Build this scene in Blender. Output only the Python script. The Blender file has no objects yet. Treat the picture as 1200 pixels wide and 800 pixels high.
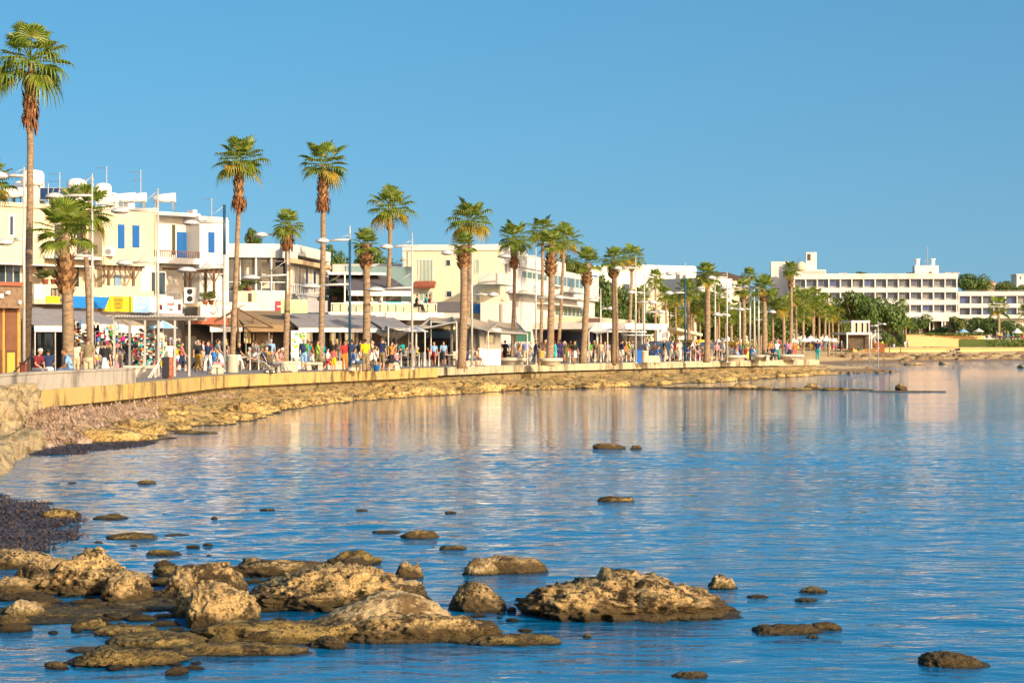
import bpy, bmesh, math, random
import numpy as np
from mathutils import Vector, Matrix
R=math.radians; PI=math.pi
S=bpy.context.scene; C=S.collection
F=2400.0; HZ=401.0; CZ=3.0; DK=1.4       # lens length in photo pixels, horizon row, eye height over the sea, deck height
def X(px,D): return (px-600)*D/F
def Z(py,D): return CZ+(HZ-py)*D/F
def DD(py): return (CZ-DK)*F/(py-HZ)      # distance of a deck point seen at that row
def DW(py): return CZ*F/(py-HZ)           # same for the water surface
# ---------------------------------------------------------------- camera, light, sky
cd=bpy.data.cameras.new('camera'); cam=bpy.data.objects.new('camera',cd); C.objects.link(cam); S.camera=cam
cd.sensor_width=36; cd.lens=72; cd.clip_end=9000; cd.clip_start=.5
cam.location=(0,0,CZ); cam.rotation_euler=(R(90)+math.atan(1/2400),0,0)
SE,SA=R(21),R(40)                          # sun elevation; degrees to the right of straight behind the camera
sd=Vector((math.sin(SA)*math.cos(SE),-math.cos(SA)*math.cos(SE),math.sin(SE)))
W=bpy.data.worlds.new('World'); S.world=W; W.use_nodes=True
nt=W.node_tree; nt.nodes.clear()
sk=nt.nodes.new('ShaderNodeTexSky'); sk.sky_type='NISHITA'; sk.sun_disc=False; sk.sun_elevation=SE
sk.sun_rotation=math.atan2(sd.x,sd.y); sk.air_density=1.25; sk.dust_density=8; sk.ozone_density=1.9; sk.altitude=0
bg=nt.nodes.new('ShaderNodeBackground'); bg.inputs[1].default_value=.15
hs=nt.nodes.new('ShaderNodeHueSaturation'); hs.inputs['Value'].default_value=1.36; hs.inputs['Saturation'].default_value=1.5; hs.inputs['Hue'].default_value=.487
wo=nt.nodes.new('ShaderNodeOutputWorld')
wc=nt.nodes.new('ShaderNodeTexCoord'); wm=nt.nodes.new('ShaderNodeVectorMath'); wm.operation='MULTIPLY_ADD'; wm.inputs[1].default_value=(1,1,1.5); wm.inputs[2].default_value=(0,0,.22); wn=nt.nodes.new('ShaderNodeVectorMath'); wn.operation='NORMALIZE'
nt.links.new(wc.outputs['Generated'],wm.inputs[0]); nt.links.new(wm.outputs[0],wn.inputs[0]); nt.links.new(wn.outputs[0],sk.inputs[0])
nt.links.new(sk.outputs[0],hs.inputs['Color']); nt.links.new(hs.outputs[0],bg.inputs[0]); nt.links.new(bg.outputs[0],wo.inputs[0])
sl=bpy.data.lights.new('sun','SUN'); sl.energy=4.6; sl.angle=R(.53); sl.color=(1,.83,.6)
so=bpy.data.objects.new('sun',sl); C.objects.link(so); so.rotation_euler=sd.to_track_quat('Z','Y').to_euler(); so.location=(30,-30,40)
S.view_settings.view_transform='Standard'; S.view_settings.look='None'; S.view_settings.exposure=.42
S.cycles.max_bounces=6; S.cycles.diffuse_bounces=2; S.cycles.glossy_bounces=3; S.cycles.transmission_bounces=3
S.cycles.transparent_max_bounces=6; S.cycles.caustics_reflective=False; S.cycles.caustics_refractive=False
# ---------------------------------------------------------------- materials
MAT={}
def M(name,c1,c2=None,sc=3,rough=.8,bump=0,bsc=None,metal=0,stretch=None,c3=None,sc3=1,lo=.35,hi=.65,spec=.4,vor=False,obc=False,trans=0,coord='Object',emit=0,bdist=.05):
    if name in MAT: return MAT[name]
    m=bpy.data.materials.new(name); m.use_nodes=True; n=m.node_tree.nodes; l=m.node_tree.links
    b=n['Principled BSDF']; b.inputs['Roughness'].default_value=rough; b.inputs['Metallic'].default_value=metal
    b.inputs['Specular IOR Level'].default_value=spec
    b.inputs['Base Color'].default_value=(*c1,1)
    tc=n.new('ShaderNodeTexCoord'); mp=n.new('ShaderNodeMapping'); l.new(tc.outputs[coord],mp.inputs[0])
    if stretch: mp.inputs['Scale'].default_value=stretch
    col=None
    def noise(scale,det=5,ro=.6):
        t=n.new('ShaderNodeTexNoise'); t.inputs['Scale'].default_value=scale; t.inputs['Detail'].default_value=det; t.inputs['Roughness'].default_value=ro
        l.new(mp.outputs[0],t.inputs['Vector']); return t
    def mix(fac,a,bb):
        x=n.new('ShaderNodeMix'); x.data_type='RGBA'; l.new(fac,x.inputs[0])
        for s,v in ((x.inputs[6],a),(x.inputs[7],bb)):
            if isinstance(v,tuple): s.default_value=(*v,1)
            else: l.new(v,s)
        return x.outputs[2]
    def ramp(o,a,bb):
        r=n.new('ShaderNodeMapRange'); r.inputs[1].default_value=a; r.inputs[2].default_value=bb; l.new(o,r.inputs[0]); return r.outputs[0]
    if c2: col=mix(ramp(noise(sc).outputs[0],lo,hi),c1,c2)
    if c3: col=mix(ramp(noise(sc3,3).outputs[0],.52,.68),col if col else c1,c3)
    if obc:
        oi=n.new('ShaderNodeObjectInfo'); x=n.new('ShaderNodeMix'); x.data_type='RGBA'; x.blend_type='MULTIPLY'; x.inputs[0].default_value=1
        l.new(oi.outputs['Color'],x.inputs[6]); 
        if col: l.new(col,x.inputs[7])
        else: x.inputs[7].default_value=(*c1,1)
        col=x.outputs[2]
    if col: l.new(col,b.inputs['Base Color'])
    if bump:
        t=n.new('ShaderNodeTexVoronoi') if vor else None
        if vor: t.inputs['Scale'].default_value=bsc or sc; l.new(mp.outputs[0],t.inputs['Vector'])
        else: t=noise(bsc or sc*3,6,.65)
        bp=n.new('ShaderNodeBump'); bp.inputs['Strength'].default_value=bump; bp.inputs['Distance'].default_value=bdist
        l.new(t.outputs[0],bp.inputs['Height']); l.new(bp.outputs[0],b.inputs['Normal'])
    if trans:
        tr=n.new('ShaderNodeBsdfTranslucent'); ms=n.new('ShaderNodeMixShader'); ms.inputs[0].default_value=trans
        if col: l.new(col,tr.inputs[0])
        else: tr.inputs[0].default_value=(*c1,1)
        l.new(b.outputs[0],ms.inputs[1]); l.new(tr.outputs[0],ms.inputs[2]); l.new(ms.outputs[0],n['Material Output'].inputs[0])
    MAT[name]=m; return m
def NL(m): return m.node_tree.nodes, m.node_tree.links
# ---------------------------------------------------------------- objects and tags
def tag(o,label=None,cat=None,group=None,kind=None):
    if label: o['label']=label
    if cat: o['category']=cat
    if group: o['group']=group
    if kind: o['kind']=kind
    return o
def empty(name,loc=(0,0,0),rz=0,label=None,cat=None,group=None):
    o=bpy.data.objects.new(name,None); C.objects.link(o); o.location=loc; o.rotation_euler=(0,0,rz); o.empty_display_size=.2
    return tag(o,label,cat,group)
def link(name,me,mat=None,parent=None,loc=None,rot=None,sc=None,color=None):
    o=bpy.data.objects.new(name,me); C.objects.link(o)
    if mat and not me.materials:
        for m in (mat if isinstance(mat,(list,tuple)) else [mat]): me.materials.append(m)
    if parent: o.parent=parent
    if loc is not None: o.location=loc
    if rot is not None: o.rotation_euler=rot
    if sc is not None: o.scale=(sc,sc,sc) if isinstance(sc,(int,float)) else sc
    if color: o.color=(*color,1)
    return o
def copy_tree(o,parent=None):
    c=o.copy(); C.objects.link(c); c.parent=parent
    for ch in list(o.children): copy_tree(ch,c)
    return c
class MB:
    def __init__(s): s.v=[]; s.f=[]; s.m=[]
    def add(s,vs,fs,mi=0):
        k=len(s.v); s.v+= [tuple(v) for v in vs]; s.f+=[tuple(i+k for i in f) for f in fs]; s.m+=[mi]*len(fs); return s
    def box(s,x0,x1,y0,y1,z0,z1,mi=0):
        if x0>x1: x0,x1=x1,x0
        if y0>y1: y0,y1=y1,y0
        if z0>z1: z0,z1=z1,z0
        return s.add([(x0,y0,z0),(x1,y0,z0),(x1,y1,z0),(x0,y1,z0),(x0,y0,z1),(x1,y0,z1),(x1,y1,z1),(x0,y1,z1)],
          [(0,3,2,1),(4,5,6,7),(0,1,5,4),(1,2,6,5),(2,3,7,6),(3,0,4,7)],mi)
    def obox(s,c,half,rz=0,rx=0,mi=0):
        m=Matrix.Translation(c)@Matrix.Rotation(rz,4,'Z')@Matrix.Rotation(rx,4,'X')
        a,b,h=half
        vs=[m@Vector((i*a,j*b,k*h)) for k in (-1,1) for i,j in ((-1,-1),(1,-1),(1,1),(-1,1))]
        return s.add(vs,[(0,3,2,1),(4,5,6,7),(0,1,5,4),(1,2,6,5),(2,3,7,6),(3,0,4,7)],mi)
    def tube(s,pts,rad,n=8,cap=True,mi=0,sq=1):
        pts=[Vector(p) for p in pts]; 
        if isinstance(rad,(int,float)): rad=[rad]*len(pts)
        vs=[];fs=[]
        for i,p in enumerate(pts):
            t=(pts[min(i+1,len(pts)-1)]-pts[max(i-1,0)]).normalized()
            a=Vector((1,0,0)) if abs(t.z)>.7 else Vector((0,0,1))
            u=t.cross(a).normalized(); w=t.cross(u).normalized()
            for k in range(n):
                an=2*PI*k/n; vs.append(p+u*math.cos(an)*rad[i]*1+w*math.sin(an)*rad[i]*sq)
        for i in range(len(pts)-1):
            for k in range(n): fs.append((i*n+k,i*n+(k+1)%n,(i+1)*n+(k+1)%n,(i+1)*n+k))
        if cap: fs.append(tuple(range(n-1,-1,-1))); fs.append(tuple((len(pts)-1)*n+k for k in range(n)))
        return s.add(vs,fs,mi)
    def lathe(s,prof,n=16,c=(0,0,0),mi=0):   # profile (r,z)
        vs=[];fs=[]
        for r,z in prof:
            for k in range(n): vs.append((c[0]+r*math.cos(2*PI*k/n),c[1]+r*math.sin(2*PI*k/n),c[2]+z))
        for i in range(len(prof)-1):
            for k in range(n): fs.append((i*n+k,i*n+(k+1)%n,(i+1)*n+(k+1)%n,(i+1)*n+k))
        fs.append(tuple(range(n-1,-1,-1))); fs.append(tuple((len(prof)-1)*n+k for k in range(n)))
        return s.add(vs,fs,mi)
    def ell(s,c,r,n=10,m=7,mi=0):
        vs=[];fs=[]
        for i in range(1,m):
            a=PI*i/m
            for k in range(n):
                b=2*PI*k/n; vs.append((c[0]+r[0]*math.sin(a)*math.cos(b),c[1]+r[1]*math.sin(a)*math.sin(b),c[2]-r[2]*math.cos(a)))
        for i in range(m-2):
            for k in range(n): fs.append((i*n+k,i*n+(k+1)%n,(i+1)*n+(k+1)%n,(i+1)*n+k))
        t=len(vs); vs+=[(c[0],c[1],c[2]-r[2]),(c[0],c[1],c[2]+r[2])]
        for k in range(n): fs.append(((k+1)%n,k,t)); fs.append(((m-2)*n+k,(m-2)*n+(k+1)%n,t+1))
        return s.add(vs,fs,mi)
    def prism(s,poly,z0,z1,mi=0):            # plan outline, counter-clockwise
        n=len(poly); vs=[(x,y,z0) for x,y in poly]+[(x,y,z1) for x,y in poly]
        return s.add(vs,[tuple(range(n-1,-1,-1)),tuple(range(n,2*n))]+[(i,(i+1)%n,n+(i+1)%n,n+i) for i in range(n)],mi)
    def slab(s,q,t,mi=0):                    # four corners of a sheet, thickened by t downwards
        vs=[Vector(p) for p in q]; nn=(vs[1]-vs[0]).cross(vs[3]-vs[0]).normalized()*t
        lo=[p-nn for p in vs]
        return s.add(vs+lo,[(0,1,2,3),(7,6,5,4),(0,4,5,1),(1,5,6,2),(2,6,7,3),(3,7,4,0)],mi)
    def mesh(s,name,smooth=False):
        me=bpy.data.meshes.new(name); me.from_pydata(s.v,[],s.f); 
        if any(s.m): me.polygons.foreach_set('material_index',s.m)
        if smooth: me.polygons.foreach_set('use_smooth',[True]*len(me.polygons))
        me.update(); return me
    def build(s,name,mat=None,parent=None,smooth=False,**k): return link(name,s.mesh(name,smooth),mat,parent,**k)
# ---------------------------------------------------------------- noise in numpy
def _h(ix,iy,iz,seed):
    n=(ix*374761393+iy*668265263+iz*2147483647+seed*974634777)&0xffffffff
    n=((n^(n>>13))*1274126177)&0xffffffff
    return ((n^(n>>16))&0xffffff)/float(0xffffff)*2-1
def vnoise(p,seed=0):
    p=np.asarray(p,float); i=np.floor(p).astype(np.int64); f=p-i; f=f*f*f*(f*(f*6-15)+10); o=0
    for a in (0,1):
        for b in (0,1):
            for c in (0,1):
                w=(f[:,0] if a else 1-f[:,0])*(f[:,1] if b else 1-f[:,1])*(f[:,2] if c else 1-f[:,2])
                o=o+w*_h(i[:,0]+a,i[:,1]+b,i[:,2]+c,seed)
    return o
def fbm(p,oct=4,seed=0,ridged=False,gain=.5):
    p=np.asarray(p,float); o=0; a=1
    for k in range(oct):
        v=vnoise(p*(2.03**k)+k*17.3,seed+k); o=o+a*((1-2*abs(v)) if ridged else v); a*=gain
    return o
def grid_mesh(name,P,mat,nu,nv,smooth=True,kind=None,parent=None):
    fs=[(i*nv+j,(i+1)*nv+j,(i+1)*nv+j+1,i*nv+j+1) for i in range(nu-1) for j in range(nv-1)]
    me=bpy.data.meshes.new(name); me.from_pydata([tuple(p) for p in P],[],fs)
    me.polygons.foreach_set('use_smooth',[smooth]*len(fs)); me.update()
    o=link(name,me,mat,parent)
    if kind: o['kind']=kind
    return o
# ---------------------------------------------------------------- the sea
def water_mat():
    m=M('sea_water',(.0003,.13,.29),rough=.035,spec=.42); n,l=NL(m); b=n['Principled BSDF']; b.inputs['IOR'].default_value=1.33
    tc=n.new('ShaderNodeTexCoord'); mp=n.new('ShaderNodeMapping'); mp.inputs['Scale'].default_value=(.55,1,1); mp.inputs['Rotation'].default_value=(0,0,R(12)); l.new(tc.outputs['Object'],mp.inputs[0])
    prev=None
    ns=[(1.3,3,.06,0),(5,4,.02,0),(.12,2,.04,0)]
    for sc,de,di,_ in ns:
        t=n.new('ShaderNodeTexNoise'); t.inputs['Scale'].default_value=sc; t.inputs['Detail'].default_value=de; t.inputs['Distortion'].default_value=.4
        l.new(mp.outputs[0],t.inputs['Vector']); bp=n.new('ShaderNodeBump'); bp.inputs['Strength'].default_value=1; bp.inputs['Distance'].default_value=di
        l.new(t.outputs[0],bp.inputs['Height'])
        if prev: l.new(prev.outputs[0],bp.inputs['Normal'])
        prev=bp
    l.new(prev.outputs[0],b.inputs['Normal'])
    # patches of wind: the breeze roughens the surface unevenly
    t=n.new('ShaderNodeTexNoise'); t.inputs['Scale'].default_value=.035; t.inputs['Detail'].default_value=3
    mp2=n.new('ShaderNodeMapping'); mp2.inputs['Scale'].default_value=(.4,1,1); l.new(tc.outputs['Object'],mp2.inputs[0]); l.new(mp2.outputs[0],t.inputs['Vector'])
    r=n.new('ShaderNodeMapRange'); r.inputs[1].default_value=.42; r.inputs[2].default_value=.6; r.inputs[3].default_value=.45; r.inputs[4].default_value=1.15; l.new(t.outputs[0],r.inputs[0])
    sp=n.new('ShaderNodeSeparateXYZ'); l.new(tc.outputs['Object'],sp.inputs[0]); q=n.new('ShaderNodeMapRange'); q.inputs[1].default_value=44; q.inputs[2].default_value=72; q.inputs[3].default_value=1.2; q.inputs[4].default_value=.3; l.new(sp.outputs['Y'],q.inputs[0])
    qx=n.new('ShaderNodeMapRange'); qx.inputs[1].default_value=6; qx.inputs[2].default_value=34; qx.inputs[3].default_value=0; qx.inputs[4].default_value=.75; l.new(sp.outputs['X'],qx.inputs[0]); qs=n.new('ShaderNodeMath'); l.new(q.outputs[0],qs.inputs[0]); l.new(qx.outputs[0],qs.inputs[1]); q=qs
    mu=n.new('ShaderNodeMath'); mu.operation='MULTIPLY'; l.new(r.outputs[0],mu.inputs[0]); l.new(q.outputs[0],mu.inputs[1])     # calmer in the lee of the shore
    for bp in [x for x in n if x.type=='BUMP'][:2]: l.new(mu.outputs[0],bp.inputs['Strength'])
    return m
# waves as real relief where the eye can tell them apart, flat sheet with finer ripples beyond
wx,wy0,wy1=26.0,12.0,84.0; ax=np.arange(-wx,wx+.01,.13); ay=[wy0]
while ay[-1]<wy1-.2: ay.append(ay[-1]+max(.075,.0034*ay[-1]))
ay[-1]=wy1; ay=np.array(ay); GX_,GY_=np.meshgrid(ax,ay,indexing='ij'); WP=np.stack([GX_.ravel(),GY_.ravel()],1)
c_,s_=math.cos(.22),math.sin(.22); WR=np.stack([WP[:,0]*c_+WP[:,1]*s_,-WP[:,0]*s_+WP[:,1]*c_,WP[:,0]*0],1)
wz_=.009*vnoise(WR*np.array([.6,.9,1]),91)+.013*vnoise(WR*np.array([1.4,2.1,1])+7,92)+.015*vnoise(WR*np.array([3.0,4.2,1])+3,93)+.008*vnoise(WR*np.array([6,8,1]),94)
gust=np.clip(.75+.55*vnoise(WR*np.array([.07,.16,1])+2,95),.3,1.3)
calm=np.interp(WP[:,1],[12,40,62,84],[1.1,1.05,.5,.25])
fade=calm*np.clip((wx-abs(WP[:,0]))/3,0,1)*np.clip((WP[:,1]-wy0)/2,0,1)*np.clip((wy1-WP[:,1])/22,0,1)
wz_=wz_*gust*fade
nx_,ny_=len(ax),len(ay); mb=MB(); V_=list(zip(WP[:,0].tolist(),WP[:,1].tolist(),wz_.tolist())); k=len(V_)
V_+=[(-2500,-300,0),(2500,-300,0),(2500,3500,0),(-2500,3500,0)]
F_=[(i*ny_+j,(i+1)*ny_+j,(i+1)*ny_+j+1,i*ny_+j+1) for i in range(nx_-1) for j in range(ny_-1)]
cb=[0,(nx_-1)*ny_,nx_*ny_-1,ny_-1]; F_+=[(k,k+1,cb[1],cb[0]),(k+1,k+2,cb[2],cb[1]),(k+2,k+3,cb[3],cb[2]),(k+3,k,cb[0],cb[3])]
me=bpy.data.meshes.new('water'); me.from_pydata(V_,[],F_); me.polygons.foreach_set('use_smooth',[True]*len(F_)); me.update()
tag(link('water',me,water_mat()),kind='structure')
# ---------------------------------------------------------------- shore lines
EDGE=[(-15.6,20),(-15.6,38),(-15.6,62),(-15.6,68.6),(-14.6,80),(-14,96),(-12.9,103),(-7.5,120),(0,142.2),(7.9,158),(18.4,177),(28.8,192)]
def smooth_line(pts,step):
    P=[Vector((*p,0)) for p in pts]; out=[]
    for i in range(len(P)-1):
        a,b,c,d=P[max(i-1,0)],P[i],P[i+1],P[min(i+2,len(P)-1)]
        n=max(1,int((c-b).length/step))
        for k in range(n):
            t=k/n; out.append(.5*((2*b)+(c-a)*t+(2*a-5*b+4*c-d)*t*t+(-a+3*b-3*c+d)*t**3))
    out.append(P[-1]); return [(p.x,p.y) for p in out]
edge=smooth_line(EDGE,1.5)
def offs(line,d):                          # + is towards the sea (right of travel)
    o=[]
    for i,(x,y) in enumerate(line):
        a=Vector(line[max(i-1,0)]); b=Vector(line[min(i+1,len(line)-1)]); t=(b-a).normalized(); o.append((x+t.y*d,y-t.x*d))
    return o
paving=M('promenade_paving',(.22,.19,.18),(.28,.25,.23),sc=.6,rough=.85,bump=.2,bsc=3)
vs=[(x,y,DK) for x,y in offs(edge,-.62)]+[(-160,y+ (0 if y<150 else (y-150)*1.5),DK) for x,y in edge]
n=len(edge); mb=MB(); mb.add(vs,[(i,i+1,n+i+1,n+i) for i in range(n-1)])
tag(mb.build('promenade_paving',paving),kind='structure')
# sheet of ground under everything on land, out to the horizon
soil=M('dry_ground',(.30,.24,.15),(.22,.18,.10),sc=.05,rough=.95)
mb=MB(); mb.add([(-3000,-300,1.1),(-19,-300,1.1),(-18,62,1.1),(-18,100,1.1),(-6,140,1.1),(20,195,1.1),(26,260,1.1),(40,380,1.1),(120,460,1.1),(420,540,1.1),(3000,900,1.1),(3000,3400,1.1),(-3000,3400,1.1)],[tuple(range(13))])
tag(mb.build('ground',soil),kind='structure')
# the sea wall: yellow weathered cap standing proud of a darker wall, with joints and run-off stains
def stain_mat(name,base,alt,dark,zs=2.0):
    m=M(name,base,alt,sc=1.3,rough=.9,bump=.35,bsc=9,stretch=(1,1,.35)); n,l=NL(m); b=n['Principled BSDF']
    tc=n.new('ShaderNodeTexCoord'); mp=n.new('ShaderNodeMapping'); mp.inputs['Scale'].default_value=(1,1,.35); l.new(tc.outputs['Object'],mp.inputs[0])
    t=n.new('ShaderNodeTexNoise'); t.inputs['Scale'].default_value=zs; t.inputs['Detail'].default_value=5; t.inputs['Roughness'].default_value=.7; l.new(mp.outputs[0],t.inputs['Vector'])
    r=n.new('ShaderNodeMapRange'); r.inputs[1].default_value=.50; r.inputs[2].default_value=.66; l.new(t.outputs[0],r.inputs[0])
    x=n.new('ShaderNodeMix'); x.data_type='RGBA'; l.new(r.outputs[0],x.inputs[0]); src=b.inputs['Base Color'].links[0].from_socket; l.new(src,x.inputs[6]); x.inputs[7].default_value=(*dark,1); l.new(x.outputs[2],b.inputs['Base Color'])
    return m
capm=stain_mat('yellow_stained_concrete',(.55,.36,.10),(.46,.32,.13),(.13,.10,.05),1.2)
capp=stain_mat('pale_concrete_cap',(.50,.42,.27),(.42,.36,.24),(.16,.13,.08),1.2)
wallm=stain_mat('dark_wall_concrete',(.30,.22,.10),(.22,.17,.09),(.07,.055,.035),1.6)  # darker, browner concrete than the cap, with dark patches
sw=empty('seawall',(-15.6,60,0),label='long curved concrete sea wall with stained yellow cap under the promenade',cat='sea wall')
def ribbon(name,line,prof,mat,parent,skip=0):      # profile: (offset to sea, z) closed section swept along the line
    mb=MB(); k=len(prof); rows=[offs(line,p[0]) for p in prof]
    vs=[(rows[j][i][0],rows[j][i][1],prof[j][1]) for i in range(len(line)) for j in range(k)]
    fs=[(i*k+j,(i+1)*k+j,(i+1)*k+(j+1)%k,i*k+(j+1)%k) for i in range(len(line)-1) for j in range(k)]
    fs+=[tuple(range(k)),tuple((len(line)-1)*k+j for j in reversed(range(k)))]
    mb.add(vs,fs); o=mb.build(name,mat); o.parent=parent; o.matrix_parent_inverse=Matrix.Translation(-Vector(parent.location)); return o
cut=[i for i,p in enumerate(edge) if p[1]>=66][0]; cut2=[i for i,p in enumerate(edge) if p[1]>=128][0]
ribbon('cap',edge[cut:cut2+1],[(-.6,DK+.012),(-.6,DK-.58),(0,DK-.58),(0,DK-.02),(-.04,DK+.012)],capm,sw)
ribbon('cap',edge[cut2:],[(-.6,DK+.012),(-.6,DK-.5),(0,DK-.5),(0,DK-.02),(-.04,DK+.012)],capp,sw)
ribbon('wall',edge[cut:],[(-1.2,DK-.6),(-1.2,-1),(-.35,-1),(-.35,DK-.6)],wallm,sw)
# grey concrete parapet on the near end
pm=stain_mat('grey_parapet_concrete',(.45,.40,.33),(.36,.33,.28),(.17,.15,.12),1.0)
pr=empty('parapet_wall',(-15.6,50,DK),label='low grey concrete parapet with vertical board marks at the near end of the quay',cat='wall')
c3=[i for i,p in enumerate(edge) if p[1]>=80.4][0]
ribbon('wall',edge[:c3],[(-.56,DK+.014),(-.1,DK+.014),(-.1,DK+.55),(-.56,DK+.55)],pm,pr)
ribbon('coping',edge[:c3],[(-.6,DK+.553),(-.06,DK+.553),(-.06,DK+.62),(-.6,DK+.62)],pm,pr)
def pxd(x,y): return 600+x/y*F
# rough rubble revetment at the near corner
rub=M('rough_rubble_stone',(.50,.39,.22),(.31,.24,.13),sc=2.2,rough=.95,bump=1,bsc=7,c3=(.15,.10,.04),sc3=2.2,bdist=.15)
top=[(-15.6,22),(-15.6,38),(-15.55,50),(-15.5,58),(-15.5,62),(-15.4,66.3)]; toe=[(-13.5,22),(-11.7,38),(-11.3,44.7),(-12.6,52),(-13.3,57.5),(-14.6,64)]
def lerp2(L,t):
    t*=len(L)-1; i=min(int(t),len(L)-2); f=t-i; return (L[i][0]*(1-f)+L[i+1][0]*f,L[i][1]*(1-f)+L[i+1][1]*f)
nu,nv=150,50; P=[]
for i in range(nu):
    a=lerp2(top,i/(nu-1)); b=lerp2(toe,i/(nu-1))
    for j in range(nv):
        v=j/(nv-1); w=min(1,v/.62)*.35 if v<.62 else .35+(v-.62)/.38*.65
        z=DK*(1-min(1,v/.62))+.30 if v<.62 else .30-(v-.62)/.38*.05
        if v>.93: z=.25-(v-.93)*9
        P.append((a[0]+(b[0]-a[0])*w,a[1]+(b[1]-a[1])*w,z))
P=np.array(P); d=fbm(P*1.3,4,3,True)*.13+fbm(P*3,3,5,True)*.05; m_=np.tile(np.clip(np.arange(nv)/4,0,1),nu)
P[:,2]+=d*m_; P[:,0]+=d*.9*m_
o=grid_mesh('stone_revetment',P,rub,nu,nv); tag(o,'rough rubble stone slope below the grey parapet at the left edge','wall')
# rocky apron in front of the sea wall
SH=[(-12.4,60),(-11.2,62),(-11.3,66),(-10.7,73.5),(-9.9,91),(-6.8,109),(0,126),(6.8,136),(16.3,156.5),(26,180),(31,192)]
shore=smooth_line(SH,.5)
def dist_poly(P,line):
    L=np.array(line); best=np.full(len(P),1e9)
    for a,b in zip(L[:-1],L[1:]):
        ab=b-a; t=np.clip(((P-a)@ab)/(ab@ab),0,1); q=a+t[:,None]*ab; best=np.minimum(best,np.hypot(*(P-q).T))
    return best
def rock_mat(name,pale,mid,dark,wet=.10,algae=(.10,.09,.025)):
    m=M(name,mid,pale,sc=1.3,rough=.95,bump=1,bsc=16,lo=.36,hi=.6,bdist=.09); n,l=NL(m); b=n['Principled BSDF']; src=b.inputs['Base Color'].links[0].from_socket
    g=n.new('ShaderNodeNewGeometry'); sp=n.new('ShaderNodeSeparateXYZ'); l.new(g.outputs['Position'],sp.inputs[0])
    def nz(s,d,ro=.65):
        t=n.new('ShaderNodeTexNoise'); t.inputs['Scale'].default_value=s; t.inputs['Detail'].default_value=d; t.inputs['Roughness'].default_value=ro; l.new(g.outputs['Position'],t.inputs['Vector']); return t.outputs[0]
    def mr(o,a,bb,c=0,d=1):
        r=n.new('ShaderNodeMapRange'); 
        for k,v in zip((1,2,3,4),(a,bb,c,d)): r.inputs[k].default_value=v
        l.new(o,r.inputs[0]); return r.outputs[0]
    def mx(f,a,col):
        x=n.new('ShaderNodeMix'); x.data_type='RGBA'; l.new(f,x.inputs[0]); l.new(a,x.inputs[6]); x.inputs[7].default_value=(*col,1); return x.outputs[2]
    c=mx(mr(nz(2.6,6,.75),.50,.58),src,dark)        # lichen and algae patches
    c=mx(mr(nz(9,5,.8),.52,.60,0,.85),c,tuple(x*1.3 for x in dark))
    v=n.new('ShaderNodeTexVoronoi'); v.inputs['Scale'].default_value=17; l.new(g.outputs['Position'],v.inputs['Vector'])
    pit=n.new('ShaderNodeMath'); pit.operation='MULTIPLY'; l.new(mr(v.outputs['Distance'],.2,.36,1,0),pit.inputs[0]); l.new(mr(nz(1.5,2),.42,.6),pit.inputs[1])
    c=mx(pit.outputs[0],c,tuple(x*.5 for x in dark))
    ad=n.new('ShaderNodeMath'); ad.operation='MULTIPLY_ADD'; l.new(nz(3,4),ad.inputs[0]); ad.inputs[1].default_value=-.36; l.new(sp.outputs['Z'],ad.inputs[2])
    c=mx(mr(ad.outputs[0],wet-.16,wet-.06,1,0),c,algae)
    ad2=mr(sp.outputs['Z'],.012,.04,1,0); c=mx(ad2,c,(.022,.018,.01))
    l.new(c,b.inputs['Base Color'])
    l.new(mr(sp.outputs['Z'],.0,.05,.5,.95),b.inputs['Roughness'])
    return m
rockY=rock_mat('shore_limestone',(.66,.46,.17),(.48,.31,.10),(.11,.065,.022),wet=-.04,algae=(.24,.16,.045))
ap_u=smooth_line([(-13.2,57.5)]+SH[1:],.3); nu=len(ap_u); 
def nearest_edge(p):
    e=edge[cut:]; return min(e,key=lambda q:(q[0]-p[0])**2+(q[1]-p[1])**2)
nv=34; P=[]; V=[]
innr=smooth_line([( -15.3,66.5)]+EDGE[4:-1]+[(28.4,191.6)],.4)
for i in range(nu):
    a=ap_u[i]; t=i/(nu-1); b=innr[min(len(innr)-1,int(t*(len(innr)-1)))]
    # the nearest wall point keeps the strip square to the shore
    j0=max(0,int(t*(len(innr)-1))-60); seg=innr[j0:j0+120]; b=min(seg,key=lambda q:(q[0]-a[0])**2+(q[1]-a[1])**2)
    for j in range(nv):
        v=j/(nv-1)*1.12; P.append((a[0]*(1-v/1.12*1)+b[0]*(v/1.12),a[1]*(1-v/1.12)+b[1]*(v/1.12),0)); V.append(j/(nv-1))
P=np.array(P); V=np.array(V)
big=1.3*fbm(P*np.array([.35,.35,1]),3,11); st=fbm(P*np.array([.9,.9,1])+5,4,12,True)
z=-.12+V*.62+.20*big*np.clip(V*3,0,1)+.15*st*np.clip(V*4,0,1)*(1-.5*V)
z=np.where(V>0.05,np.round(z/.11)*.11*.45+z*.55,z)+fbm(P*5,2,14)*.025; z[V<.01]=-.5
P[:,2]=np.minimum(z,.72); P[:,0]+=fbm(P*.8,2,15)*.25
o=grid_mesh('rocky_shore',P,rockY,nu,nv); o['kind']='structure'
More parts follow.
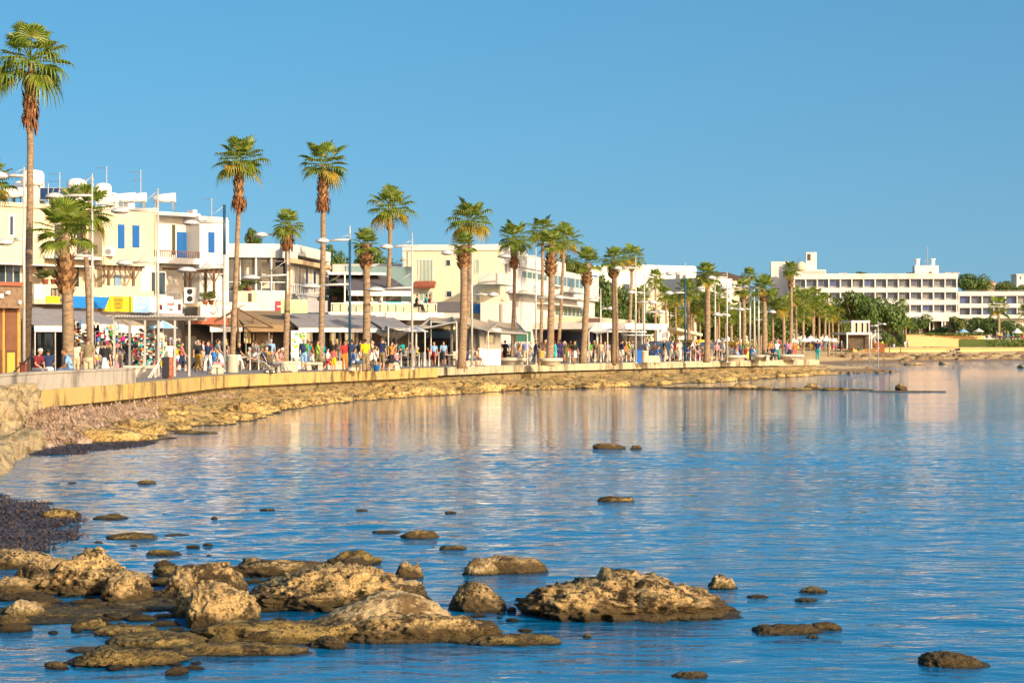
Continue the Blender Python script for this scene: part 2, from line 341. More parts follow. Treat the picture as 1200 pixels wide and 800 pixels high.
# land beyond the promenade: the pebble spit, beach and terraces
FS=[(31,192),(33,200),(37,206),(40,209),(40.5,216),(38,228),(39,250),(44,280),(54,306),(66,322),(84,337),(130,362),(300,420),(520,470)]
shell=np.array(FS)
xs=np.concatenate([np.arange(-40,110,1.5),np.arange(110,420,5)]); ys=np.concatenate([np.arange(189,420,1.5),np.arange(420,640,6)])
GX,GY=np.meshgrid(xs,ys,indexing='ij'); Q=np.stack([GX.ravel(),GY.ravel()],1)
L=np.array([(-14,192),(31,192)]+FS[1:]); 
LAND=[(-400,191.5),(28.6,191.5)]+FS+[(520,3000),(-400,3000)]
def inside(Q,poly):
    r=np.zeros(len(Q),bool); n=len(poly)
    for i in range(n):
        (x1,y1),(x2,y2)=poly[i],poly[(i+1)%n]
        c=((y1>Q[:,1])!=(y2>Q[:,1]))&(Q[:,0]<(x2-x1)*(Q[:,1]-y1)/((y2-y1) or 1e-9)+x1); r^=c
    return r
dd=dist_poly(Q,FS); sgn=np.where(inside(Q,LAND),1,-1)*dd
hz=np.interp(sgn,[-6,0,2,6,10,16,25,70,110,200],[-1.2,-.02,.2,.75,1.15,1.5,1.8,2.3,3.2,4.5])
# the spit stays low
sp=np.clip((Q[:,0]-29)/6,0,1)*np.clip((262-Q[:,1])/22,0,1); hz=np.where(sgn>0,hz*(1-sp)+np.minimum(hz,.42)*sp,hz)
hz+=fbm(np.stack([Q[:,0]*.5,Q[:,1]*.5,Q[:,0]*0],1),3,21)*.08*np.clip(sgn/2,0,1)
def ground(x,y):
    q=np.array([[x,y]]); s=float((1 if inside(q,LAND)[0] else -1)*dist_poly(q,FS)[0])
    if y<191.5: return DK
    h=float(np.interp(s,[-6,0,2,6,10,16,25,70,110,200],[-1.2,-.02,.2,.75,1.15,1.5,1.8,2.3,3.2,4.5]))
    w=max(0,min(1,(x-29)/6))*max(0,min(1,(262-y)/22)); return h*(1-w)+min(h,.42)*w
sand=M('beach_sand',(.58,.41,.18),(.50,.35,.16),sc=.12,rough=.95,bump=.4,bsc=2); n_,l_=NL(sand)
b=n_['Principled BSDF']; src=b.inputs['Base Color'].links[0].from_socket; g=n_.new('ShaderNodeNewGeometry'); sx=n_.new('ShaderNodeSeparateXYZ'); l_.new(g.outputs['Position'],sx.inputs[0])
t=n_.new('ShaderNodeTexNoise'); t.inputs['Scale'].default_value=1.2; t.inputs['Detail'].default_value=6; l_.new(g.outputs['Position'],t.inputs['Vector'])
ad=n_.new('ShaderNodeMath'); ad.operation='MULTIPLY_ADD'; l_.new(t.outputs[0],ad.inputs[0]); ad.inputs[1].default_value=.5; l_.new(sx.outputs['Z'],ad.inputs[2])
r=n_.new('ShaderNodeMapRange'); r.inputs[1].default_value=.5; r.inputs[2].default_value=.66; l_.new(ad.outputs[0],r.inputs[0])
x=n_.new('ShaderNodeMix'); x.data_type='RGBA'; l_.new(r.outputs[0],x.inputs[0]); x.inputs[6].default_value=(.20,.13,.07,1); l_.new(src,x.inputs[7]); l_.new(x.outputs[2],b.inputs['Base Color'])
o=grid_mesh('beach_ground',np.stack([Q[:,0],Q[:,1],hz],1),sand,len(xs),len(ys)); o['kind']='structure'
mb=MB(); ex,ey=28.8,192   # end face of the wall where the promenade stops
mb.slab([(28.3,191.6,DK-.004),(12,202,DK-.004),(-60,215,DK-.004),(-60,150,DK-.004)],.35)
# ---------------------------------------------------------------- rocks
def rock_mesh(name,w,d,h,seed,sub=4,rough=.3,blocky=.5,peaks=0,prof=None):
    bm=bmesh.new(); bmesh.ops.create_icosphere(bm,subdivisions=sub,radius=1)
    V=np.array([v.co[:] for v in bm.verts]); rng=np.random.RandomState(seed)
    e=1-.45*blocky; V=np.sign(V)*np.abs(V)**e; V/= np.maximum(1,np.linalg.norm(V,axis=1)[:,None]**.3)
    s=np.array([w/2,d/2,h]); big=fbm(V*1.3+seed*3.1,2,seed); V=V*(1+.32*rough*3*.5*big)[:,None]
    W_=V*s; k=max(.25,min(w,d,h*3)*.5)
    n1=fbm(W_/k*1.3+seed,4,seed+7,True,.55); n2=fbm(W_/k*5+seed,3,seed+9,True,.6)
    nn=V/np.linalg.norm(V,axis=1)[:,None]
    n3=fbm(W_/k*14+seed,2,seed+19,True,.6)
    cr=np.clip(1-abs(vnoise(W_/k*np.array([1.1,1.1,1.6])+seed*2.7,seed+31))*9,0,1)+.6*np.clip(1-abs(vnoise(W_/k*3+seed,seed+33))*7,0,1)
    W_=W_+nn*(n1*rough*.26+n2*rough*.27+n3*rough*.12-cr*.13*min(1,rough*3))[:,None]*min(k,1.2)*np.array([1,1,.8])
    if peaks: W_[:,2]*=1+peaks*np.sin(W_[:,0]/w*5+seed)*.5
    t_=W_[:,0]/(w/2); rr_=np.random.RandomState(seed+77); pr=prof or [(-1.1,.7),(-.8,.8+.3*rr_.rand()),(-.35+.2*rr_.rand(),.95),(.15+.3*rr_.rand(),.8+.2*rr_.rand()),(.8,.75+.35*rr_.rand()),(1.1,.7)]
    W_[:,2]=np.where(W_[:,2]>0,W_[:,2]*np.interp(t_,[a for a,_ in pr],[b for _,b in pr]),W_[:,2])
    zz=W_[:,2]; lay=np.round(zz/(h*.23))*h*.23; W_[:,2]=zz*.75+lay*.25
    for v,c in zip(bm.verts,W_): v.co=c
    bmesh.ops.delete(bm,geom=[v for v in bm.verts if v.co.z<-.35*h-.12],context='VERTS')
    me=bpy.data.meshes.new(name); bm.to_mesh(me); bm.free(); me.polygons.foreach_set('use_smooth',[True]*len(me.polygons)); me.update(); return me
stoneA=rock_mat('weathered_limestone',(.64,.44,.19),(.43,.28,.11),(.055,.035,.013),wet=.07,algae=(.085,.055,.018))
stoneP=rock_mat('pale_limestone',(.64,.47,.24),(.52,.37,.18),(.16,.10,.04),wet=.0,algae=(.13,.09,.025))
stoneD=rock_mat('algae_rock',(.38,.26,.08),(.20,.13,.035),(.025,.016,.007),wet=-.02,algae=(.10,.07,.02))
MT={'A':stoneA,'P':stoneP,'D':stoneD}
def rock(px,py,w,h,mt,seed,label,dep=None,rz=0,sub=4,name='rock',group='rocks in the shallow water',blocky=.5,rough=.3,zo=0,pk=0,prof=None):
    """px,py: middle of the waterline in the photo; w,h in photo pixels"""
    D=DW(py); k=D/F; ww=w*k; hh=h*k; dp=dep if dep else ww*.55
    D2=D+dp*.42; k2=D2/F; ww=w*k2; hh=max(.22*h*k,Z(py-h,D2)*.97,.012); me=rock_mesh(name,ww*1.02,dp,hh*1.0,seed,sub,rough,blocky,pk,prof)
    top=max(v.co.z for v in me.vertices); lo=min(v.co.x for v in me.vertices if v.co.z>0); hi=max(v.co.x for v in me.vertices if v.co.z>0)
    sx_=ww/(hi-lo); sz=hh/top
    for v in me.vertices: v.co.x=(v.co.x-(lo+hi)/2)*sx_; v.co.z=v.co.z*sz if v.co.z>0 else v.co.z
    o=link(name,me,MT[mt],None,(X(px,D2),D2,zo),(0,0,rz)); tag(o,label,'rock',group); return o
FR='rocks in the foreground shallows'
R_=[ # px,waterline,width,height,mat,label,extra
(735,726,268,60,'A','large flat-topped tan rock, the longest one standing alone in the water',dict(dep=1.5,sub=6,blocky=.6,rough=.42,prof=[(-1.05,.7),(-.9,.95),(-.6,1),(-.25,.98),(-.15,1.1),(-.08,.98),(.2,.98),(.4,.9),(.6,.74),(.85,.6),(1,.4)])),
(560,716,70,36,'A','rounded brown boulder between the long tan rock and the low ridge',dict(sub=5,dep=.7)),
(595,672,96,22,'A','double-humped tan rock lying behind the big flat-topped rock',dict(sub=5,dep=.55)),
(563,674,44,22,'P','small tan cone joined to the left of the double-humped rock',dict(sub=4)),
(847,690,36,18,'P','small pale pointed rock off the right end of the big rock',dict(sub=5,blocky=.1,dep=.3)),
(492,631,48,11,'A','low tan rock beyond the boulders, in line with the tall thick palm',dict(sub=4)),
(531,644,34,6,'D','flat dark reef patch just right of the low tan rock',dict()),
(722,588,46,8,'D','dark weed-covered rock in open water, middle of the bay',dict(sub=4)),
(714,526,40,8,'A','low brown rock in open water nearest the sea wall reflections',dict(sub=4)),
(745,526,14,5,'A','tiny brown stone at the right tip of the low brown rock',dict()),
(1118,783,82,20,'A','dark domed rock alone in the bottom right water',dict(sub=5,dep=.5,blocky=.1)),
(922,743,80,13,'A','low tan rock with two humps in the right foreground water',dict(sub=5,dep=.45)),
(966,738,42,10,'A','brown knob at the right end of the two-humped low rock',dict(sub=4)),
(953,694,34,7,'D','small dark rock showing above the water right of the pale cone',dict(sub=4)),
(945,704,28,4,'D','thin dark reef sliver in front of the small dark rock',dict()),
(888,700,26,4,'D','thin dark sliver off the end of the big flat-topped rock',dict()),
(952,747,16,4,'D','tiny dark stone under the two-humped low rock',dict()),
(808,794,44,8,'D','brown rock cut by the bottom edge of the water',dict(sub=4)),
(603,756,112,14,'D','long low dark reef in front of the big flat-topped rock',dict(sub=5,dep=.4)),
(688,747,12,6,'D','single small dark stone in front of the big flat-topped rock',dict()),
(446,740,190,52,'P','smooth pale sloping slab in the middle of the foreground ridge',dict(dep=1.0,sub=6,blocky=.25,rough=.14,prof=[(-1.05,.05),(-.6,.45),(0,.9),(.3,1),(.7,.8),(1.05,.3)])),
(500,752,180,36,'A','pitted tan rock at the right foot of the pale slab',dict(dep=.7,sub=6,rough=.35)),
(395,714,215,58,'A','long honeycombed brown ridge behind the pale slab',dict(dep=1.5,sub=6,rough=.4,blocky=.6)),
(480,678,34,22,'A','rough tan lump at the right end of the honeycombed ridge',dict(sub=4)),
(262,736,88,56,'A','big square boulder with a dark shaded left side',dict(dep=.7,sub=6,blocky=.95,rough=.2,prof=[(-1,1.25),(-.4,1),(.5,.9),(1.05,1.15)])),
(335,754,230,30,'D','low olive reef in front of the square boulder',dict(dep=.8,sub=5,rough=.35)),
(240,700,100,44,'A','tan hump behind the square boulder',dict(dep=.9,sub=5,rough=.38)),
(330,676,140,22,'A','dark-topped ridge of rock behind the square boulder',dict(dep=.8,sub=5,rough=.4)),
(225,724,44,46,'A','upright tan rock left of the square boulder',dict(dep=.4,sub=5,rough=.35)),
(102,696,150,56,'A','tall tan crag of the left foreground, split by a dark cleft',dict(dep=1.2,sub=6,rough=.4,blocky=.2,prof=[(-1.05,.5),(-.5,.7),(-.1,.95),(.15,1),(.4,.85),(1.05,.5)])),
(55,690,75,44,'A','fissured tan rock at the left foot of the tall crag',dict(dep=.8,sub=5,rough=.35)),
(22,668,80,26,'A','smooth ochre rock at the left frame edge',dict(dep=.8,sub=5,blocky=.2)),
(150,706,62,40,'A','knobbly tan rock at the right foot of the tall crag',dict(dep=.7,sub=5,rough=.4)),
(15,700,60,26,'A','brown rock low on the left edge under the ochre one',dict(dep=.7,sub=5)),
(27,724,50,22,'P','pale rounded stone with wet foot near the left edge',dict(dep=.5,sub=5,blocky=.2)),
(70,728,200,15,'D','dark olive reef shelf below the tall crag',dict(dep=1.6,sub=6,rough=.5)),
(165,716,100,12,'D','dark pebbly shelf between the crag and the square boulder',dict(dep=1.2,sub=5,rough=.5)),
(105,738,44,14,'D','round dark rock, first of the small reef stones in the lagoon',dict(sub=4)),
(150,745,80,14,'D','olive mossy rock in the lagoon below the dark pebbly shelf',dict(sub=5,dep=.5)),
(185,760,130,20,'D','olive reef tongue left of the low olive reef',dict(sub=5,dep=.8)),
(150,780,150,20,'D','wide dark olive rock nearest to the camera',dict(sub=6,dep=.6,rough=.4)),
(280,768,170,16,'D','weedy olive reef running right from the wide dark rock',dict(sub=5,dep=.5)),
(100,764,50,6,'D','thin green reef patch left of the wide dark rock',dict()),
(193,724,32,6,'D','small olive stone left of the upright tan rock',dict()),
(72,608,48,13,'D','dark weed-draped rock on the edge of the seaweed bed',dict(sub=4)),
(130,608,42,5,'D','low dark rock off the seaweed bed',dict()),
(155,632,64,9,'D','longer dark rock to the right of the seaweed bed',dict(sub=4)),
(205,628,36,3,'D','thin dark reef right of the longer dark rock',dict()),
(192,650,42,7,'D','small brown rock behind the upright tan rock',dict(sub=4)),
(172,567,24,5,'D','small dark rock in the golden reflections near the shore',dict()),
(85,566,10,2,'D','speck of dark rock in the golden reflections',dict()),
(313,598,20,3,'D','thin speck of rock in the middle distance, left half',dict()),
(424,599,14,3,'D','tiny rock speck below the yellow shirt reflection',dict()),
(528,601,14,3,'D','tiny rock speck in the bay centre',dict()),
(453,624,34,3,'D','thin reef sliver left of the low tan rock',dict()),
(230,508,52,4,'D','flat reef strip close under the shore rocks',dict()),
(185,514,44,3,'D','thin reef strip off the pale shore block',dict()),
]
for i,(px,py,w,h,mt,lab,kw) in enumerate(R_): rock(px,py,w,h,mt,i*7+3,lab,group=FR if py>600 else 'rocks in the shallow water',**kw)
rs=random.Random(44); sproto=[rock_mesh('stone',1,.9,.42,500+i,4,.55,.3) for i in range(6)]
for i,p in enumerate(sproto): p.materials.append(stoneD if i%2 else stoneA)
for (x0_,x1_,y0_,y1_,n_r,a_s,b_s,wh) in [(-20,210,694,742,40,.05,.22,'on the shelf below the tall crag'),(60,330,742,790,16,.05,.20,'around the wide dark reef'),(230,600,700,760,24,.06,.26,'among the ledges of the middle ridge'),(190,420,655,700,26,.08,.28,'behind the square boulder'),(560,640,690,745,10,.04,.12,'at the left end of the big flat-topped rock'),(100,260,600,660,8,.05,.12,'in the shallows by the seaweed bed')]:
    for k in range(n_r):
        py=rs.uniform(y0_,y1_); D=DW(py); x=X(rs.uniform(x0_,x1_),D); s=rs.uniform(a_s,b_s)*rs.choice([1,1,1.5]); o=link('stone',sproto[rs.randrange(6)],None,None,(x,D,-.01+rs.uniform(0,.03)),(0,0,rs.uniform(0,6)),(s*1.5,s,s*rs.uniform(.5,1))); tag(o,'small loose brown stone '+wh,'stone','small stones between the foreground rocks')
# reef line off the promenade tip
for i,(px,py,w,h) in enumerate([(765,454,70,1.6),(800,455,50,2.6),(845,455,60,2),(870,456,34,7),(896,456,34,3.5),(930,457,50,3.5),(952,456,20,8),(980,457,44,4),(1010,457,30,2),(1056,457,16,8),(1050,459,90,1.6),(1090,459,40,1.4)]):
    rock(px,py,w,h,'A' if h>6 else 'D',200+i,'low reef rock in the dark line off the promenade tip' if h<6 else ['tan knob standing in the reef line','brown hump in the reef line beside the tan knob','isolated orange-tan block at the right of the reef line'][[870,952,1056].index(px)],sub=4,dep=.9,rough=.6,blocky=.2,group='reef rocks off the promenade tip')
for i,(px,py,w,h) in enumerate([(1070,427.5,22,3.5),(1105,427,10,4),(1197,431,8,4)]):
    rock(px,py,w,h,'P',230+i,['pale flat rock between the spit and the far beach','small pointed rock between the spit and the far beach','brown rock on the right frame edge before the far beach'][i],sub=3,dep=3,group='rocks in the far inlet')
# big shore blocks and boulders along the apron
rng=random.Random(5)
o=rock(130,518,75,18,'A',301,'pale square block of rock at the water under the seaweed bank',dep=1.6,sub=5,blocky=1,rough=.15,group='boulders under the sea wall'); o.data.materials[0]=rockY
o=rock(175,516,24,8,'A',302,'small yellow rock at the right end of the pale square block',dep=1,sub=4,group='boulders under the sea wall'); o.data.materials[0]=rockY
proto=[rock_mesh('boulder',1,.8,.34,400+i,4,.55,.55) for i in range(6)]
for p in proto: p.materials.append(rockY)
sp_=smooth_line(SH[2:-1],1.9); k=0
for i,(x,y) in enumerate(sp_):
    for r_ in range(2):
        e=min(edge,key=lambda q:(q[0]-x)**2+(q[1]-y)**2); t=(.02+.22*rng.random()) if r_==0 else (.3+.5*rng.random())
        if r_==1 and rng.random()<.25: continue
        s=rng.uniform(.8,2.1)*(1 if r_==0 else .7)
        o=link('boulder',proto[rng.randrange(6)],None,None,(x+(e[0]-x)*t,y+(e[1]-y)*t,t*.50-.16),(0,0,rng.uniform(-.5,.5)+1.2),(s*rng.uniform(.8,1.6),s,s*rng.uniform(.45,.85)))
        k+=1; seg=['below the seaweed bank','under the pergola stretch','under the first lamp masts','below the yellow-shirted man','under the cream hotel stretch','below the round planters','under the blue bin stretch','near the promenade tip'][min(7,int(i/len(sp_)*8))]
        tag(o,('yellow limestone boulder at the waterline ' if r_==0 else 'tan limestone boulder high on the shore ')+seg,'boulder','boulders under the sea wall')
proto2=[rock_mesh('boulder',1,.9,.5,430+i,3,.55,.8) for i in range(4)]; farR=M('brown_shore_rock',(.24,.16,.09),(.13,.09,.05),sc=1.5,rough=.95,bump=.5,bsc=4)
for p in proto2: p.materials.append(farR)
fl=smooth_line(FS[8:12],2.0)
for i,(x,y) in enumerate(fl):
    for q in range(3):
        s=rng.uniform(.5,1.5); xx=x-rng.uniform(0,3)-q*2; yy=y+rng.uniform(.5,3)+q*2
        o=link('boulder',proto2[rng.randrange(4)],None,None,(xx,yy,max(.05,ground(xx,yy)-.1)),(0,0,rng.uniform(0,3)),(s*1.3,s,s*.75)); tag(o,'brown boulder in the rock band along the far beach','boulder','boulders of the far beach')
for i in range(34):
    t=rng.random(); x=29.5+t*9; y=rng.uniform(194,206)+t*6; s=rng.uniform(.15,.5)
    o=link('boulder',proto2[rng.randrange(4)],None,None,(x,y,max(.02,ground(x,y)-.05)),(0,0,rng.uniform(0,3)),(s*1.4,s,s*.7)); tag(o,'brown stone lying on the low pebble spit','boulder','stones of the pebble spit')
# dried seaweed bank against the wall, dark bed of wet seaweed
def strands(name,P,mat,L,wd,label,seed,up=.5):
    r=np.random.RandomState(seed); mb=MB()
    for p in P:
        a=r.uniform(0,2*PI); e=r.uniform(-.3,1)*up; l=L*r.uniform(.5,1.3); d=Vector((math.cos(a)*math.cos(e),math.sin(a)*math.cos(e),math.sin(e)))
        s=d.cross(Vector((0,0,1))).normalized()*wd; p=Vector(p); m=p+d*l*.5+Vector((0,0,l*.12)); q=p+d*l
        mb.add([p-s,p+s,m+s,m-s,q],[(0,1,2,3),(3,2,4)])
    return mb
drym=M('dry_seaweed',(.52,.37,.25),(.30,.19,.12),sc=3,rough=.95,bump=1,bsc=20,c3=(.64,.50,.38),sc3=6,bdist=.06)
a_=[(-15.35,65.0),(-14.8,66.5),(-14.6,70),(-14.4,76),(-14.3,84),(-14.0,92),(-12.9,101)]; b_=[(-13.7,57.5),(-13.0,59.5),(-11.9,63.5),(-12.2,69),(-12.3,76),(-12.6,86),(-11.9,99)]
nu,nv=150,30; P=[]
for i in range(nu):
    t=i/(nu-1); a=lerp2(a_,t); b=lerp2(b_,t)
    for j in range(nv):
        v=j/(nv-1); top=.50*(1-t)**.5+.27; z=top*(1-v)**.8*(1-.25*v) +.06*(1-v)
        if v==1: z=-.3
        P.append((a[0]+(b[0]-a[0])*v,a[1]+(b[1]-a[1])*v,z))
P=np.array(P); q=fbm(P*np.array([.9,.7,1]),4,33)*.16+fbm(P*5,3,34,True)*.05; P[:,2]+=q*np.clip(np.tile(np.arange(nv),nu)/3,0,1)*.9
bank=tag(grid_mesh('seaweed_bank',P,drym,nu,nv,False),'bank of dried pinkish seaweed heaped under the near end of the sea wall','seaweed',kind='stuff')
r=np.random.RandomState(3); idx=r.choice(len(P),9000); strands('s',P[idx]+r.uniform(-.05,.05,(9000,3)),None,.2,.02,'',4,.9).build('seaweed_strands',drym,bank)
wetm=M('wet_seaweed',(.022,.013,.018),(.05,.028,.014),sc=5,rough=.5,bump=1,bsc=18,spec=.6,bdist=.05)
bladem=M('seaweed_blades',(.16,.085,.03),(.02,.012,.014),sc=14,rough=.35,spec=.6)
def bed(poly_px,amp,seed,ns,label,base=.0,up=.3):
    pts=[(X(px,DW(py)),DW(py)) for px,py in poly_px]; pa=np.array(pts); x0,y0=pa.min(0); x1,y1=pa.max(0)
    nu=nv=110; gx,gy=np.meshgrid(np.linspace(x0,x1,nu),np.linspace(y0,y1,nv),indexing='ij'); q=np.stack([gx.ravel(),gy.ravel()],1)
    s=np.where(inside(q,pts),1,-1)*dist_poly(q,pts+[pts[0]]); p3=np.stack([q[:,0]*1.5,q[:,1]*1.1,q[:,0]*0],1)
    z=base+np.clip(s,-1,.6)*.10+fbm(p3,4,seed)*amp; P=np.stack([q[:,0],q[:,1],z],1)
    o=tag(grid_mesh('seaweed_bed',P,wetm,nu,nv,False),label,'seaweed',kind='stuff')
    k=P[P[:,2]>-.01]; r=np.random.RandomState(seed); k=k[r.choice(len(k),ns)]; strands('s',k+r.uniform(-.06,.06,(ns,3))*np.array([1,1,.2]),None,.15,.013,'',seed,up).build('seaweed_strands',bladem,o)
bed([(-160,575),(0,578),(30,590),(85,603),(105,612),(70,640),(40,652),(-160,668)],.05,41,9000,'bed of dark wet seaweed floating at the left above the rocks')
bed([(30,532),(60,526),(110,521),(170,517),(175,521),(120,527),(60,533)],.02,42,1500,'narrow dark strip of wet seaweed at the foot of the dry bank',.02)
# ---------------------------------------------------------------- palms
frond=M('palm_frond',(.115,.19,.02),(.28,.34,.035),sc=2.5,rough=.45,trans=.4,spec=.5,c3=(.30,.28,.05),sc3=1.1)
frondY=M('palm_frond_yellowing',(.40,.33,.04),(.50,.33,.05),sc=2.5,rough=.5,trans=.35)
trunkm=M('palm_trunk_bark',(.38,.265,.16),(.19,.13,.08),sc=3,rough=.95,bump=1,bsc=9,stretch=(1,1,3.5),bdist=.06)
bootm=M('dead_frond_boots',(.50,.30,.13),(.30,.15,.06),sc=6,rough=.95,bump=.6)
bootd=M('dark_boot_fibre',(.10,.055,.025),(.17,.08,.03),sc=8,rough=1)  # darker fibre tone for the core and some of the boots
redm=M('dead_leaf_skirt',(.26,.10,.035),(.11,.05,.02),sc=6,rough=.95)
def fan(mb,base,d,up,plen,rad,droop,rng,mi=0,nb=20):
    side=d.cross(up).normalized(); up=side.cross(d).normalized()
    sag=Vector((0,0,-plen*plen*.06)); hub=base+d*plen+sag
    mb.tube([base,base+d*plen*.55+sag*.25,hub],[.035,.026,.016],4,False,mi+1)
    spread=R(rng.uniform(105,125)); fold=rng.uniform(.1,.35)
    for k in range(nb):
        a=-spread+2*spread*k/(nb-1)+rng.uniform(-.03,.03)
        l=rad*(1-.22*(abs(a)/spread)**2)*rng.uniform(.88,1.08)
        v=(d*math.cos(a)+side*math.sin(a)+up*fold*abs(math.sin(a))).normalized(); w=(side*math.cos(a)-d*math.sin(a)).normalized()
        hw=spread/nb*l*.60*1.0
        g=Vector((0,0,-1)); m1=hub+v*l*.55+g*droop*.10*l; m2=hub+v*l*.80+g*droop*.33*l; tip=hub+v*l*.96+g*droop*.85*l
        fo=up*hw*.45
        mb.add([hub,m1-w*hw+fo,m1-fo,m1+w*hw+fo,m2-w*hw*.45,m2+w*hw*.45,tip],[(0,2,1),(0,3,2),(1,2,5,4),(2,3,5),(4,5,6)],mi)
def crown_mesh(seed,nf=34,droop=.55,old=.25):
    rng=random.Random(seed); mb=MB()
    for k in range(nf):
        t=(k+.5)/nf; el=R(74-112*t**.85+rng.uniform(-7,7)); az=k*2.39996+rng.uniform(-.25,.25)
        d=Vector((math.cos(az)*math.cos(el),math.sin(az)*math.cos(el),math.sin(el))); up=Vector((-math.cos(az)*math.sin(el),-math.sin(az)*math.sin(el),math.cos(el)))
        low=max(0,(t-.55)/.45)
        fan(mb,Vector((math.cos(az)*.12,math.sin(az)*.12,-.25+.5*(1-t))),d,up,rng.uniform(.8,1.35)*(1-.12*low),rng.uniform(.95,1.3),droop*rng.uniform(.6,1.3)*(.55+.9*t),rng,2 if (low>.5 and rng.random()<old) else 0)
    me=mb.mesh('crown',False); me.materials.append(frond); me.materials.append(frond); me.materials.append(frondY); me.materials.append(frondY)
    # scale to unit radius
    return me
CR=[crown_mesh(10+i,25+3*(i%3),[.5,.8,.6,.35,.9,.65][i],[.1,.2,.05,.1,.7,.2][i]) for i in range(6)]
CRF=[crown_mesh(30+i,18,.6,.4) for i in range(3)]
def boots(mb,c,z0,z1,r0,r1,rng,n,mi=0):
    for k in range(n):
        t=(k+.5)/n; z=z0+(z1-z0)*t; r=r0+(r1-r0)*math.sin(PI*min(1,.12+t*.88))**.8
        a=k*2.39996; o=Vector((math.cos(a),math.sin(a),0)); s=Vector((-math.sin(a),math.cos(a),0)); h=(z1-z0)*.13+.08
        p=c+Vector((0,0,z)); q=p+o*r*.75; tip=q+o*r*.55+Vector((0,0,h)); w=s*r*.30
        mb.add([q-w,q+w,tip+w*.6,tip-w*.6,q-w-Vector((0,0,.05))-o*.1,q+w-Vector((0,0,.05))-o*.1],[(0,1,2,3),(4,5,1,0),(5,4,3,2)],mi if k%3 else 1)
def palm(px,D,pyc,cr,tw,sk=None,seed=0,label='',lean=0,pxt=None,gz=None,kind=None,red=0,group='palms along the promenade',thick=1,crown=None,yaw=None):
    """px: trunk foot, pyc: crown centre row, cr: crown radius in photo px, tw: trunk width px, sk: rows of the boot mass"""
    rng=random.Random(seed*13+7); z0=DK if gz is None else gz; x0=X(px,D); xt=X(pxt if pxt is not None else px,D); zt=Z(pyc,D)-z0; rad=cr*D/F; tr=tw*D/F/2*.84
    e=empty('palm_tree',(x0,D,z0),0,label,'palm tree',group); dx=xt-x0
    ct=zt-.1*rad; N=14; mb=MB(); pts=[];rs=[]
    for i in range(N+1):
        t=i/N; x=dx*(t**1.4)+math.sin(t*PI*rng.uniform(.8,1.2))*.08*thick; pts.append((x,math.sin(t*2.2+seed)*.12,ct*t-.05*(i==0)))
        rs.append(tr*(1.18-.30*t)*(1.25 if i==0 else 1)*rng.uniform(.97,1.03))
    mb.tube(pts,rs,10,True); mb.build('trunk',trunkm,e,True)
    if sk:
        za=Z(sk[1],D)-z0; zb=Z(sk[0],D)-z0; tt=za/ct; c=Vector((dx*min(1,(za+zb)/2/ct)**1.4,0.05,0))
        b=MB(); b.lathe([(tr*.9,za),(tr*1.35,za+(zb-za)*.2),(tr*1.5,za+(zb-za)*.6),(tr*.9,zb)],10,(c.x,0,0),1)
        boots(b,c,za,zb,tr*1.3,tr*(1.75 if not red else 2.0),rng,70 if D<160 else 36)
        b.build('frond_boots',[bootm,bootd],e)
        if red:
            b=MB()
            for k in range(150):
                a=rng.uniform(0,2*PI); z=za+(zb-za)*rng.uniform(0,red); o=Vector((math.cos(a),math.sin(a),0)); s=Vector((-o.y,o.x,0))*rng.uniform(.03,.09)
                p=c+Vector((0,0,z))+o*tr; q=p+o*rng.uniform(.08,.32)+Vector((0,0,-rng.uniform(.1,.6)))
                b.add([p-s*.3,p+s*.3,q+s,q-s*.7,q+Vector((0,0,-.25))],[(0,1,2,3),(3,2,4)])
            b.build('dead_leaf_skirt',redm,e)
    me=(CR[crown if crown is not None else seed%6] if D<260 else CRF[seed%3])
    link('crown',me,None,e,(dx,.05,zt-.05*rad),(0,0,yaw if yaw is not None else rng.uniform(0,6)),rad/2.12)
    return e
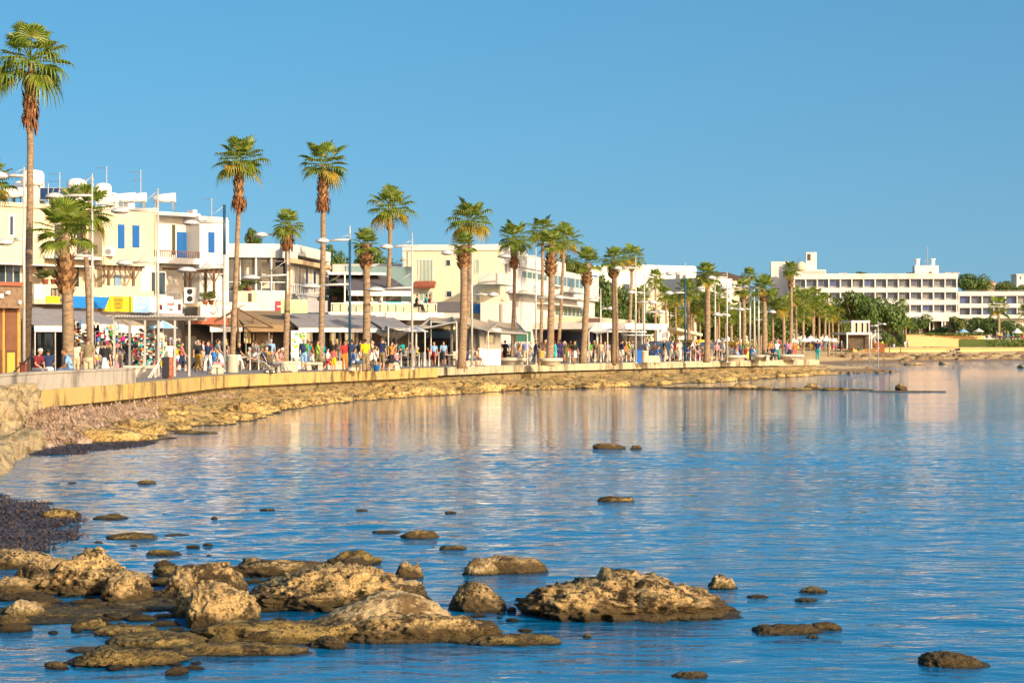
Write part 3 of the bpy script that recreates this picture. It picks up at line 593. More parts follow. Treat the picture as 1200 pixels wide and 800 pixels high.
PL=[
(30,95,68,50,9.5,(88,140),'tallest palm in the picture, with red-brown dead skirt at the left',dict(red=.6,pxt=36,crown=1)),
(78,92,268,42,15,(302,345),'stout palm with wide woven boot collar behind the seated men',dict(pxt=76,crown=3)),
(105,97,246,40,7.5,None,'slim leaning palm rising through the crown of the stout palm',dict(pxt=97,crown=0)),
(-14,96,212,34,9,None,'palm whose fronds poke in at the left frame edge',dict()),
(272,112,186,32,7,(196,236),'tall palm beside the blue lamp mast with long boot sleeve',dict(pxt=281,red=.25,crown=5)),
(334,121,262,21,7.5,(267,283),'short palm in front of the modern white building',dict(pxt=337,red=.7,crown=1)),
(375,124,190,32,7.5,(207,238),'tall palm at the right edge of the modern white building',dict(pxt=379,red=.35,crown=0)),
(428,124,284,20,10.5,(288,316),'stocky palm directly behind the yellow-shirted man',dict(pxt=429,crown=3)),
(452,150,242,29,6,(262,270),'tall slender palm behind the grey restaurant roof',dict(pxt=458,crown=4)),
(541,129,286,17,10.5,(292,316),'thickest trunk of the row, standing by the bench in front of the cream hotel',dict(pxt=544,crown=3)),
(546,152,256,30,6.5,None,'tall thin palm just behind the thickest trunk',dict(pxt=551,crown=4)),
(600,146,277,23,5,(285,304),'slender palm rising out of the first round planter',dict(pxt=603,red=.3,crown=1)),
(633,160,269,21,4.5,None,'thin palm half hidden between the mast and the thick planter palm',dict(pxt=636,crown=4)),
(644,143,284,19,9.5,(300,324),'thick palm in the second round planter with bulging boot collar',dict(pxt=646,crown=3)),
(654,166,280,23,4.5,(296,304),'thin dark palm leaning right behind the thick planter palm',dict(pxt=661,crown=4)),
(683,154,306,20,8.5,(320,336),'palm with upright spiky fronds at the end of the white hotel',dict(pxt=689,crown=3)),
(720,158,303,17,8.5,(312,326),'bare straight palm beside the blue bin',dict(pxt=719,crown=5)),
(736,185,300,18,4.5,(310,318),'palm with golden lower fronds behind the bare straight palm',dict(pxt=741,crown=4)),
(767,205,325,12,3.2,None,'thin palm in front of the white block with the chimney row',dict(pxt=768)),
(780,215,345,12,2.8,None,'small palm near the round clock sign',dict()),
(752,222,345,13,3,None,'palm with shadowed crown left of the round clock sign',dict()),
(791,208,352,10,2.6,None,'short palm just left of the dark blue mast',dict()),
(806,195,340,17,5,None,'bushy palm crowding the dark blue mast',dict()),
(812,230,362,11,3,None,'low palm right of the dark blue mast',dict()),
(828,168,322,18,7.5,(326,334),'wind-bent palm standing alone between two white masts',dict(pxt=829,crown=5)),
(842,225,345,15,3,None,'shaded palm behind the wind-bent palm',dict()),
(856,205,372,11,4.5,None,'short-trunked palm between the white masts',dict()),
(871,190,338,14,5.5,(345,355),'palm in the crowded cluster left of the thick cluster palm',dict(crown=2)),
(878,235,322,11,3,None,'dark palm topping the mast cluster',dict()),
(895,181,337,18,6.5,(345,353),'thick cluster palm standing over the far round benches',dict(crown=3)),
(905,240,350,14,3,None,'leafy palm filling the gap right of the thick cluster palm',dict()),
(918,238,357,14,4.5,None,'yellow-green palm left of the lone skyline palm',dict(crown=4)),
(926,205,316,12,4.2,(322,340),'lone skyline palm in front of the hotel tower',dict(pxt=927,crown=5)),
(941,250,350,15,3,None,'palm in the green mass under the hotel roof, left one',dict()),
(952,255,362,14,3,None,'low palm under the hotel windows beside the white frame',dict(crown=4)),
(966,262,352,13,3.5,None,'palm with clear pale trunk in front of the hotel',dict(pxt=967)),
(982,275,358,12,2.6,None,'palm leaning against the dark fig tree',dict(crown=4)),
(1061,400,380,12,3.2,None,'short orange-tinged palm in front of the tan terrace wall',dict(crown=4,gz=2.2)),
(1058,440,355,8,2.5,None,'small palm by the hotel corner bay',dict(gz=3.0)),
(1170,420,360,16,4,None,'date-like palm standing alone before the low hotel wing',dict(gz=2.4,crown=2)),
(1205,425,365,15,4,None,'palm cut by the right frame edge',dict(gz=2.4)),
]
for i,(px,D,pyc,cr,tw,sk,lab,kw) in enumerate(PL):
    if px>930 and 210<D<300: D+=85
    D2=D; gz=kw.pop('gz',None)
    if gz is None: gz=DK if D<192 else ground(X(px,D),D)
    palm(px,D2,pyc,cr,tw,sk,i+1,lab,gz=gz,**kw)
rb=random.Random(77)
zones=['behind the white canopies','behind the parked blue cars','behind the yellow kiosks','behind the far round benches','in front of the fig trees']
for k in range(34):
    px=700+k*8.4+rb.uniform(-4,4); D=rb.uniform(225,300)+(70 if px>900 else 0); 
    palm(px,D,rb.uniform(342,372),rb.uniform(11,15),2.8,None,60+k,'slender palm in the green background row '+zones[min(4,int((px-700)/58))],gz=ground(X(px,D),D),group='background palms behind the promenade')
# ---------------------------------------------------------------- broadleaf trees and shrubs
leafD=M('dark_evergreen_leaves',(.06,.11,.02),(.12,.17,.03),sc=.8,rough=.5,trans=.2,spec=.4,c3=(.15,.17,.03),sc3=.5)
leafO=M('olive_green_leaves',(.11,.14,.035),(.19,.20,.05),sc=.8,rough=.55,trans=.2)
barkm=M('tree_bark',(.20,.14,.09),(.13,.09,.06),sc=6,rough=.95,bump=.5)
def leafy(seed,n,leaf,lobes=9,flat=.8):
    r=np.random.RandomState(seed); cs=[];
    for i in range(lobes):
        a=r.uniform(0,2*PI); q=r.uniform(0,.62); cs.append((q*math.cos(a),q*math.sin(a),r.uniform(-.35,.45)*flat,r.uniform(.28,.5)))
    V=[];Fs=[]
    for c in cs:
        m=int(n*c[3]**2/sum(x[3]**2 for x in cs)); d=r.normal(size=(m,3)); d/=np.linalg.norm(d,axis=1)[:,None]; rad=c[3]*(r.uniform(.35,1,m)**.35)*(1+.35*vnoise(d*2.5+c[0]*9,seed)); P=np.array(c[:3])+d*rad[:,None]*np.array([1,1,flat])
        for p,dd_ in zip(P,d):
            nn=Vector(dd_)+Vector(r.normal(size=3))*.55; u=nn.cross(Vector(r.normal(size=3))).normalized(); w=nn.cross(u).normalized(); s=leaf*r.uniform(.6,1.35); p=Vector(p)
            k=len(V); V+= [p-u*s,p-w*s*.5,p+u*s,p+w*s*.5]; Fs.append((k,k+1,k+2,k+3))
    me=bpy.data.meshes.new('crown'); me.from_pydata([v[:] for v in V],[],Fs); me.update(); return me
LM=[leafy(1,5200,.05,11),leafy(2,5200,.05,9),leafy(3,4200,.055,14,.7),leafy(4,2600,.07,6)]
for m in LM[:3]: m.materials.append(leafD)
LM[3].materials.append(leafO)
LMO=[m.copy() for m in LM[:2]]; 
for m in LMO: m.materials.clear(); m.materials.append(leafO)
def tree(px,D,pyt,pyb,wpx,label,seed=0,ol=False,base=None,group='trees behind the seafront',cat='tree'):
    if px>900 and 230<D<320: D+=75
    x=X(px,D); g=(DK if D<192 else ground(x,D)) if base is None else base; zt=Z(pyt,D); zb=Z(pyb,D); rx=wpx*D/F/2; rz=(zt-zb)/2; c=(zt+zb)/2-g
    e=empty('broadleaf_tree' if cat=='tree' else 'shrub',(x,D,g),0,label,cat,group); rng=random.Random(seed)
    mb=MB(); h=max(.3,c); mb.tube([(0,0,0),(.1,0,h*.5),(0,.1,h)],[max(.1,rx*.07),max(.07,rx*.05),.04],7)
    for k in range(5):
        a=k*1.3+seed; mb.tube([(0,0,h*.45),(math.cos(a)*rx*.3,math.sin(a)*rx*.3,h*.75),(math.cos(a)*rx*.6,math.sin(a)*rx*.6,h+rz*.25)],[rx*.04,rx*.03,.03],5)
    mb.build('trunk',barkm,e,True)
    me=(LMO if ol else LM)[rng.randrange(2)] if not ol and True or ol else LM[0]
    if not ol and seed%3==0: me=LM[2]
    link('crown',me,None,e,(0,0,c),(0,0,rng.uniform(0,6)),(rx*1.28,rx*1.1,rz*1.45))
    return e
TR=[(715,240,350,404,44,'dense dark bush behind the brown sign',0),(752,248,345,400,48,'dark bush left of the arched wall',0),(785,255,352,402,40,'dark bush right of the arched wall',1),(815,262,340,402,48,'tall dark bush under the stepped villa',0),(850,265,338,402,46,'tall dark bush under the brown-roofed house',0),(885,268,340,402,50,'tall dark tree behind the mast cluster and benches',1),(925,285,338,402,54,'tall dark tree behind the lone skyline palm',0),(958,292,340,400,52,'tall dark tree left of the beach cafe parasols',0),(985,315,344,396,44,'dense tree just left of the fig tree',1),(1075,415,366,392,30,'dark shrub tree beside the hotel canopy left post',0),(1165,430,366,394,30,'dark tree behind the date-like palm',0),(296,185,262,300,26,'wispy tree showing over the modern white building',1),
(395,190,283,350,54,'dense green tree left of the grey restaurant roof',0),(432,200,281,350,60,'dense green tree in the middle behind the restaurant roof',0),(460,205,288,350,50,'dense tree touching the cream hotel corner',1),
(672,235,296,330,34,'dark tree top peeking over the white hotel',0),(707,230,310,395,46,'tall dark tree right of the white hotel',0),
(735,255,325,400,50,'dark tree behind the white canopies',1),(765,262,372,405,46,'low bushy tree behind the clock sign',0),(800,270,365,408,50,'bushy tree behind the dark blue mast',0),(835,270,350,408,48,'bushy dark tree behind the wind-bent palm',1),(868,275,352,408,46,'dark tree behind the mast cluster',0),(905,280,352,408,52,'shaded tree behind the far round benches',0),
(945,300,346,404,50,'tree mass below the left hotel windows',0),(975,310,362,403,40,'yellowish green tree left of the fig tree',2),(1006,360,333,393,66,'large dense fig tree in front of the hotel, left half',0),(1038,365,336,393,56,'large dense fig tree in front of the hotel, right half',0),
(1123,425,367,393,30,'round grey-green tree beside the hotel canopy',2),(1146,440,365,395,36,'dark round tree under the low wing',0),(1185,445,368,402,44,'dark hanging tree at the right under the low wing',0),(1100,430,380,396,24,'dark tree behind the blue parasol',0),
(1143,640,314,345,44,'big round tree rising behind the low hotel wing',0),(1176,660,325,345,26,'tree beyond the low wing, second from the right',0),(1198,650,330,346,22,'tree beyond the low wing at the frame edge',0),(1010,620,316,330,20,'tree top showing over the hotel roof left of centre',1),(1055,330,383,407,14,'small bush at the left end of the tan terrace wall',0),(1042,330,386,408,16,'small round bush beside the rusty sculpture',0)]
for i,(px,D,t,b,w,lab,k) in enumerate(TR): tree(px,D,t,b,w,lab,i+(0 if k!=0 else 0),ol=(k==2),base=(5 if D>600 else None))
# ---------------------------------------------------------------- lamp masts
steel=M('galvanised_white_metal',(.52,.50,.45),(.42,.41,.38),sc=4,rough=.35,metal=.2)
bluem=M('blue_painted_metal',(.012,.05,.10),(.02,.07,.13),sc=4,rough=.4)
lampm=M('lamp_glass_cover',(.55,.53,.50),rough=.25,spec=.6)
lampu=M('lamp_underside',(.30,.30,.30),rough=.4)
def lampmast(px,D,pyt,arms,label,blue=None,foot=None,gz=DK,w=.085):
    """arms: (row, end px, row of the lamp)"""
    x=X(px,D); e=empty('lamp_mast',(x,D,gz),0,label,'lamp mast','lamp masts along the promenade'); H=Z(pyt,D)-gz
    mb=MB(); 
    if blue: 
        a,b=Z(blue[1],D)-gz,Z(blue[0],D)-gz; mb.tube([(0,0,0),(0,0,a)],[w*1.2,w],10); mb.build('pole',steel,e,True) if a>.3 else None
        mb=MB(); mb.tube([(0,0,max(0,a-.02)),(0,0,b)],[w*1.25,w*1.15],10); mb.build('blue_sleeve',bluem,e,True); mb=MB(); mb.tube([(0,0,b+.01),(0,0,H)],[w*.8,w*.5],8); mb.build('upper_pole',steel,e,True)
    else: mb.tube([(0,0,0),(0,0,H*.55),(0,0,H)],[w*1.2,w,w*.6],10); mb.build('pole',steel,e,True)
    mb=MB(); mb.lathe([(w*2.2,0),(w*2.2,.06),(w*1.3,.10)],12); mb.build('base_plate',steel,e)
    for pya,pxe,pyl in arms:
        z=Z(pya,D)-gz; xe=X(pxe,D)-x; zl=Z(pyl,D)-gz; sg=1 if xe>0 else -1; L=abs(xe)
        mb=MB(); mb.tube([(0,0,z),(xe*.5,0,z+(zl-z)*.4+.03),(xe-sg*.35,0,zl+.04)],[.06,.075,.05],8)
        mb.tube([(0,0,z+.9 if L>1.6 else z+.3),(xe*.62,0,z+(zl-z)*.5+.05)],.014,4); a=mb.build('arm',steel,e,True)
        r=min(.58,max(.36,L*.26)); l=MB(); l.lathe([(r*.98,-.03),(r,.0),(r*.93,.07),(r*.7,.15),(r*.35,.2),(.05,.22)],16); lo=l.build('lamp',lampm,e,True,loc=(xe,0,zl))
        u=MB(); u.lathe([(r*.5,-.10),(r*.9,-.035),(r*.5,-.031)],16); u.build('lamp_underside',lampu,lo,True)
    return e
lm=[
(28,87,196,[(206,0,207),(280,6,285)],None,'white lamp mast beside the tallest palm'),
(108,96,203,[(229,64,231),(300,72,302)],None,'white lamp mast rising beside the slim leaning palm'),
(185,101,221,[(245,141,248),(306,146,309)],None,'white lamp mast standing in front of the pergola'),
(263,112,240,[(260,224,262),(313,219,317)],(240,298),'lamp mast with blue upper half left of the tall boot-sleeved palm'),
(337,121,268,[(274,306,276),(322,294,326)],None,'lamp mast hidden behind the short palm at the modern building'),
(410,118,264,[(281,378,283),(333,364,336)],(281,429),'dark blue lamp mast left of the stocky palm'),
(483,122,273,[(288,453,290),(337,440,340)],None,'slim white lamp mast in front of the grey roof'),
(553,133,294,[(297,524,297),(345,578,346)],None,'white lamp mast right of the thickest palm, one lamp on each side'),
(628,150,290,[(300,592,301),(340,600,343),(349,655,349)],None,'grey lamp mast between the two round planters'),
(745,156,301,[(314,724,315),(354,765,355)],None,'bright white mast next to the blue bin'),
(755,180,322,[(343,740,343),(366,775,366)],None,'grey mast just behind the bright white mast'),
(803,161,308,[(320,785,321),(343,784,344)],(326,424),'dark blue mast in front of the bushy palm'),
(852,165,318,[(325,834,326),(368,840,369)],None,'tall white mast right of the wind-bent palm'),
(838,195,331,[(341,822,341),(370,852,370)],None,'thinner white mast seen between the palms'),
(867,192,343,[(362,855,362)],None,'white mast left of the palm cluster'),
(879,182,334,[(337,850,338),(362,868,363)],None,'first of the twin masts by the far round benches'),
(889,183,336,[(337,875,337),(366,905,366)],None,'second of the twin masts by the far round benches'),
(884,205,336,[(347,872,347),(375,895,375)],None,'pale mast between the twin masts'),
(704,172,338,[(349,692,349),(362,716,362)],None,'mast with a blue box on its arm near the white canopy'),
(1019,300,378,[(382,1026,382)],None,'small white mast by the glass pavilion'),
(1029,305,376,[(379,1036,380)],None,'thin pale mast right of the glass pavilion')]
for px,D,t,arms,bl,lab in lm: lampmast(px,D,t,arms,lab,bl,gz=DK if D<192 else ground(X(px,D),D),w=.066 if D<175 else .085)
# ---------------------------------------------------------------- buildings
white=M('white_render',(.64,.615,.57),(.58,.555,.51),sc=.5,rough=.85,bump=.05,c3=(.48,.45,.40),sc3=.35)
cream=M('cream_render',(.62,.53,.37),(.56,.47,.325),sc=.4,rough=.85,bump=.05,c3=(.54,.45,.31),sc3=.4)
yel=M('pale_yellow_render',(.70,.63,.43),(.65,.58,.39),sc=.3,rough=.85)
grn=M('teal_grey_render',(.16,.24,.24),(.13,.20,.21),sc=.8,rough=.8)
glass=M('dark_window_glass',(.03,.045,.06),rough=.06,spec=.8)
glassH=M('hotel_window_glass',(.055,.06,.10),(.11,.11,.135),sc=.25,rough=.15,spec=.6)
curt=M('pale_curtain',(.55,.50,.40),(.40,.37,.32),sc=4,rough=.9,stretch=(6,1,.2))
gcurt=M('green_curtain',(.16,.30,.24),(.42,.46,.36),sc=5,rough=.9,stretch=(5,1,.15))
blue=M('blue_shutter_paint',(.008,.10,.33),(.012,.12,.38),sc=9,rough=.5,stretch=(1,1,9))
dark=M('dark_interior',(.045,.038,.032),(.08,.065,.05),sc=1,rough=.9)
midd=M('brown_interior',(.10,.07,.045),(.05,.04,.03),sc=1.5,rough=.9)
wood=M('dark_pergola_wood',(.12,.07,.04),(.17,.10,.055),sc=6,rough=.8)
lwood=M('light_wood',(.50,.27,.06),(.42,.20,.05),sc=6,rough=.6)
greyw=M('grey_band',(.33,.32,.33),(.28,.27,.29),sc=.8,rough=.7)
terr=M('terracotta',(.35,.10,.05),(.28,.09,.05),sc=3,rough=.85)
awnG=M('grey_awning_cloth',(.27,.25,.25),(.22,.205,.205),sc=1.2,rough=.9)
awnB=M('beige_awning_cloth',(.42,.34,.24),(.36,.29,.2),sc=1.2,rough=.9)
awnT=M('tan_awning_cloth',(.30,.20,.10),(.25,.17,.09),sc=1.2,rough=.9)
awnW=M('white_awning_cloth',(.72,.68,.60),(.66,.62,.56),sc=1.2,rough=.9)
railb=M('brown_balcony_railing',(.16,.08,.04),rough=.6)
metal=M('grey_metal',(.35,.34,.32),rough=.4,metal=.5)
black=M('black_plastic',(.02,.02,.022),rough=.5)
whitep=M('white_plastic',(.75,.74,.70),rough=.4)
sgn_y=M('yellow_sign_face',(.80,.62,.02),rough=.5); sgn_b=M('blue_sign_face',(.01,.17,.52),rough=.5); sgn_l=M('light_blue_sign_face',(.25,.45,.70),(.35,.52,.72),sc=2,rough=.5); sgn_w=M('white_sign_face',(.78,.76,.72),rough=.5)
class Fac:
    def __init__(s,name,px0,D0,px1,D1,label,cat='building',z=DK,group=None):
        s.z0=z; s.a=Vector((X(px0,D0),D0)); b=Vector((X(px1,D1),D1)); s.L=(b-s.a).length; s.d=(b-s.a)/s.L; s.n=Vector((-s.d.y,s.d.x))
        s.e=empty(name,(s.a.x,s.a.y,z),math.atan2(s.d.y,s.d.x),label,cat,group)
    def u(s,px,v=0):
        k=(px-600)/F; o=s.a+s.n*v; return (k*o.y-o.x)/(s.d.x-k*s.d.y)
    def D(s,px,v=0): return (s.a+s.n*v+s.d*s.u(px,v)).y
    def z(s,px,py,v=0): return Z(py,s.D(px,v))-s.z0
    def box(s,mb,p0,p1,yt,yb,v0,v1,mi=0,lev=True):
        pm=(p0+p1)/2; z1=s.z(pm,yt,v0) if yt is not None else 0; z0=s.z(pm,yb,v0) if yb is not None else 0
        return mb.box(s.u(p0,v0),s.u(p1,v0),v0,v1,z0,z1,mi)
    def part(s,name,mat,boxes,parent=None,**k):
        mb=MB()
        for b in boxes: s.box(mb,*b)
        return mb.build(name,mat,parent or s.e,**k)
    def win(s,p0,p1,yt,yb,frame=None,pane=None,v=0,fw=.07,mull=0,name='window',proud=.05):
        u0,u1=s.u(p0,v),s.u(p1,v); pm=(p0+p1)/2; z1=s.z(pm,yt,v); z0=s.z(pm,yb,v); mb=MB(); a,b=v-proud,v+.02
        mb.box(u0,u1,a,b,z1-fw,z1); mb.box(u0,u1,a,b,z0,z0+fw); mb.box(u0,u0+fw,a,b,z0+fw,z1-fw); mb.box(u1-fw,u1,a,b,z0+fw,z1-fw)
        for i in range(mull): x=u0+(u1-u0)*(i+1)/(mull+1); mb.box(x-fw*.35,x+fw*.35,a+.01,b,z0+fw,z1-fw)
        w=mb.build(name,frame or white,s.e); mb=MB(); mb.box(u0+fw*.9,u1-fw*.9,v-.012,v+.03,z0+fw*.9,z1-fw*.9); mb.build('pane',pane or glass,w); return w
    def shutter(s,p0,p1,yt,yb,v=0,mat=None,name='shutter'):
        u0,u1=s.u(p0,v),s.u(p1,v); pm=(p0+p1)/2; z1=s.z(pm,yt,v); z0=s.z(pm,yb,v); mb=MB(); mb.box(u0,u1,v-.05,v+.01,z0,z1); m=(u0+u1)/2
        nl=int((z1-z0)/.12)
        for h in ((u0+.06,m-.03),(m+.03,u1-.06)):
            for i in range(1,nl): mb.box(h[0],h[1],v-.075,v-.045,z0+i*(z1-z0)/nl-.035,z0+i*(z1-z0)/nl+.03)
        return mb.build(name,mat or blue,s.e)
    def rail(s,p0,p1,yt,yb,v=0,mat=None,step=.16,name='railing',solid=False):
        u0,u1=s.u(p0,v),s.u(p1,v); pm=(p0+p1)/2; z1=s.z(pm,yt,v); z0=s.z(pm,yb,v); mb=MB(); mb.box(u0,u1,v-.03,v+.03,z1-.06,z1); mb.box(u0,u1,v-.02,v+.02,z0,z0+.05)
        n=max(2,int((u1-u0)/step))
        for i in range(n+1): x=u0+(u1-u0-.04)*i/n; mb.box(x,x+.04,v-.015,v+.015,z0+.05,z1-.06)
        return mb.build(name,mat or railb,s.e)
def awning(f,p0,p1,yt,yb,vt,vb,mat,label,valance=.3,vm=None,posts=True,name='awning',group='awnings over the shop fronts',ribs=5):
    """sloping sheet from the back edge (row yt at depth vt) to the front edge (row yb at depth vb)"""
    ua,ub=f.u(p0,vb),f.u(p1,vb); pm=(p0+p1)/2; zb=f.z(pm,yb,vb); zt=f.z(pm,yt,vt)
    M_=f.e.matrix_basis; e=empty(name,(0,0,0),0,label,'awning',group); e.location=Matrix.Translation(f.e.location)@Matrix.Rotation(f.e.rotation_euler.z,4,'Z')@Vector((ua,vb,0)); e.rotation_euler=(0,0,f.e.rotation_euler.z)
    W_=ub-ua; dv=vt-vb; mb=MB(); mb.slab([(0,0,zb),(W_,0,zb),(W_,dv,zt),(0,dv,zt)],.04); mb.build('canopy',mat,e)
    mb=MB(); mb.box(0.001,W_-.001,-.03,.012,zb-valance-.02,zb-.045); mb.build('valance',vm or mat,e)
    mb=MB()
    for i in range(ribs): x=.08+(W_-.16)*i/(ribs-1); mb.tube([(x,.1,zb-.12),(x,dv,zt-.12)],.03,4)
    if posts:
        for x in (.15,W_*.5,W_-.15): mb.tube([(x,.12,0),(x,.12,zb-.1)],.045,6)
    mb.build('frame',metal,e); return e
# ---- apartment building with blue shutters
B=Fac('apartment_building',-40,124,266,140,'cream seafront apartments with blue shutters, balconies and rooftop tanks')
P_=B.part
back=9
P_('wall',cream,[(-40,52,241,None,0,back),(52,120,244,311,1.2,back),(52,120,311,None,.3,back),(120,183,246,None,-.25,back)])
P_('wall',white,[(183,207,252,None,1.1,back),(207,234,252,None,1.15,back),(234,266,258,None,-.3,back),(165,183,312,None,-.3,-.25)])
P_('roof_parapet',cream,[(-40,54,236.5,241.5,-.15,back+.1),(54,121,240,245,.1,back+.1)])
P_('roof_parapet',white,[(119,184,243,247,-.35,back+.1),(183,235,249,253,-.1,back+.1),(233,267,254,259,-.4,back+.1)])
P_('balcony_slab',white,[(52,121,300,303.5,-.2,1.25),(181,236,302,309,-.35,1.1),(-40,119,309,311,-1.2,.2)])
P_('balcony_slab',cream,[(40,268,352,358,-1.6,.2)])
P_('balcony_wall',cream,[(60,120,336,352,-1.6,-1.45),(120,165,335,352,-1.62,-1.45),(165,180,341,352,-1.62,-1.45)])
P_('balcony_wall',white,[(40,60,333,350,-1.6,-1.45),(235,270,357,372,-1.75,-1.45),(266,268,258,372,-.28,5)])
B.win(9,17,251,278,white,glass,fw=.14); B.win(62,74,262,300,white,dark,v=1.2); B.win(88,100,262,299,white,dark,v=1.2); B.win(108,117,287,297,midd,midd,v=.3,proud=.02)
B.shutter(138,145.5,263,291,v=-.25); B.shutter(155,163,264,290,v=-.25); B.shutter(207,222,272,303,v=1.1,name='balcony_door'); B.shutter(244,251,272,296,v=-.3); B.shutter(134,141,322,345,v=-.3,mat=M('faded_blue_shutter',(.20,.32,.45),rough=.6))
B.rail(181,234,294,303,v=-.3); B.rail(158,181,341,352,v=-1.5,step=.3); B.rail(194,232,342,353,v=-1.5,step=.3,mat=metal); B.rail(60,74,338,352,v=-1.64,mat=black,step=.25)
B.win(176,194,318,346,white,glass,v=-.3,mull=1); B.win(214,232,318,348,white,midd,v=1.15,mull=1,fw=.09); B.win(72,92,312,346,midd,glass,v=.3,mull=2); B.win(-12,24,308,338,white,glass,v=0,mull=3); B.win(200,206,262,300,white,dark,v=1.1); B.win(238,243,318,345,cream,midd,v=-.3)
B.part('shop_front',dark,[(-40,266,362,None,-.15,-.02)]) if False else None
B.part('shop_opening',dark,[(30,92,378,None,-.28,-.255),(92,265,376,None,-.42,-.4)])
B.part('fascia_board',terr,[(232,268,372,380,-2.4,-1.6)])
B.part('chimney',white,[(66,72,233,241,2,2.6),(79,84,231,241,3,3.6),(150,158,238,245,2,3),(226,231,246,253,3,3.6)])
def onroof(f,px,py,v,what,label,s=1,group=None):
    u=f.u(px,v); z=f.z(px,py,v); loc=Matrix.Translation(f.e.location)@Matrix.Rotation(f.e.rotation_euler.z,4,'Z')@Vector((u,v,z))
    e=empty(what,loc,0,label,what.replace('_',' '),group); return e
def tank(f,px,pyb,v,label,r=.62,h=1.1,st=1.1):
    e=onroof(f,px,pyb,v,'water_tank',label,group='rooftop water tanks'); mb=MB(); mb.lathe([(.1,st),(r*.9,st+.03),(r,st+h*.25),(r,st+h*.75),(r*.8,st+h*.95),(.2,st+h*1.02)],16); mb.build('tank',whitep,e,True)
    mb=MB(); mb.box(-.4,.4,-.4,.4,0,st); mb.build('stand',white,e); mb=MB(); mb.tube([(r*.9,0,st+.2),(r+.25,0,st+.15),(r+.25,0,0)],.03,5); mb.build('pipe',metal,e); return e
tank(B,38,240,2,'round white water tank on a plinth next to the tallest palm trunk',.75,1.0,1.2); tank(B,90,240,3,'white rooftop tank with rounded lid above the stout palm',.65,1.2,.5); tank(B,102,239,3,'smaller white rooftop tank beside the rounded-lid one',.42,.7,.3)
tank(B,121,240,2,'white rooftop tank by the thin antenna',.55,.9,.5); tank(B,131,244,2,'rightmost white rooftop tank of the apartments',.5,.7,.3); tank(B,43,240,4,'white rooftop tank half hidden behind the round one',.5,.8,.9)
solar=M('solar_panel_glass',(.02,.04,.09),(.03,.06,.14),sc=3,rough=.15,spec=.8)
for i,(px,lab) in enumerate([(50,'solar panel tilted beside the tank plinth'),(57,'second solar panel right of the tank plinth'),(72,'solar panel behind the chimney'),(80,'solar panel under the rounded-lid tank')]):
    e=onroof(B,px,240,2,'solar_panel',lab,group='rooftop solar panels'); mb=MB(); mb.slab([(-.55,-.5,.25),(.55,-.5,.25),(.55,.6,1.1),(-.55,.6,1.1)],.06); mb.build('panel',solar,e); mb=MB(); mb.tube([(-.5,.5,0),(-.5,.5,1)],.03,5); mb.tube([(.5,.5,0),(.5,.5,1)],.03,5); mb.tube([(-.58,-.53,.25),(-.58,.63,1.12),(.58,.63,1.12),(.58,-.53,.25),(-.58,-.53,.25)],.03,4); mb.build('frame',steel,e)
def antenna(f,px,pyb,v,h,label,els=3,z=0):
    h*=.8
    e=onroof(f,px,pyb,v,'antenna',label,group='rooftop antennas'); mb=MB(); mb.tube([(0,0,0),(0,0,h)],.03,5); mb.build('mast',steel,e); mb=MB()
    for i in range(els):
        zz=h*(.95-.22*i); mb.tube([(-.7,0,zz),(0.1,0,zz)],.016,4)
        for k in range(6): mb.tube([(-.7+k*.13,-.18,zz),(-.7+k*.13,.18,zz)],.01,3)
    mb.build('elements',metal,e)
antenna(B,70,240,2,2.6,'television antenna between the first two tanks',2); antenna(B,109,240,2,2.2,'white pole antenna above the slim palm',1); antenna(B,125,240,3,3.2,'tall thin antenna on the apartment roof',1); antenna(B,165,245,3,3.3,'antenna with guy wire over the blue shutters',2); antenna(B,248,256,5,1.8,'small antenna at the right end of the apartment roof',1)
for i,(px,w_) in enumerate([(8,2.4),(18,1.8),(27,1.5),(143,1.8),(158,1.6),(193,1.5)]):
    e=onroof(B,px,241 if px<60 else 246,3,'roof_unit',['low white rooftop heater lying at the left frame edge','white rooftop unit next to the low heater','white rooftop unit left of the tallest palm','white rooftop unit above the first blue shutter','white rooftop box above the second blue shutter','white rooftop box over the balcony door'][i]); mb=MB(); mb.tube([(-w_/2,0,.75),(w_/2,0,.85)],[.3,.32],12); mb.build('cylinder',whitep,e,True); mb=MB(); mb.box(-w_/2+.1,-w_/2+.2,-.25,.25,0,.55); mb.box(w_/2-.2,w_/2-.1,-.25,.25,0,.6); mb.build('legs',metal,e); e['category']='water heater'
e=onroof(B,24,237,4,'satellite_dish','white satellite dish at the left of the roof'); mb=MB(); mb.lathe([(.02,0),(.3,.06),(.55,.2),(.53,.22),(.28,.09),(.02,.03)],16); o=mb.build('dish',whitep,e,True,loc=(0,0,.8),rot=(R(60),0,R(20))); mb=MB(); mb.tube([(0,0,0),(0,.05,.8)],.03,5); mb.build('post',metal,e)
# timber pergolas on the first-floor terrace
def pergola(p0,p1,yt,yb,v,label):
    u0,u1=B.u(p0,v),B.u(p1,v); pm=(p0+p1)/2; z1=B.z(pm,yt,v); z0=B.z(pm,yb,v); mb=MB(); mb.box(u0,u1,v-.06,v+.06,z1-.32,z1-.14)
    o=mb.build('pergola_beam',wood,B.e); mb=MB()
    n=int((u1-u0)/.45)
    for i in range(n+1): x=u0+.1+(u1-u0-.2)*i/n; mb.box(x-.04,x+.04,v-.4,v+1.6,z1-.135,z1)
    mb.build('pergola_rafters',wood,B.e)
    for x in (u0+(u1-u0)*.28,u0+(u1-u0)*.82):
        mb=MB(); mb.box(x-.08,x+.08,v-.055,v+.055,z0,z1-.325); mb.tube([(x,v,z1-1.0),(x-.45,v,z1-.33)],.05,4); mb.tube([(x,v,z1-1.0),(x+.45,v,z1-.33)],.05,4); mb.build('pergola_post',wood,B.e)
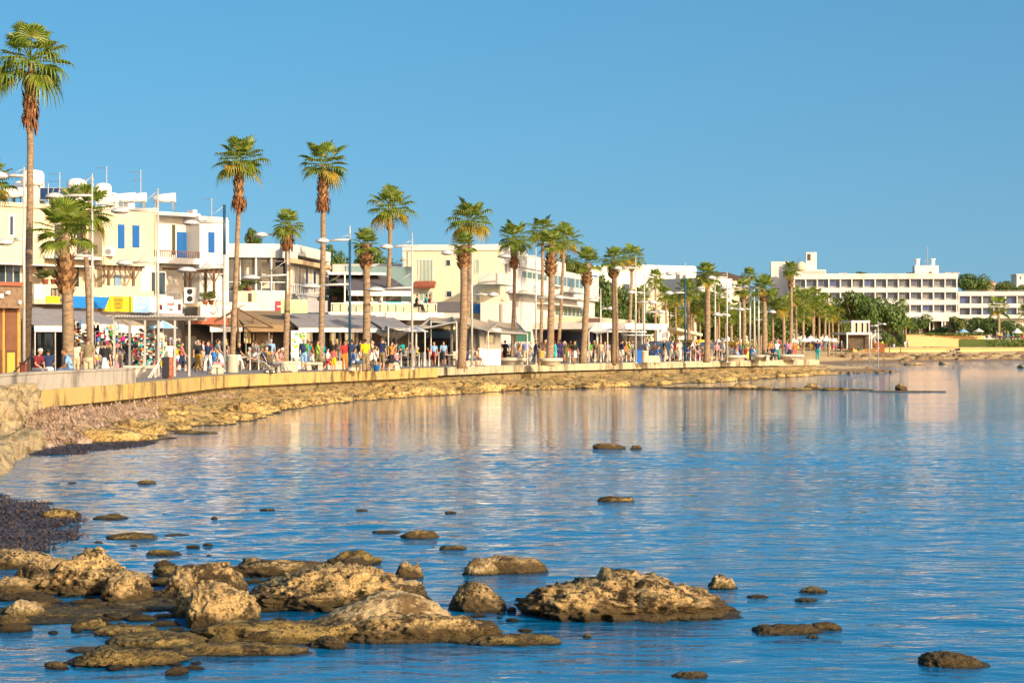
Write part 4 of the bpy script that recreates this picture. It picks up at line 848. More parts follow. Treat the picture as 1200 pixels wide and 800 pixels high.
pergola(112,166,311,336,-1.4,''); pergola(208,260,314,346,-1.4,'')
e=onroof(B,223,352,-1.9,'air_conditioner','twin-fan air conditioner hung beside the white sign'); mb=MB(); mb.box(-.37,.37,-.2,.2,-.2,.85); mb.build('casing',whitep,e); 
for z in (.05,.53):
    mb=MB(); mb.tube([(0,-.205,z+.05),(0,-.23,z+.05)],.19,14); mb.build('fan_grille',black,e)
e=onroof(B,49,315,.0,'air_conditioner','small brownish air conditioner on the balcony wall at the left'); mb=MB(); mb.box(-.45,.45,-.6,-.2,-.3,.35); mb.build('casing',M('beige_plastic',(.45,.33,.2),rough=.5),e); mb=MB(); mb.tube([(0,-.605,.02),(0,-.63,.02)],.22,12); mb.build('fan_grille',black,e)
def planter(f,px,py,v,label,w=1.2,fl=None):
    e=onroof(f,px,py,v,'potted_plant',label,group='plants on balconies and terraces'); e['category']='potted plant'; mb=MB(); mb.lathe([(.16,0),(.22,.3),(.24,.32)],10); mb.build('pot',terr,e,True); link('foliage',LM[3],None,e,(0,0,.62),(0,0,px),(w*.5,w*.4,.42))
for px,py,v,w,l in [(53,333,-1.3,1.6,'leafy plant on the balcony left of the stout palm'),(63,333,-1.3,1.4,'green plant beside the balcony window'),(247,357,-1.6,1.2,'plant beside the ornamental iron frame'),(240,358,-1.6,.9,'small plant left of the ornamental iron frame'),(292,339,-1,0,'')][:4]: planter(B,px,py,v,l,w)
# ornamental iron frame in front
e=onroof(B,250,372,-1.9,'iron_trellis','ornamental black iron trellis with scrolls above the white fascia'); mb=MB(); 
for x in (-.6,.6): mb.tube([(x,0,0),(x,0,3.0)],.025,5)
mb.tube([(-.6,0,0),(.6,0,0)],.025,5); mb.tube([(-.6,0,1.1),(.6,0,1.1)],.02,5)
for s in (-1,1): mb.tube([(s*.1,0,3.2),(s*.3,0,3.55),(s*.6,0,3.5),(s*.75,0,3.2),(s*.6,0,3.0),(s*.4,0,3.1)],.025,5); mb.tube([(0,0,.2),(s*.3,0,.5),(s*.1,0,.9),(s*.35,0,1.4),(0,0,1.8)],.022,5)
mb.build('bars',black,e)
# shop signs above the awnings
def text(body,size,mat,parent,loc,rot=(R(90),0,0),name='lettering',ext=.006):
    c=bpy.data.curves.new('t','FONT'); c.body=body; c.size=size; c.extrude=ext; c.align_x='CENTER'; c.align_y='CENTER'; o=bpy.data.objects.new('t',c); C.objects.link(o)
    me=bpy.data.meshes.new_from_object(o.evaluated_get(bpy.context.evaluated_depsgraph_get())); bpy.data.objects.remove(o); me.materials.clear(); me.materials.append(mat); return link(name,me,None,parent,loc,rot)
A=Fac('sign_board',78,119,186,125,'long shop sign, blue swoosh then yellow then light blue panels','sign')
A.e['group']='shop signs'
A.part('blue_panel',sgn_b,[(78,128,347.5,356,0,.1),(82,128,347.5,361,.001,.099)]); A.part('yellow_panel',sgn_y,[(128,156,347.5,365,0,.1)]); A.part('light_blue_panel',sgn_l,[(156,175,347.5,366,0,.1)]); A.part('white_panel',sgn_w,[(175.3,184,348,366,0,.1)])
A.part('olive_strip',M('olive_strip',(.22,.22,.02),rough=.6),[(151,154,347.4,365.2,-.012,.05)])
mb=MB(); ua=A.u(122); ub=A.u(131); zt=A.z(126,347.5); zb=A.z(126,365); mb.add([(ua,-.008,zb),(ub,-.008,zb),(ub,-.008,zt),(ua+.45,-.008,zt),(ua,.05,zb),(ub,.05,zb),(ub,.05,zt),(ua+.45,.05,zt)],[(0,1,2,3),(7,6,5,4),(0,4,5,1),(1,5,6,2),(2,6,7,3),(3,7,4,0)]); mb.build('slanted_panel_end',sgn_y,A.e)
ink=M('faded_green_ink',(.30,.32,.10),rough=.7)
for i,(w_,yy) in enumerate([(1.0,351.5),(.5,356),(.95,360.5)]):
    mb=MB(); u=A.u(133); z=A.z(140,yy); x=u
    rg=random.Random(i)
    while x<u+w_*1.05: l=rg.uniform(.05,.1); mb.box(x,x+l,-.004,.0,z-.05,z+.05*rg.uniform(.5,1)); x+=l+.035
    mb.build('worn_lettering',ink,A.e)
for i,(w_,yy) in enumerate([(.7,353),(.6,360)]):
    mb=MB(); u=A.u(160); z=A.z(166,yy); x=u; rg=random.Random(i+9)
    while x<u+w_: l=rg.uniform(.05,.1); mb.box(x,x+l,-.004,.0,z-.06,z+.05*rg.uniform(.5,1)); x+=l+.035
    mb.build('worn_lettering',sgn_w,A.e)
A2=Fac('sign_board',186,121,215,124,'white shop sign with faded red script and arched top beside the air conditioner','sign'); A2.e['group']='shop signs'
A2.part('board',sgn_w,[(186.5,213.5,351,367,0,.12),(190,203,347,351,.002,.118)]); redi=M('red_ink',(.45,.06,.04),rough=.6); uu=A2.u(200)
for i,(yy,h,m_,w_) in enumerate([(356,.10,redi,.9),(362.5,.07,black,.55)]):
    mb=MB(); z=A2.z(200,yy); x=uu-w_/2; rg=random.Random(i+3)
    while x<uu+w_/2: l=rg.uniform(.04,.09); mb.box(x,x+l,-.004,.0,z-h,z+h*rg.uniform(.3,1)); x+=l+.025
    mb.build('worn_lettering',m_,A2.e)
A2.part('emblem',M('dark_red_emblem',(.12,.02,.03),rough=.6),[(187.2,190.2,357,363,-.01,0),(208.5,212,356,363.5,-.01,0)])
A3=Fac('sign_board',55,118,70,119,'small yellow sign left of the stout palm','sign'); A3.part('board',sgn_y,[(55,70,347,355,0,.1)]); A3.e['group']='shop signs'
# awnings of the first row
G=Fac('shop_row',38,117,216,126,'row of shop fronts under grey awnings with goods inside','shop')
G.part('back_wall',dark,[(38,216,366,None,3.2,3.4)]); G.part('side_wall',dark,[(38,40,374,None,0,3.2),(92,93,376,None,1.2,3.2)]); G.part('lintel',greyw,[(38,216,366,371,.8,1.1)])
G.part('shop_window',glass,[(44,48,380,None,1.0,1.1),(52,66,380,None,1.0,1.05)])
awning(G,40,92,361,381,.9,-2.4,awnG,'grey awning at the left with its folded white front edge',.35,awnW); awning(G,86,146,363,379,.9,-2.2,awnG,'wide grey awning under the blue sign',.5,awnW); awning(G,146,170,372,381,.5,-1.2,awnB,'small cream awning under the yellow sign',.45,awnW)
# ---- modern white building
B2=Fac('modern_house',226,153.5,340,155,'modern white two-storey house with wide glass front and flat roof')
B2.part('wall',white,[(226,340,341,None,0,14),(226,262,286,341,0,14),(336,340,286,341,0,14)])
B2.part('roof_slab',white,[(226,340.5,285.5,301.5,-.25,14.2)])
B2.part('glass_front',glass,[(262,336,301,341,1.4,1.5)]); [B2.part('window_post',whitep,[b_]) for b_ in [(281,282.2,301,341,1.2,1.4),(299.5,301,301,341,-.1,.1),(317.5,319,301,341,-.1,.1),(262,262.8,301,341,1.2,1.4)]]
B2.part('curtain_panel',curt,[(286,292,308,333,1.36,1.398),(306,316,308,338,1.36,1.398),(326,336,322,340,1.36,1.398)])
B2.part('inner_floor',white,[(262,336,341,343,.05,1.4)]); B2.rail(262,336,330,341,v=.05,mat=whitep,step=.9)
B2.part('terrace_wall',cream,[(275,301,341,354,-1.2,-1.0)]); B2.part('terrace_door',midd,[(291,295,343.5,353.5,-1.25,-1.2)]); B2.part('lower_parapet',white,[(262,350,354,366,-1.6,-1.4)])
B2r=Fac('glazed_house_wing',340.3,155.1,387,171,'glazed side wing of the modern white house with orange blind','building')
B2r.part('wall',white,[(340.3,348,346,None,.0,.3),(348,387,346,None,.0,3),(340.3,343,288,346,0,.3),(384.5,387,296,346,0,3)]); B2r.part('roof_slab',white,[(340.4,349,288.5,303,-.3,.3),(349,387.5,291.2,303,-.3,3)])
B2r.part('blind',M('orange_blind',(.58,.40,.22),rough=.9),[(344,388.5,307,312,-.75,-.05)])
for i in range(9):
    a=343.5+i*4.55; B2r.win(a,a+4.4,311,345,white,curt if i%2==0 else glass,v=.1,fw=.16)
B2r.rail(343,386,335,346,v=-.25,mat=whitep,step=.7)
planter(B2,292,341,-.4,'bushy plant on the glass-front terrace',1.8); planter(B2,281,347,-.9,'plant left of the terrace plant',1.2); planter(B2r,379,358,-.5,'plant at the foot of the side wing',1.3)
e=onroof(B2,328,366,-1.7,'round_sign','small red no-entry style sign on the white parapet'); e['category']='sign'; mb=MB(); mb.box(-.35,.35,-.03,.0,.1,.85); mb.build('face',M('pink_red_sign',(.5,.06,.10),rough=.5),e); mb=MB(); mb.box(-.2,.2,-.045,-.03,.4,.5); mb.build('bar',sgn_w,e)
# grey hut roof and tent row in front
H=Fac('cafe_block',232,137,345,139,'open-sided cafe with tan roof and timber frame','cafe')
H.part('back_wall',midd,[(232,350,372,None,4.5,4.7)]); H.part('side_wall',M('tan_wall',(.34,.22,.13),rough=.9),[(300,318,378,None,1.2,4.5)]); H.part('column',wood,[(296.5,298,370,None,-.3,-.1),(262,263.2,374,None,-.3,-.1),(318,319.5,378,None,-.3,-.1)])
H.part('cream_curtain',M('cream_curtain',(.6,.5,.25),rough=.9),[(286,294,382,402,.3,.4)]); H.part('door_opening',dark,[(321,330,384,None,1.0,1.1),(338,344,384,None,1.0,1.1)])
awning(H,286,345,364,380.5,4.2,-.8,awnT,'long tan awning with pale front rail in front of the modern house',.45,awnT)
awning(H,246,284,362,381.5,3.2,-1.2,awnT,'tan awning sloping down to the left by the blue-topped mast',.4,awnW)
mb=MB(); e=empty('gable_frame',Matrix.Translation(H.e.location)@Vector((H.u(284,-1),-1,0)),0,'dark timber gable between the two tan awnings','gable frame'); w_=2.6; zt=H.z(283,362,-1)
mb.tube([(-w_*.8,0,zt-1.1),(0,0,zt),(w_*.9,0,zt-1.25)],.07,5); mb.tube([(-w_*.8,0,zt-1.1),(w_*.9,0,zt-1.25)],.06,5); mb.tube([(0,0,zt),(0,0,zt-1.15)],.06,5); mb.tube([(0,0,0),(0,0,zt-1.15)],.07,6); mb.build('timbers',wood,e)
mb=MB(); mb.slab([(-w_*.8,.02,zt-1.05),(0,.02,zt+.05),(0,3,zt+.35),(-w_*.8,3,zt-.75)],.05); mb.build('canvas',awnT,e)
# grey-roofed restaurant
RS=Fac('restaurant',384,150,482,152,'two-level restaurant with charcoal awning roof and glass terrace rail','restaurant')
RS.part('lower_band',greyw,[(341,384,352,366,-6,-5.8)]); RS.part('terrace_slab',white,[(385,484,365.5,371,-3.5,6)])
RS.part('terrace_slab',white,[(452,520,366,375,-3.6,-3.4)])
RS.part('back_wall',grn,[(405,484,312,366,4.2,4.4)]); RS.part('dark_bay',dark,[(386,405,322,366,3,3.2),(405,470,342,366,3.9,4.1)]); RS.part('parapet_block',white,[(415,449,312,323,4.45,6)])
RS.part('white_beam',white,[(384,452,319,322,1.5,4.2)]); RS.part('column',white,[(403.5,405,322,366,-2.6,-2.4),(447,448.5,345,366,-2.6,-2.4)])
RS.part('ground_wall',midd,[(384,484,373,None,.2,.4)])
mb=MB(); a0,a1,b0,b1=RS.u(386,3.8),RS.u(451,3.8),RS.u(408,-2.8),RS.u(483,-2.8); zt=RS.z(420,323,3.8); zb=RS.z(445,340.5,-2.8)
mb.slab([(b0,-2.8,zb),(b1,-2.8,zb),(a1+.3,3.8,zt),(a0,3.8,zt)],.08); mb.build('awning_roof',M('charcoal_roof_cloth',(.13,.11,.12),(.10,.09,.095),sc=1,rough=.9),RS.e)
mb=MB(); mb.box(b0,b1,-2.86,-2.81,zb-.38,zb-.02); mb.build('roof_edge',awnW,RS.e)
gl=M('pale_rail_glass',(.13,.2,.19),rough=.1,spec=.6)
RS.part('rail_glass',gl,[(390+i*9.3,398.3+i*9.3,356,366,-3.3,-3.27) for i in range(13)]); RS.rail(388,512,355,366,v=-3.24,mat=steel,step=1.15)
for i,(px,c) in enumerate([(430,0),(444,0),(462,1),(476,0),(492,0),(412,0)]):
    e=onroof(RS,px,366,-2.2,'terrace_table',['white-clothed terrace table left of centre','white-clothed terrace table behind the slender palm','turquoise-clothed terrace table behind the glass rail','white-clothed terrace table by the slim mast','white-clothed terrace table at the right end','white-clothed terrace table behind the stocky palm'][i],group='tables on the upper terrace'); e['category']='table'; mb=MB(); mb.box(-.55,.55,-.4,.4,.25,.78); mb.build('cloth',[whitep,M('turquoise_cloth',(.02,.42,.5),rough=.8)][c],e); mb=MB(); mb.box(-.4,.4,-.3,.3,0,.249); mb.build('base',metal,e)
planter(RS,392,352,2.4,'shrub inside the dark left bay of the restaurant',2.2); planter(RS,397,340,2.4,'upper shrub in the dark left bay of the restaurant',1.6)
G2=Fac('awning_anchor',340,138,480,141,'row of shop fronts under the striped grey awnings','shop')
G2.e['label']='dark shop fronts under the three grey awnings'
G2.part('back_wall',midd,[(344,482,382,None,3.0,3.2)]); G2.part('glass_door',glass,[(352,366,386,None,2.9,3.0),(386,398,388,None,2.9,3.0),(404,420,388,None,2.9,3.0)]); G2.part('column',cream,[(417,420,385,None,.4,.8),(398,400,385,None,.4,.8)])
awning(G2,378,408,368,383.5,2.9,-1.6,awnG,'middle grey awning crossed by a slanting shadow',.3,awnW); awning(G2,350,379,368,383.5,2.9,-1.6,awnG,'left grey awning next to the green picture board',.3,awnW); awning(G2,409,462,369,384,2.9,-1.6,awnG,'right grey awning behind the stocky palm',.3,awnW); awning(G2,448,482,372,384,1.5,-2.4,awnG,'grey lean-to awning ending in a white parasol',.15,awnW)
# ---- cream and white hotel
B3=Fac('seafront_hotel',472,160.5,584,159.5,'pale yellow cube-shaped hotel block with green-curtained windows')
B3.part('wall',yel,[(472,584,293,None,0,18)]); B3.part('roof_parapet',white,[(471.5,584.5,286.5,293.5,-.12,18)]); B3.part('corner_pier',white,[(471.5,476,293.5,400,-.06,.0)])
B3.win(490,508,303.5,331,white,gcurt,mull=3,fw=.1); B3.win(490,508,341,353,white,gcurt,mull=2,fw=.1); B3.win(522,528.5,304,312,white,glass,fw=.06); B3.win(522.5,530,340.5,348.5,white,glass,fw=.06); B3.win(556,562,303.5,321,white,gcurt,fw=.08); B3.win(557,563,340,353,white,gcurt,fw=.08); B3.win(580,584,319,336,white,gcurt,fw=.08)
B3.part('grey_band',greyw,[(496,558,353.5,366,-.6,-.02)]); B3.part('blue_panel',sgn_b,[(555,562,356,367,-.65,-.6)]); B3.part('white_block',white,[(563,590,354,None,-1.5,-.02)]); B3.part('white_canopy_band',white,[(470,540,366.5,374,-3.2,-.02)])
mb=MB(); u0,u1=B3.u(485,-.5),B3.u(510,-.5); zz=B3.z(497,335.5,-.5); mb.slab([(u0,-.8,zz-.1),(u1,-.8,zz-.1),(u1,-.02,zz+.35),(u0,-.02,zz+.35)],.06)
for i in range(12): x=u0+.1+(u1-u0-.2)*i/11; mb.tube([(x,-.82,zz-.04),(x,-.04,zz+.40)],.06,6)
mb.build('tiled_hood',terr,B3.e)
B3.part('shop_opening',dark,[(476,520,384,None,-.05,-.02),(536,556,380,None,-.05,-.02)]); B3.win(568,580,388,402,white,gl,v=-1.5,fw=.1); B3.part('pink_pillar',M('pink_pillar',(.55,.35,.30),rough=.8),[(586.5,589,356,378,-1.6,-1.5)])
T=Fac('terrace_tent',482,142,585,146,'open cafe under swooping beige canvas in front of the cream hotel','cafe')
T.part('back_wall',midd,[(478,545,386,None,5,5.2)]); T.part('teal_counter',grn,[(500,532,388,396,4.2,4.6)]); T.part('column',whitep,[(529,531,376,None,.3,.45),(535,536.5,378,None,-.5,-.35)]); T.part('green_blind',M('dark_green_blind',(.03,.10,.07),rough=.9),[(604,622,388,400,1.5,1.6)])
def sail(pts,mat,label,th=.05):
    """canvas sheet through four photo points (px, row, distance)"""
    q=[Vector((X(a,d),d,Z(b,d))) for a,b,d in pts]; c=sum(q,Vector())/4; base=Vector((c.x,c.y,DK)); e=empty('canvas_canopy',base,0,label,'canopy','canvas canopies'); n=8; mb=MB(); V=[]
    for i in range(n+1):
        for j in range(n+1):
            s,t=i/n,j/n; p=(q[0]*(1-s)+q[1]*s)*(1-t)+(q[3]*(1-s)+q[2]*s)*t; V.append(p-base+Vector((0,0,-.28*math.sin(PI*s)*(.4+.6*math.sin(PI*t)))))
    m=n+1; fs=[(i*m+j,(i+1)*m+j,(i+1)*m+j+1,i*m+j+1) for i in range(n) for j in range(n)]; V2=[v-Vector((0,0,th)) for v in V]; k=len(V)
    mb.add(V+V2,fs+[tuple(reversed([x+k for x in f])) for f in fs]); mb.build('canvas',mat,e,True)
    mb=MB(); 
    for p in q[:2]: mb.tube([(p.x-base.x,p.y-base.y,0),p-base],.05,6)
    for a,b in ((0,1),(1,2),(0,3)): mb.tube([q[a]-base,q[b]-base],.045,5)
    mb.build('poles',steel,e); return e
sail([(488,386,138),(535,377,138),(530,371,146),(505,372,146)],awnB,'beige canvas sweeping up to the thick palm'); sail([(540,377,140),(572,388,139),(585,378,147),(548,371,147)],awnB,'beige canvas right of the thick palm'); sail([(572,388,141),(618,391,142),(606,378,150),(572,374,150)],awnB,'tan canvas over the white kiosk'); sail([(455,384,136),(498,388,135),(490,381,142),(452,379,142)],awnW,'white canvas tip at the foot of the slim mast')
sail([(505,377,141),(540,379,141),(548,371,149),(505,371,149)],awnT,'brown shaded canvas behind the thick palm')
K=Fac('white_kiosk',550,143,588,144,'small white kiosk with a window hatch','kiosk'); K.part('wall',whitep,[(562,587,385,None,0,2.5)]); K.win(568,580,389,403,white,gl,fw=.1); K.part('curtain_wall',greyw,[(550,562,384,None,.4,.5)])
# white receding facade with ribbon windows
B4=Fac('white_hotel',584,161,697,207,'white hotel wing with ribbon windows receding along the promenade')
def wz(px,z): return None
mb=MB(); z_r=B4.z(584,289); mb.box(0,B4.L,0,.6,0,z_r-1.2); mb.box(1.5,B4.L,.6,14,0,z_r-1.21); mb.build('wall',white,B4.e)
mb=MB(); mb.box(0,B4.L*.62,-.2,.8,z_r-1.3,z_r-.2); mb.build('roof_parapet',white,B4.e)
mb=MB(); mb.box(B4.L*.55,B4.L,-.4,.02,z_r-3.4,z_r-1.0); mb.build('upper_wall',white,B4.e)
mb=MB(); mb.box(B4.u(598),B4.u(611),1.5,6,z_r-.4,z_r+.4); mb.box(B4.u(618),B4.u(630),1.0,5,z_r-.4,z_r+.7); mb.build('roof_block',white,B4.e)
for a,b,yt,yb,m_ in [(611,641,318,329,4),(648,688,324,338,7),(650,688,359,372,7),(600,608,345,362,0)]:
    B4.win(a,b,yt,yb,white,gl if m_ else greyw,v=0 if b<646 else -.4 if yt<350 else 0,mull=m_,fw=.14)
B4.part('balcony_slab',white,[(612,690,346,348,-1.2,-.02),(640,692,357,358.5,-1.0,-.02)]); B4.part('light_bracket',metal,[(668,684,342.5,343.5,-1.4,-.5)]); B4.part('balcony_box',white,[(586,604,321,334,-1.7,-.02)]); B4.part('box_opening',greyw,[(592,594.5,306,318,-.06,-.02),(597,599,306,318,-.06,-.02)])
mb=MB(); x0=B4.u(640); mb.box(x0,B4.L+.4,-4,-.01,B4.z(690,386,-4),B4.z(690,371,-4)); mb.build('shop_canopy',cream,B4.e)
B4.part('shop_opening',M('blue_shadow_paint',(.01,.04,.16),(.02,.02,.05),sc=.8,rough=.8),[(632,697,388,None,-.04,-.01)]); B4.part('red_panel',M('dark_red_panel',(.2,.02,.02),rough=.7),[(648,656,389,404,-.09,-.045)])  # deep blue of the shop sheet is shadow painted in below the canopy
e=onroof(B4,694,384,-4.2,'sign_board','dark brown restaurant sign at the end of the white hotel'); e['category']='sign'; mb=MB(); mb.box(-.9,.9,0,.12,0,.85); mb.build('board',M('dark_brown_sign',(.10,.05,.04),rough=.6),e)
antenna(B4,641,300,2,2.6,'thin mast on the roof of the white hotel wing',1)
# low canopies and blocks further on
L=Fac('low_canopy',696,176,785,190,'low white canopy building with dark open front beside the bare palm','restaurant'); L.part('roof',white,[(698,782,378.5,386,-2,5)]); L.part('roof_rib',whitep,[(712,758,388,389.2,-2.6,-2.2),(735,765,392,393,-2.7,-2.4)]); L.part('back_wall',dark,[(698,757,389,None,3,3.2)]); L.part('column',whitep,[(700,701,386,None,-1.8,-1.7),(723,724,386,None,-1.8,-1.7),(752,753,386,None,-1.8,-1.7)])
sail([(690,388,163),(712,389,163),(718,384,172),(694,383,172)],awnW,'curved white canvas hanging below the brown sign')
SP=Fac('canopy_shelter',782,205,812,207,'pale sloping shelter roof on white pillars near the clock sign','shelter',z=DK)
mb=MB(); u0,u1=SP.u(782),SP.u(812); mb.slab([(u0,-1.5,SP.z(782,384)),(u1,-1.5,SP.z(812,391)),(u1,2,SP.z(812,390)),(u0,2,SP.z(782,383))],.25); mb.build('roof',cream,SP.e); SP.part('pillar',whitep,[(770.5,772.5,382,None,0,.3),(809,810.5,391,None,0,.2)])
W1=Fac('white_block',745,300,816,306,'white block with a row of openings rising over the background palms',z=2); W1.part('wall',white,[(745,816,311,None,0,12)]); W1.win(791,797,321,329,white,glass); W1.win(799,804,322,329,white,glass); W1.rail(770,812,327,332,v=-.3,mat=metal,step=1); W1.part('terrace',white,[(800,826,330,333,-2,-.01)])
W2=Fac('stepped_villa',812,285,862,290,'white villa of stacked curved balconies behind the palms',z=2); W2.part('wall',white,[(818,858,326,None,1,9)]); W2.part('balcony',white,[(818,834,334,338,-1,1),(826,850,346,350,-1.2,1),(800,832,356,360,-1.4,1),(820,846,368,372,-1.2,1)]); W2.win(826,832,340,346,white,glass,v=1); W2.win(838,844,351,357,white,glass,v=1); W2.win(806,812,361,367,white,glass,v=1)
W3=Fac('brown_roof_house',846,310,880,314,'house with brown tiled roof peeping over the palm cluster',z=2); W3.part('wall',cream,[(848,876,328,None,0,8)]); 
mb=MB(); u0,u1=W3.u(846),W3.u(880); z=W3.z(862,328); mb.add([(u0,-.5,z),(u1,-.5,z),(u1,8.5,z),(u0,8.5,z),(u0+1,4,z+1.3),(u1-1,4,z+1.3)],[(0,1,5,4),(1,2,5),(2,3,4,5),(3,0,4),(3,2,1,0)]); mb.build('roof',M('brown_roof_tiles',(.10,.055,.035),rough=.9),W3.e); W3.win(856,860,331,336,white,glass)
W4=Fac('arched_wall',755,250,786,253,'beige semicircular gable wall standing among the palms',z=2); c=(W4.u(757)+W4.u(786))/2; r=(W4.u(786)-W4.u(757))/2; zc=W4.z(771,362); poly=[(c-r,0),(c+r,0)]+[(c+r*math.cos(a),zc+r*1.15*math.sin(a)) for a in [PI*k/16 for k in range(17)]]
mb=MB(); n=len(poly); mb.add([(x,0,z) for x,z in poly]+[(x,1.2,z) for x,z in poly],[tuple(range(n)),tuple(range(2*n-1,n-1,-1))]+[((i+1)%n,i,n+i,n+(i+1)%n) for i in range(n)]); mb.build('wall',cream,W4.e); W4.part('low_wing',white,[(786,816,366,None,.5,6)]); W4.win(792,797,373,380,white,glass,v=.5); W4.win(803,808,373,380,white,glass,v=.5)
W5=Fac('white_house',690,262,760,268,'white house glimpsed between the white hotel and the golden palm',z=2); W5.part('wall',white,[(690,760,312,None,0,9)]); W5.win(694,700,322,332,white,blue); W5.win(710,718,330,340,white,glass); W5.win(730,738,332,342,white,glass); W5.win(700,706,350,358,white,glass)
YK=[(823,189,398,'yellow kiosk box beside the bare post'),(836,192,404,'low yellow kiosk right of the bare post'),(872,200,400,'yellow kiosk behind the masts')]
ykm=M('yellow_kiosk_paint',(.60,.40,.05),(.52,.33,.05),sc=2,rough=.8)
for px,D,t,lab in YK:
    f=Fac('kiosk',px-7,D,px+7,D+1,lab,'kiosk'); f.e['group']='yellow kiosks'; f.part('body',ykm,[(px-6,px+6,t+3,None,0,2)]); f.part('roof',ykm,[(px-7,px+7,t,t+2.8,-.3,2.3)]); f.part('hatch',dark,[(px-3,px+3,t+5,t+10,-.03,0)])
# ---- long white hotel across the bay
HT=Fac('long_hotel',930,482,1122.6,478,'long white four-storey hotel with regular glazed balconies and roof towers',z=3)
zf=lambda r: HT.z(1030,r); Lh=HT.L; mb=MB()
for a,b,v0 in [(320.5,327,-.2),(337.2,342.6,-.1),(351.4,357.2,-.1),(366,371.5,-.1)]: mb.box(0,Lh,v0,14,zf(b),zf(a))
mb.box(0,Lh,1.8,14,0,zf(371.6)); mb.build('floor_bands',white,HT.e)
nb=14
for i in range(nb+1):
    x=(Lh-.4)*i/nb
    for a,b in ((327,337.2),(342.6,351.4),(357.2,366),(371.6,390)): MB().box(x,x+.28,-.05,1.9,zf(b)+.002,zf(a)-.002).build('fin',white,HT.e)
rg=random.Random(8); bw=(Lh-.4)/nb
gl_list=[glassH,M('hotel_curtain_glass',(.30,.28,.25),(.09,.09,.12),sc=.5,rough=.3,stretch=(3,1,.1)),M('hotel_blue_glass',(.06,.08,.20),rough=.12,spec=.7)]
for i in range(nb):
    for a,b in ((327,337.2),(342.6,351.4),(357.2,366)):
        mb=MB(); mb.box(i*bw+.42,(i+1)*bw-.02,.9,1.8,zf(b)+.01,zf(a)-.01); w_=mb.build('window',gl_list[rg.choice([0,0,0,1,2])],HT.e)
        mb=MB(); mb.box(i*bw+.42+bw*.45,i*bw+.5+bw*.45,0.84,.9,zf(b)+.01,zf(a)-.01); mb.box(i*bw+.42,(i+1)*bw-.02,0.84,.9,zf(b)+.01,zf(b)+.45); mb.build('mullion',metal,w_)
def hb(name,mat,bx,pr=None): return HT.part(name,mat,bx)
hb('tower',white,[(903.5,932,306.5,None,8,16)]); hb('bell_tower',white,[(944.6,957,295.5,318,2,5)]); hb('roof_storey',white,[(932,968,316,320.7,1,8)]); hb('lift_tower',white,[(1072,1100,311,321,2,8)])
hb('tower_niche',dark,[(946.2,950,297.5,305,1.9,2.0)]); hb('tower_screen',M('grey_lattice',(.42,.38,.33),rough=.8),[(940,967,317.5,320.3,.9,1.0)]); hb('tower_window',midd,[(1088.5,1092,318.5,321,1.9,2.0)])
mb=MB(); mb.lathe([(1.35,0),(1.35,.6),(1.2,1.2),(.85,1.75),(.35,2.05),(.03,2.1)],18,(HT.u(939,1.2),1.6,zf(316))); mb.build('dome',cream,HT.e,True)
mb=MB(); 
for p in (1075,1093): mb.lathe([(.5,0),(.5,1.4),(.7,1.45),(.7,1.7)],10,(HT.u(p,3),3,zf(311.2)))
mb.build('chimney',whitep,HT.e); mb=MB(); mb.tube([(HT.u(1087,3),3,zf(311.5)),(HT.u(1087,3),3,zf(288))],.09,5); mb.tube([(HT.u(1084,3),3,zf(311.5)),(HT.u(1084,3),3,zf(303))],.07,5); mb.tube([(HT.u(920,9),9,zf(306)),(HT.u(920,9),9,zf(298))],.06,5); mb.tube([(HT.u(936,4),4,zf(316)),(HT.u(936,4),4,zf(300))],.06,5); mb.build('antenna',metal,HT.e)
for i,px in enumerate((1068,1112,1120,988)):
    mb=MB(); x=HT.u(px,4); mb.box(x-1,x+1,4,5.5,zf(320.6),zf(318.6)); mb.build('roof_box',greyw,HT.e)
hb('canopy',white,[(1072,1112,371.7,376.3,-9,-.15)]); hb('canopy_post',whitep,[(1077,1078.5,376.3,392,-8.8,-8.4),(1089,1090,376.3,392,-8.8,-8.4),(1103.5,1105.2,376.3,392,-8.8,-8.4)]); hb('lounge_front',dark,[(1040,1122,374,None,1.6,1.78)])
HW=Fac('hotel_wing',1123,482,1290,478,'lower three-storey white hotel wing at the right edge',z=3); zw=lambda r: HW.z(1200,r); mb=MB()
for a,b,v0 in [(341.5,346.5,-.2),(355.5,360.5,-.1),(368.5,373,-.1)]: mb.box(0,HW.L,v0,12,zw(b),zw(a))
mb.box(0,HW.L,1.8,12,0,zw(373)); mb.build('floor_bands',white,HW.e); nb2=12; bw=(HW.L-.4)/nb2
for i in range(nb2+1):
    for a,b in ((346.5,355.5),(360.5,368.5)): MB().box(i*bw,i*bw+.28,-.05,1.9,zw(b)+.002,zw(a)-.002).build('fin',white,HW.e)
for i in range(nb2):
    for a,b in ((346.5,355.5),(360.5,368.5)):
        mb=MB(); mb.box(i*bw+.42,(i+1)*bw-.02,.9,1.8,zw(b)+.01,zw(a)-.01); w_=mb.build('window',gl_list[rg.choice([0,0,1,2])],HW.e)
HW.part('roof_railing',metal,[(1130,1290,340,340.5,.5,.6)])
for i,(px,D,t,w) in enumerate([(1162,690,331,10),(1196,700,322,9),(1180,720,334,12)]):
    f=Fac('hillside_house',px-w/2,D,px+w/2,D,['pink-walled house among the far trees','white flat house on the far skyline','white house between the far trees'][i],'house',z=4); f.part('wall',[M('pink_render',(.55,.38,.30),rough=.9),white,white][i],[(px-w/2,px+w/2,t,None,0,8)]); f.part('window',dark,[(px-1,px+1,t+2,t+5,-.05,0)]); f.part('roof',terr if i==0 else white,[(px-w/2-.5,px+w/2+.5,t-1,t-.02,-.4,8.4)])
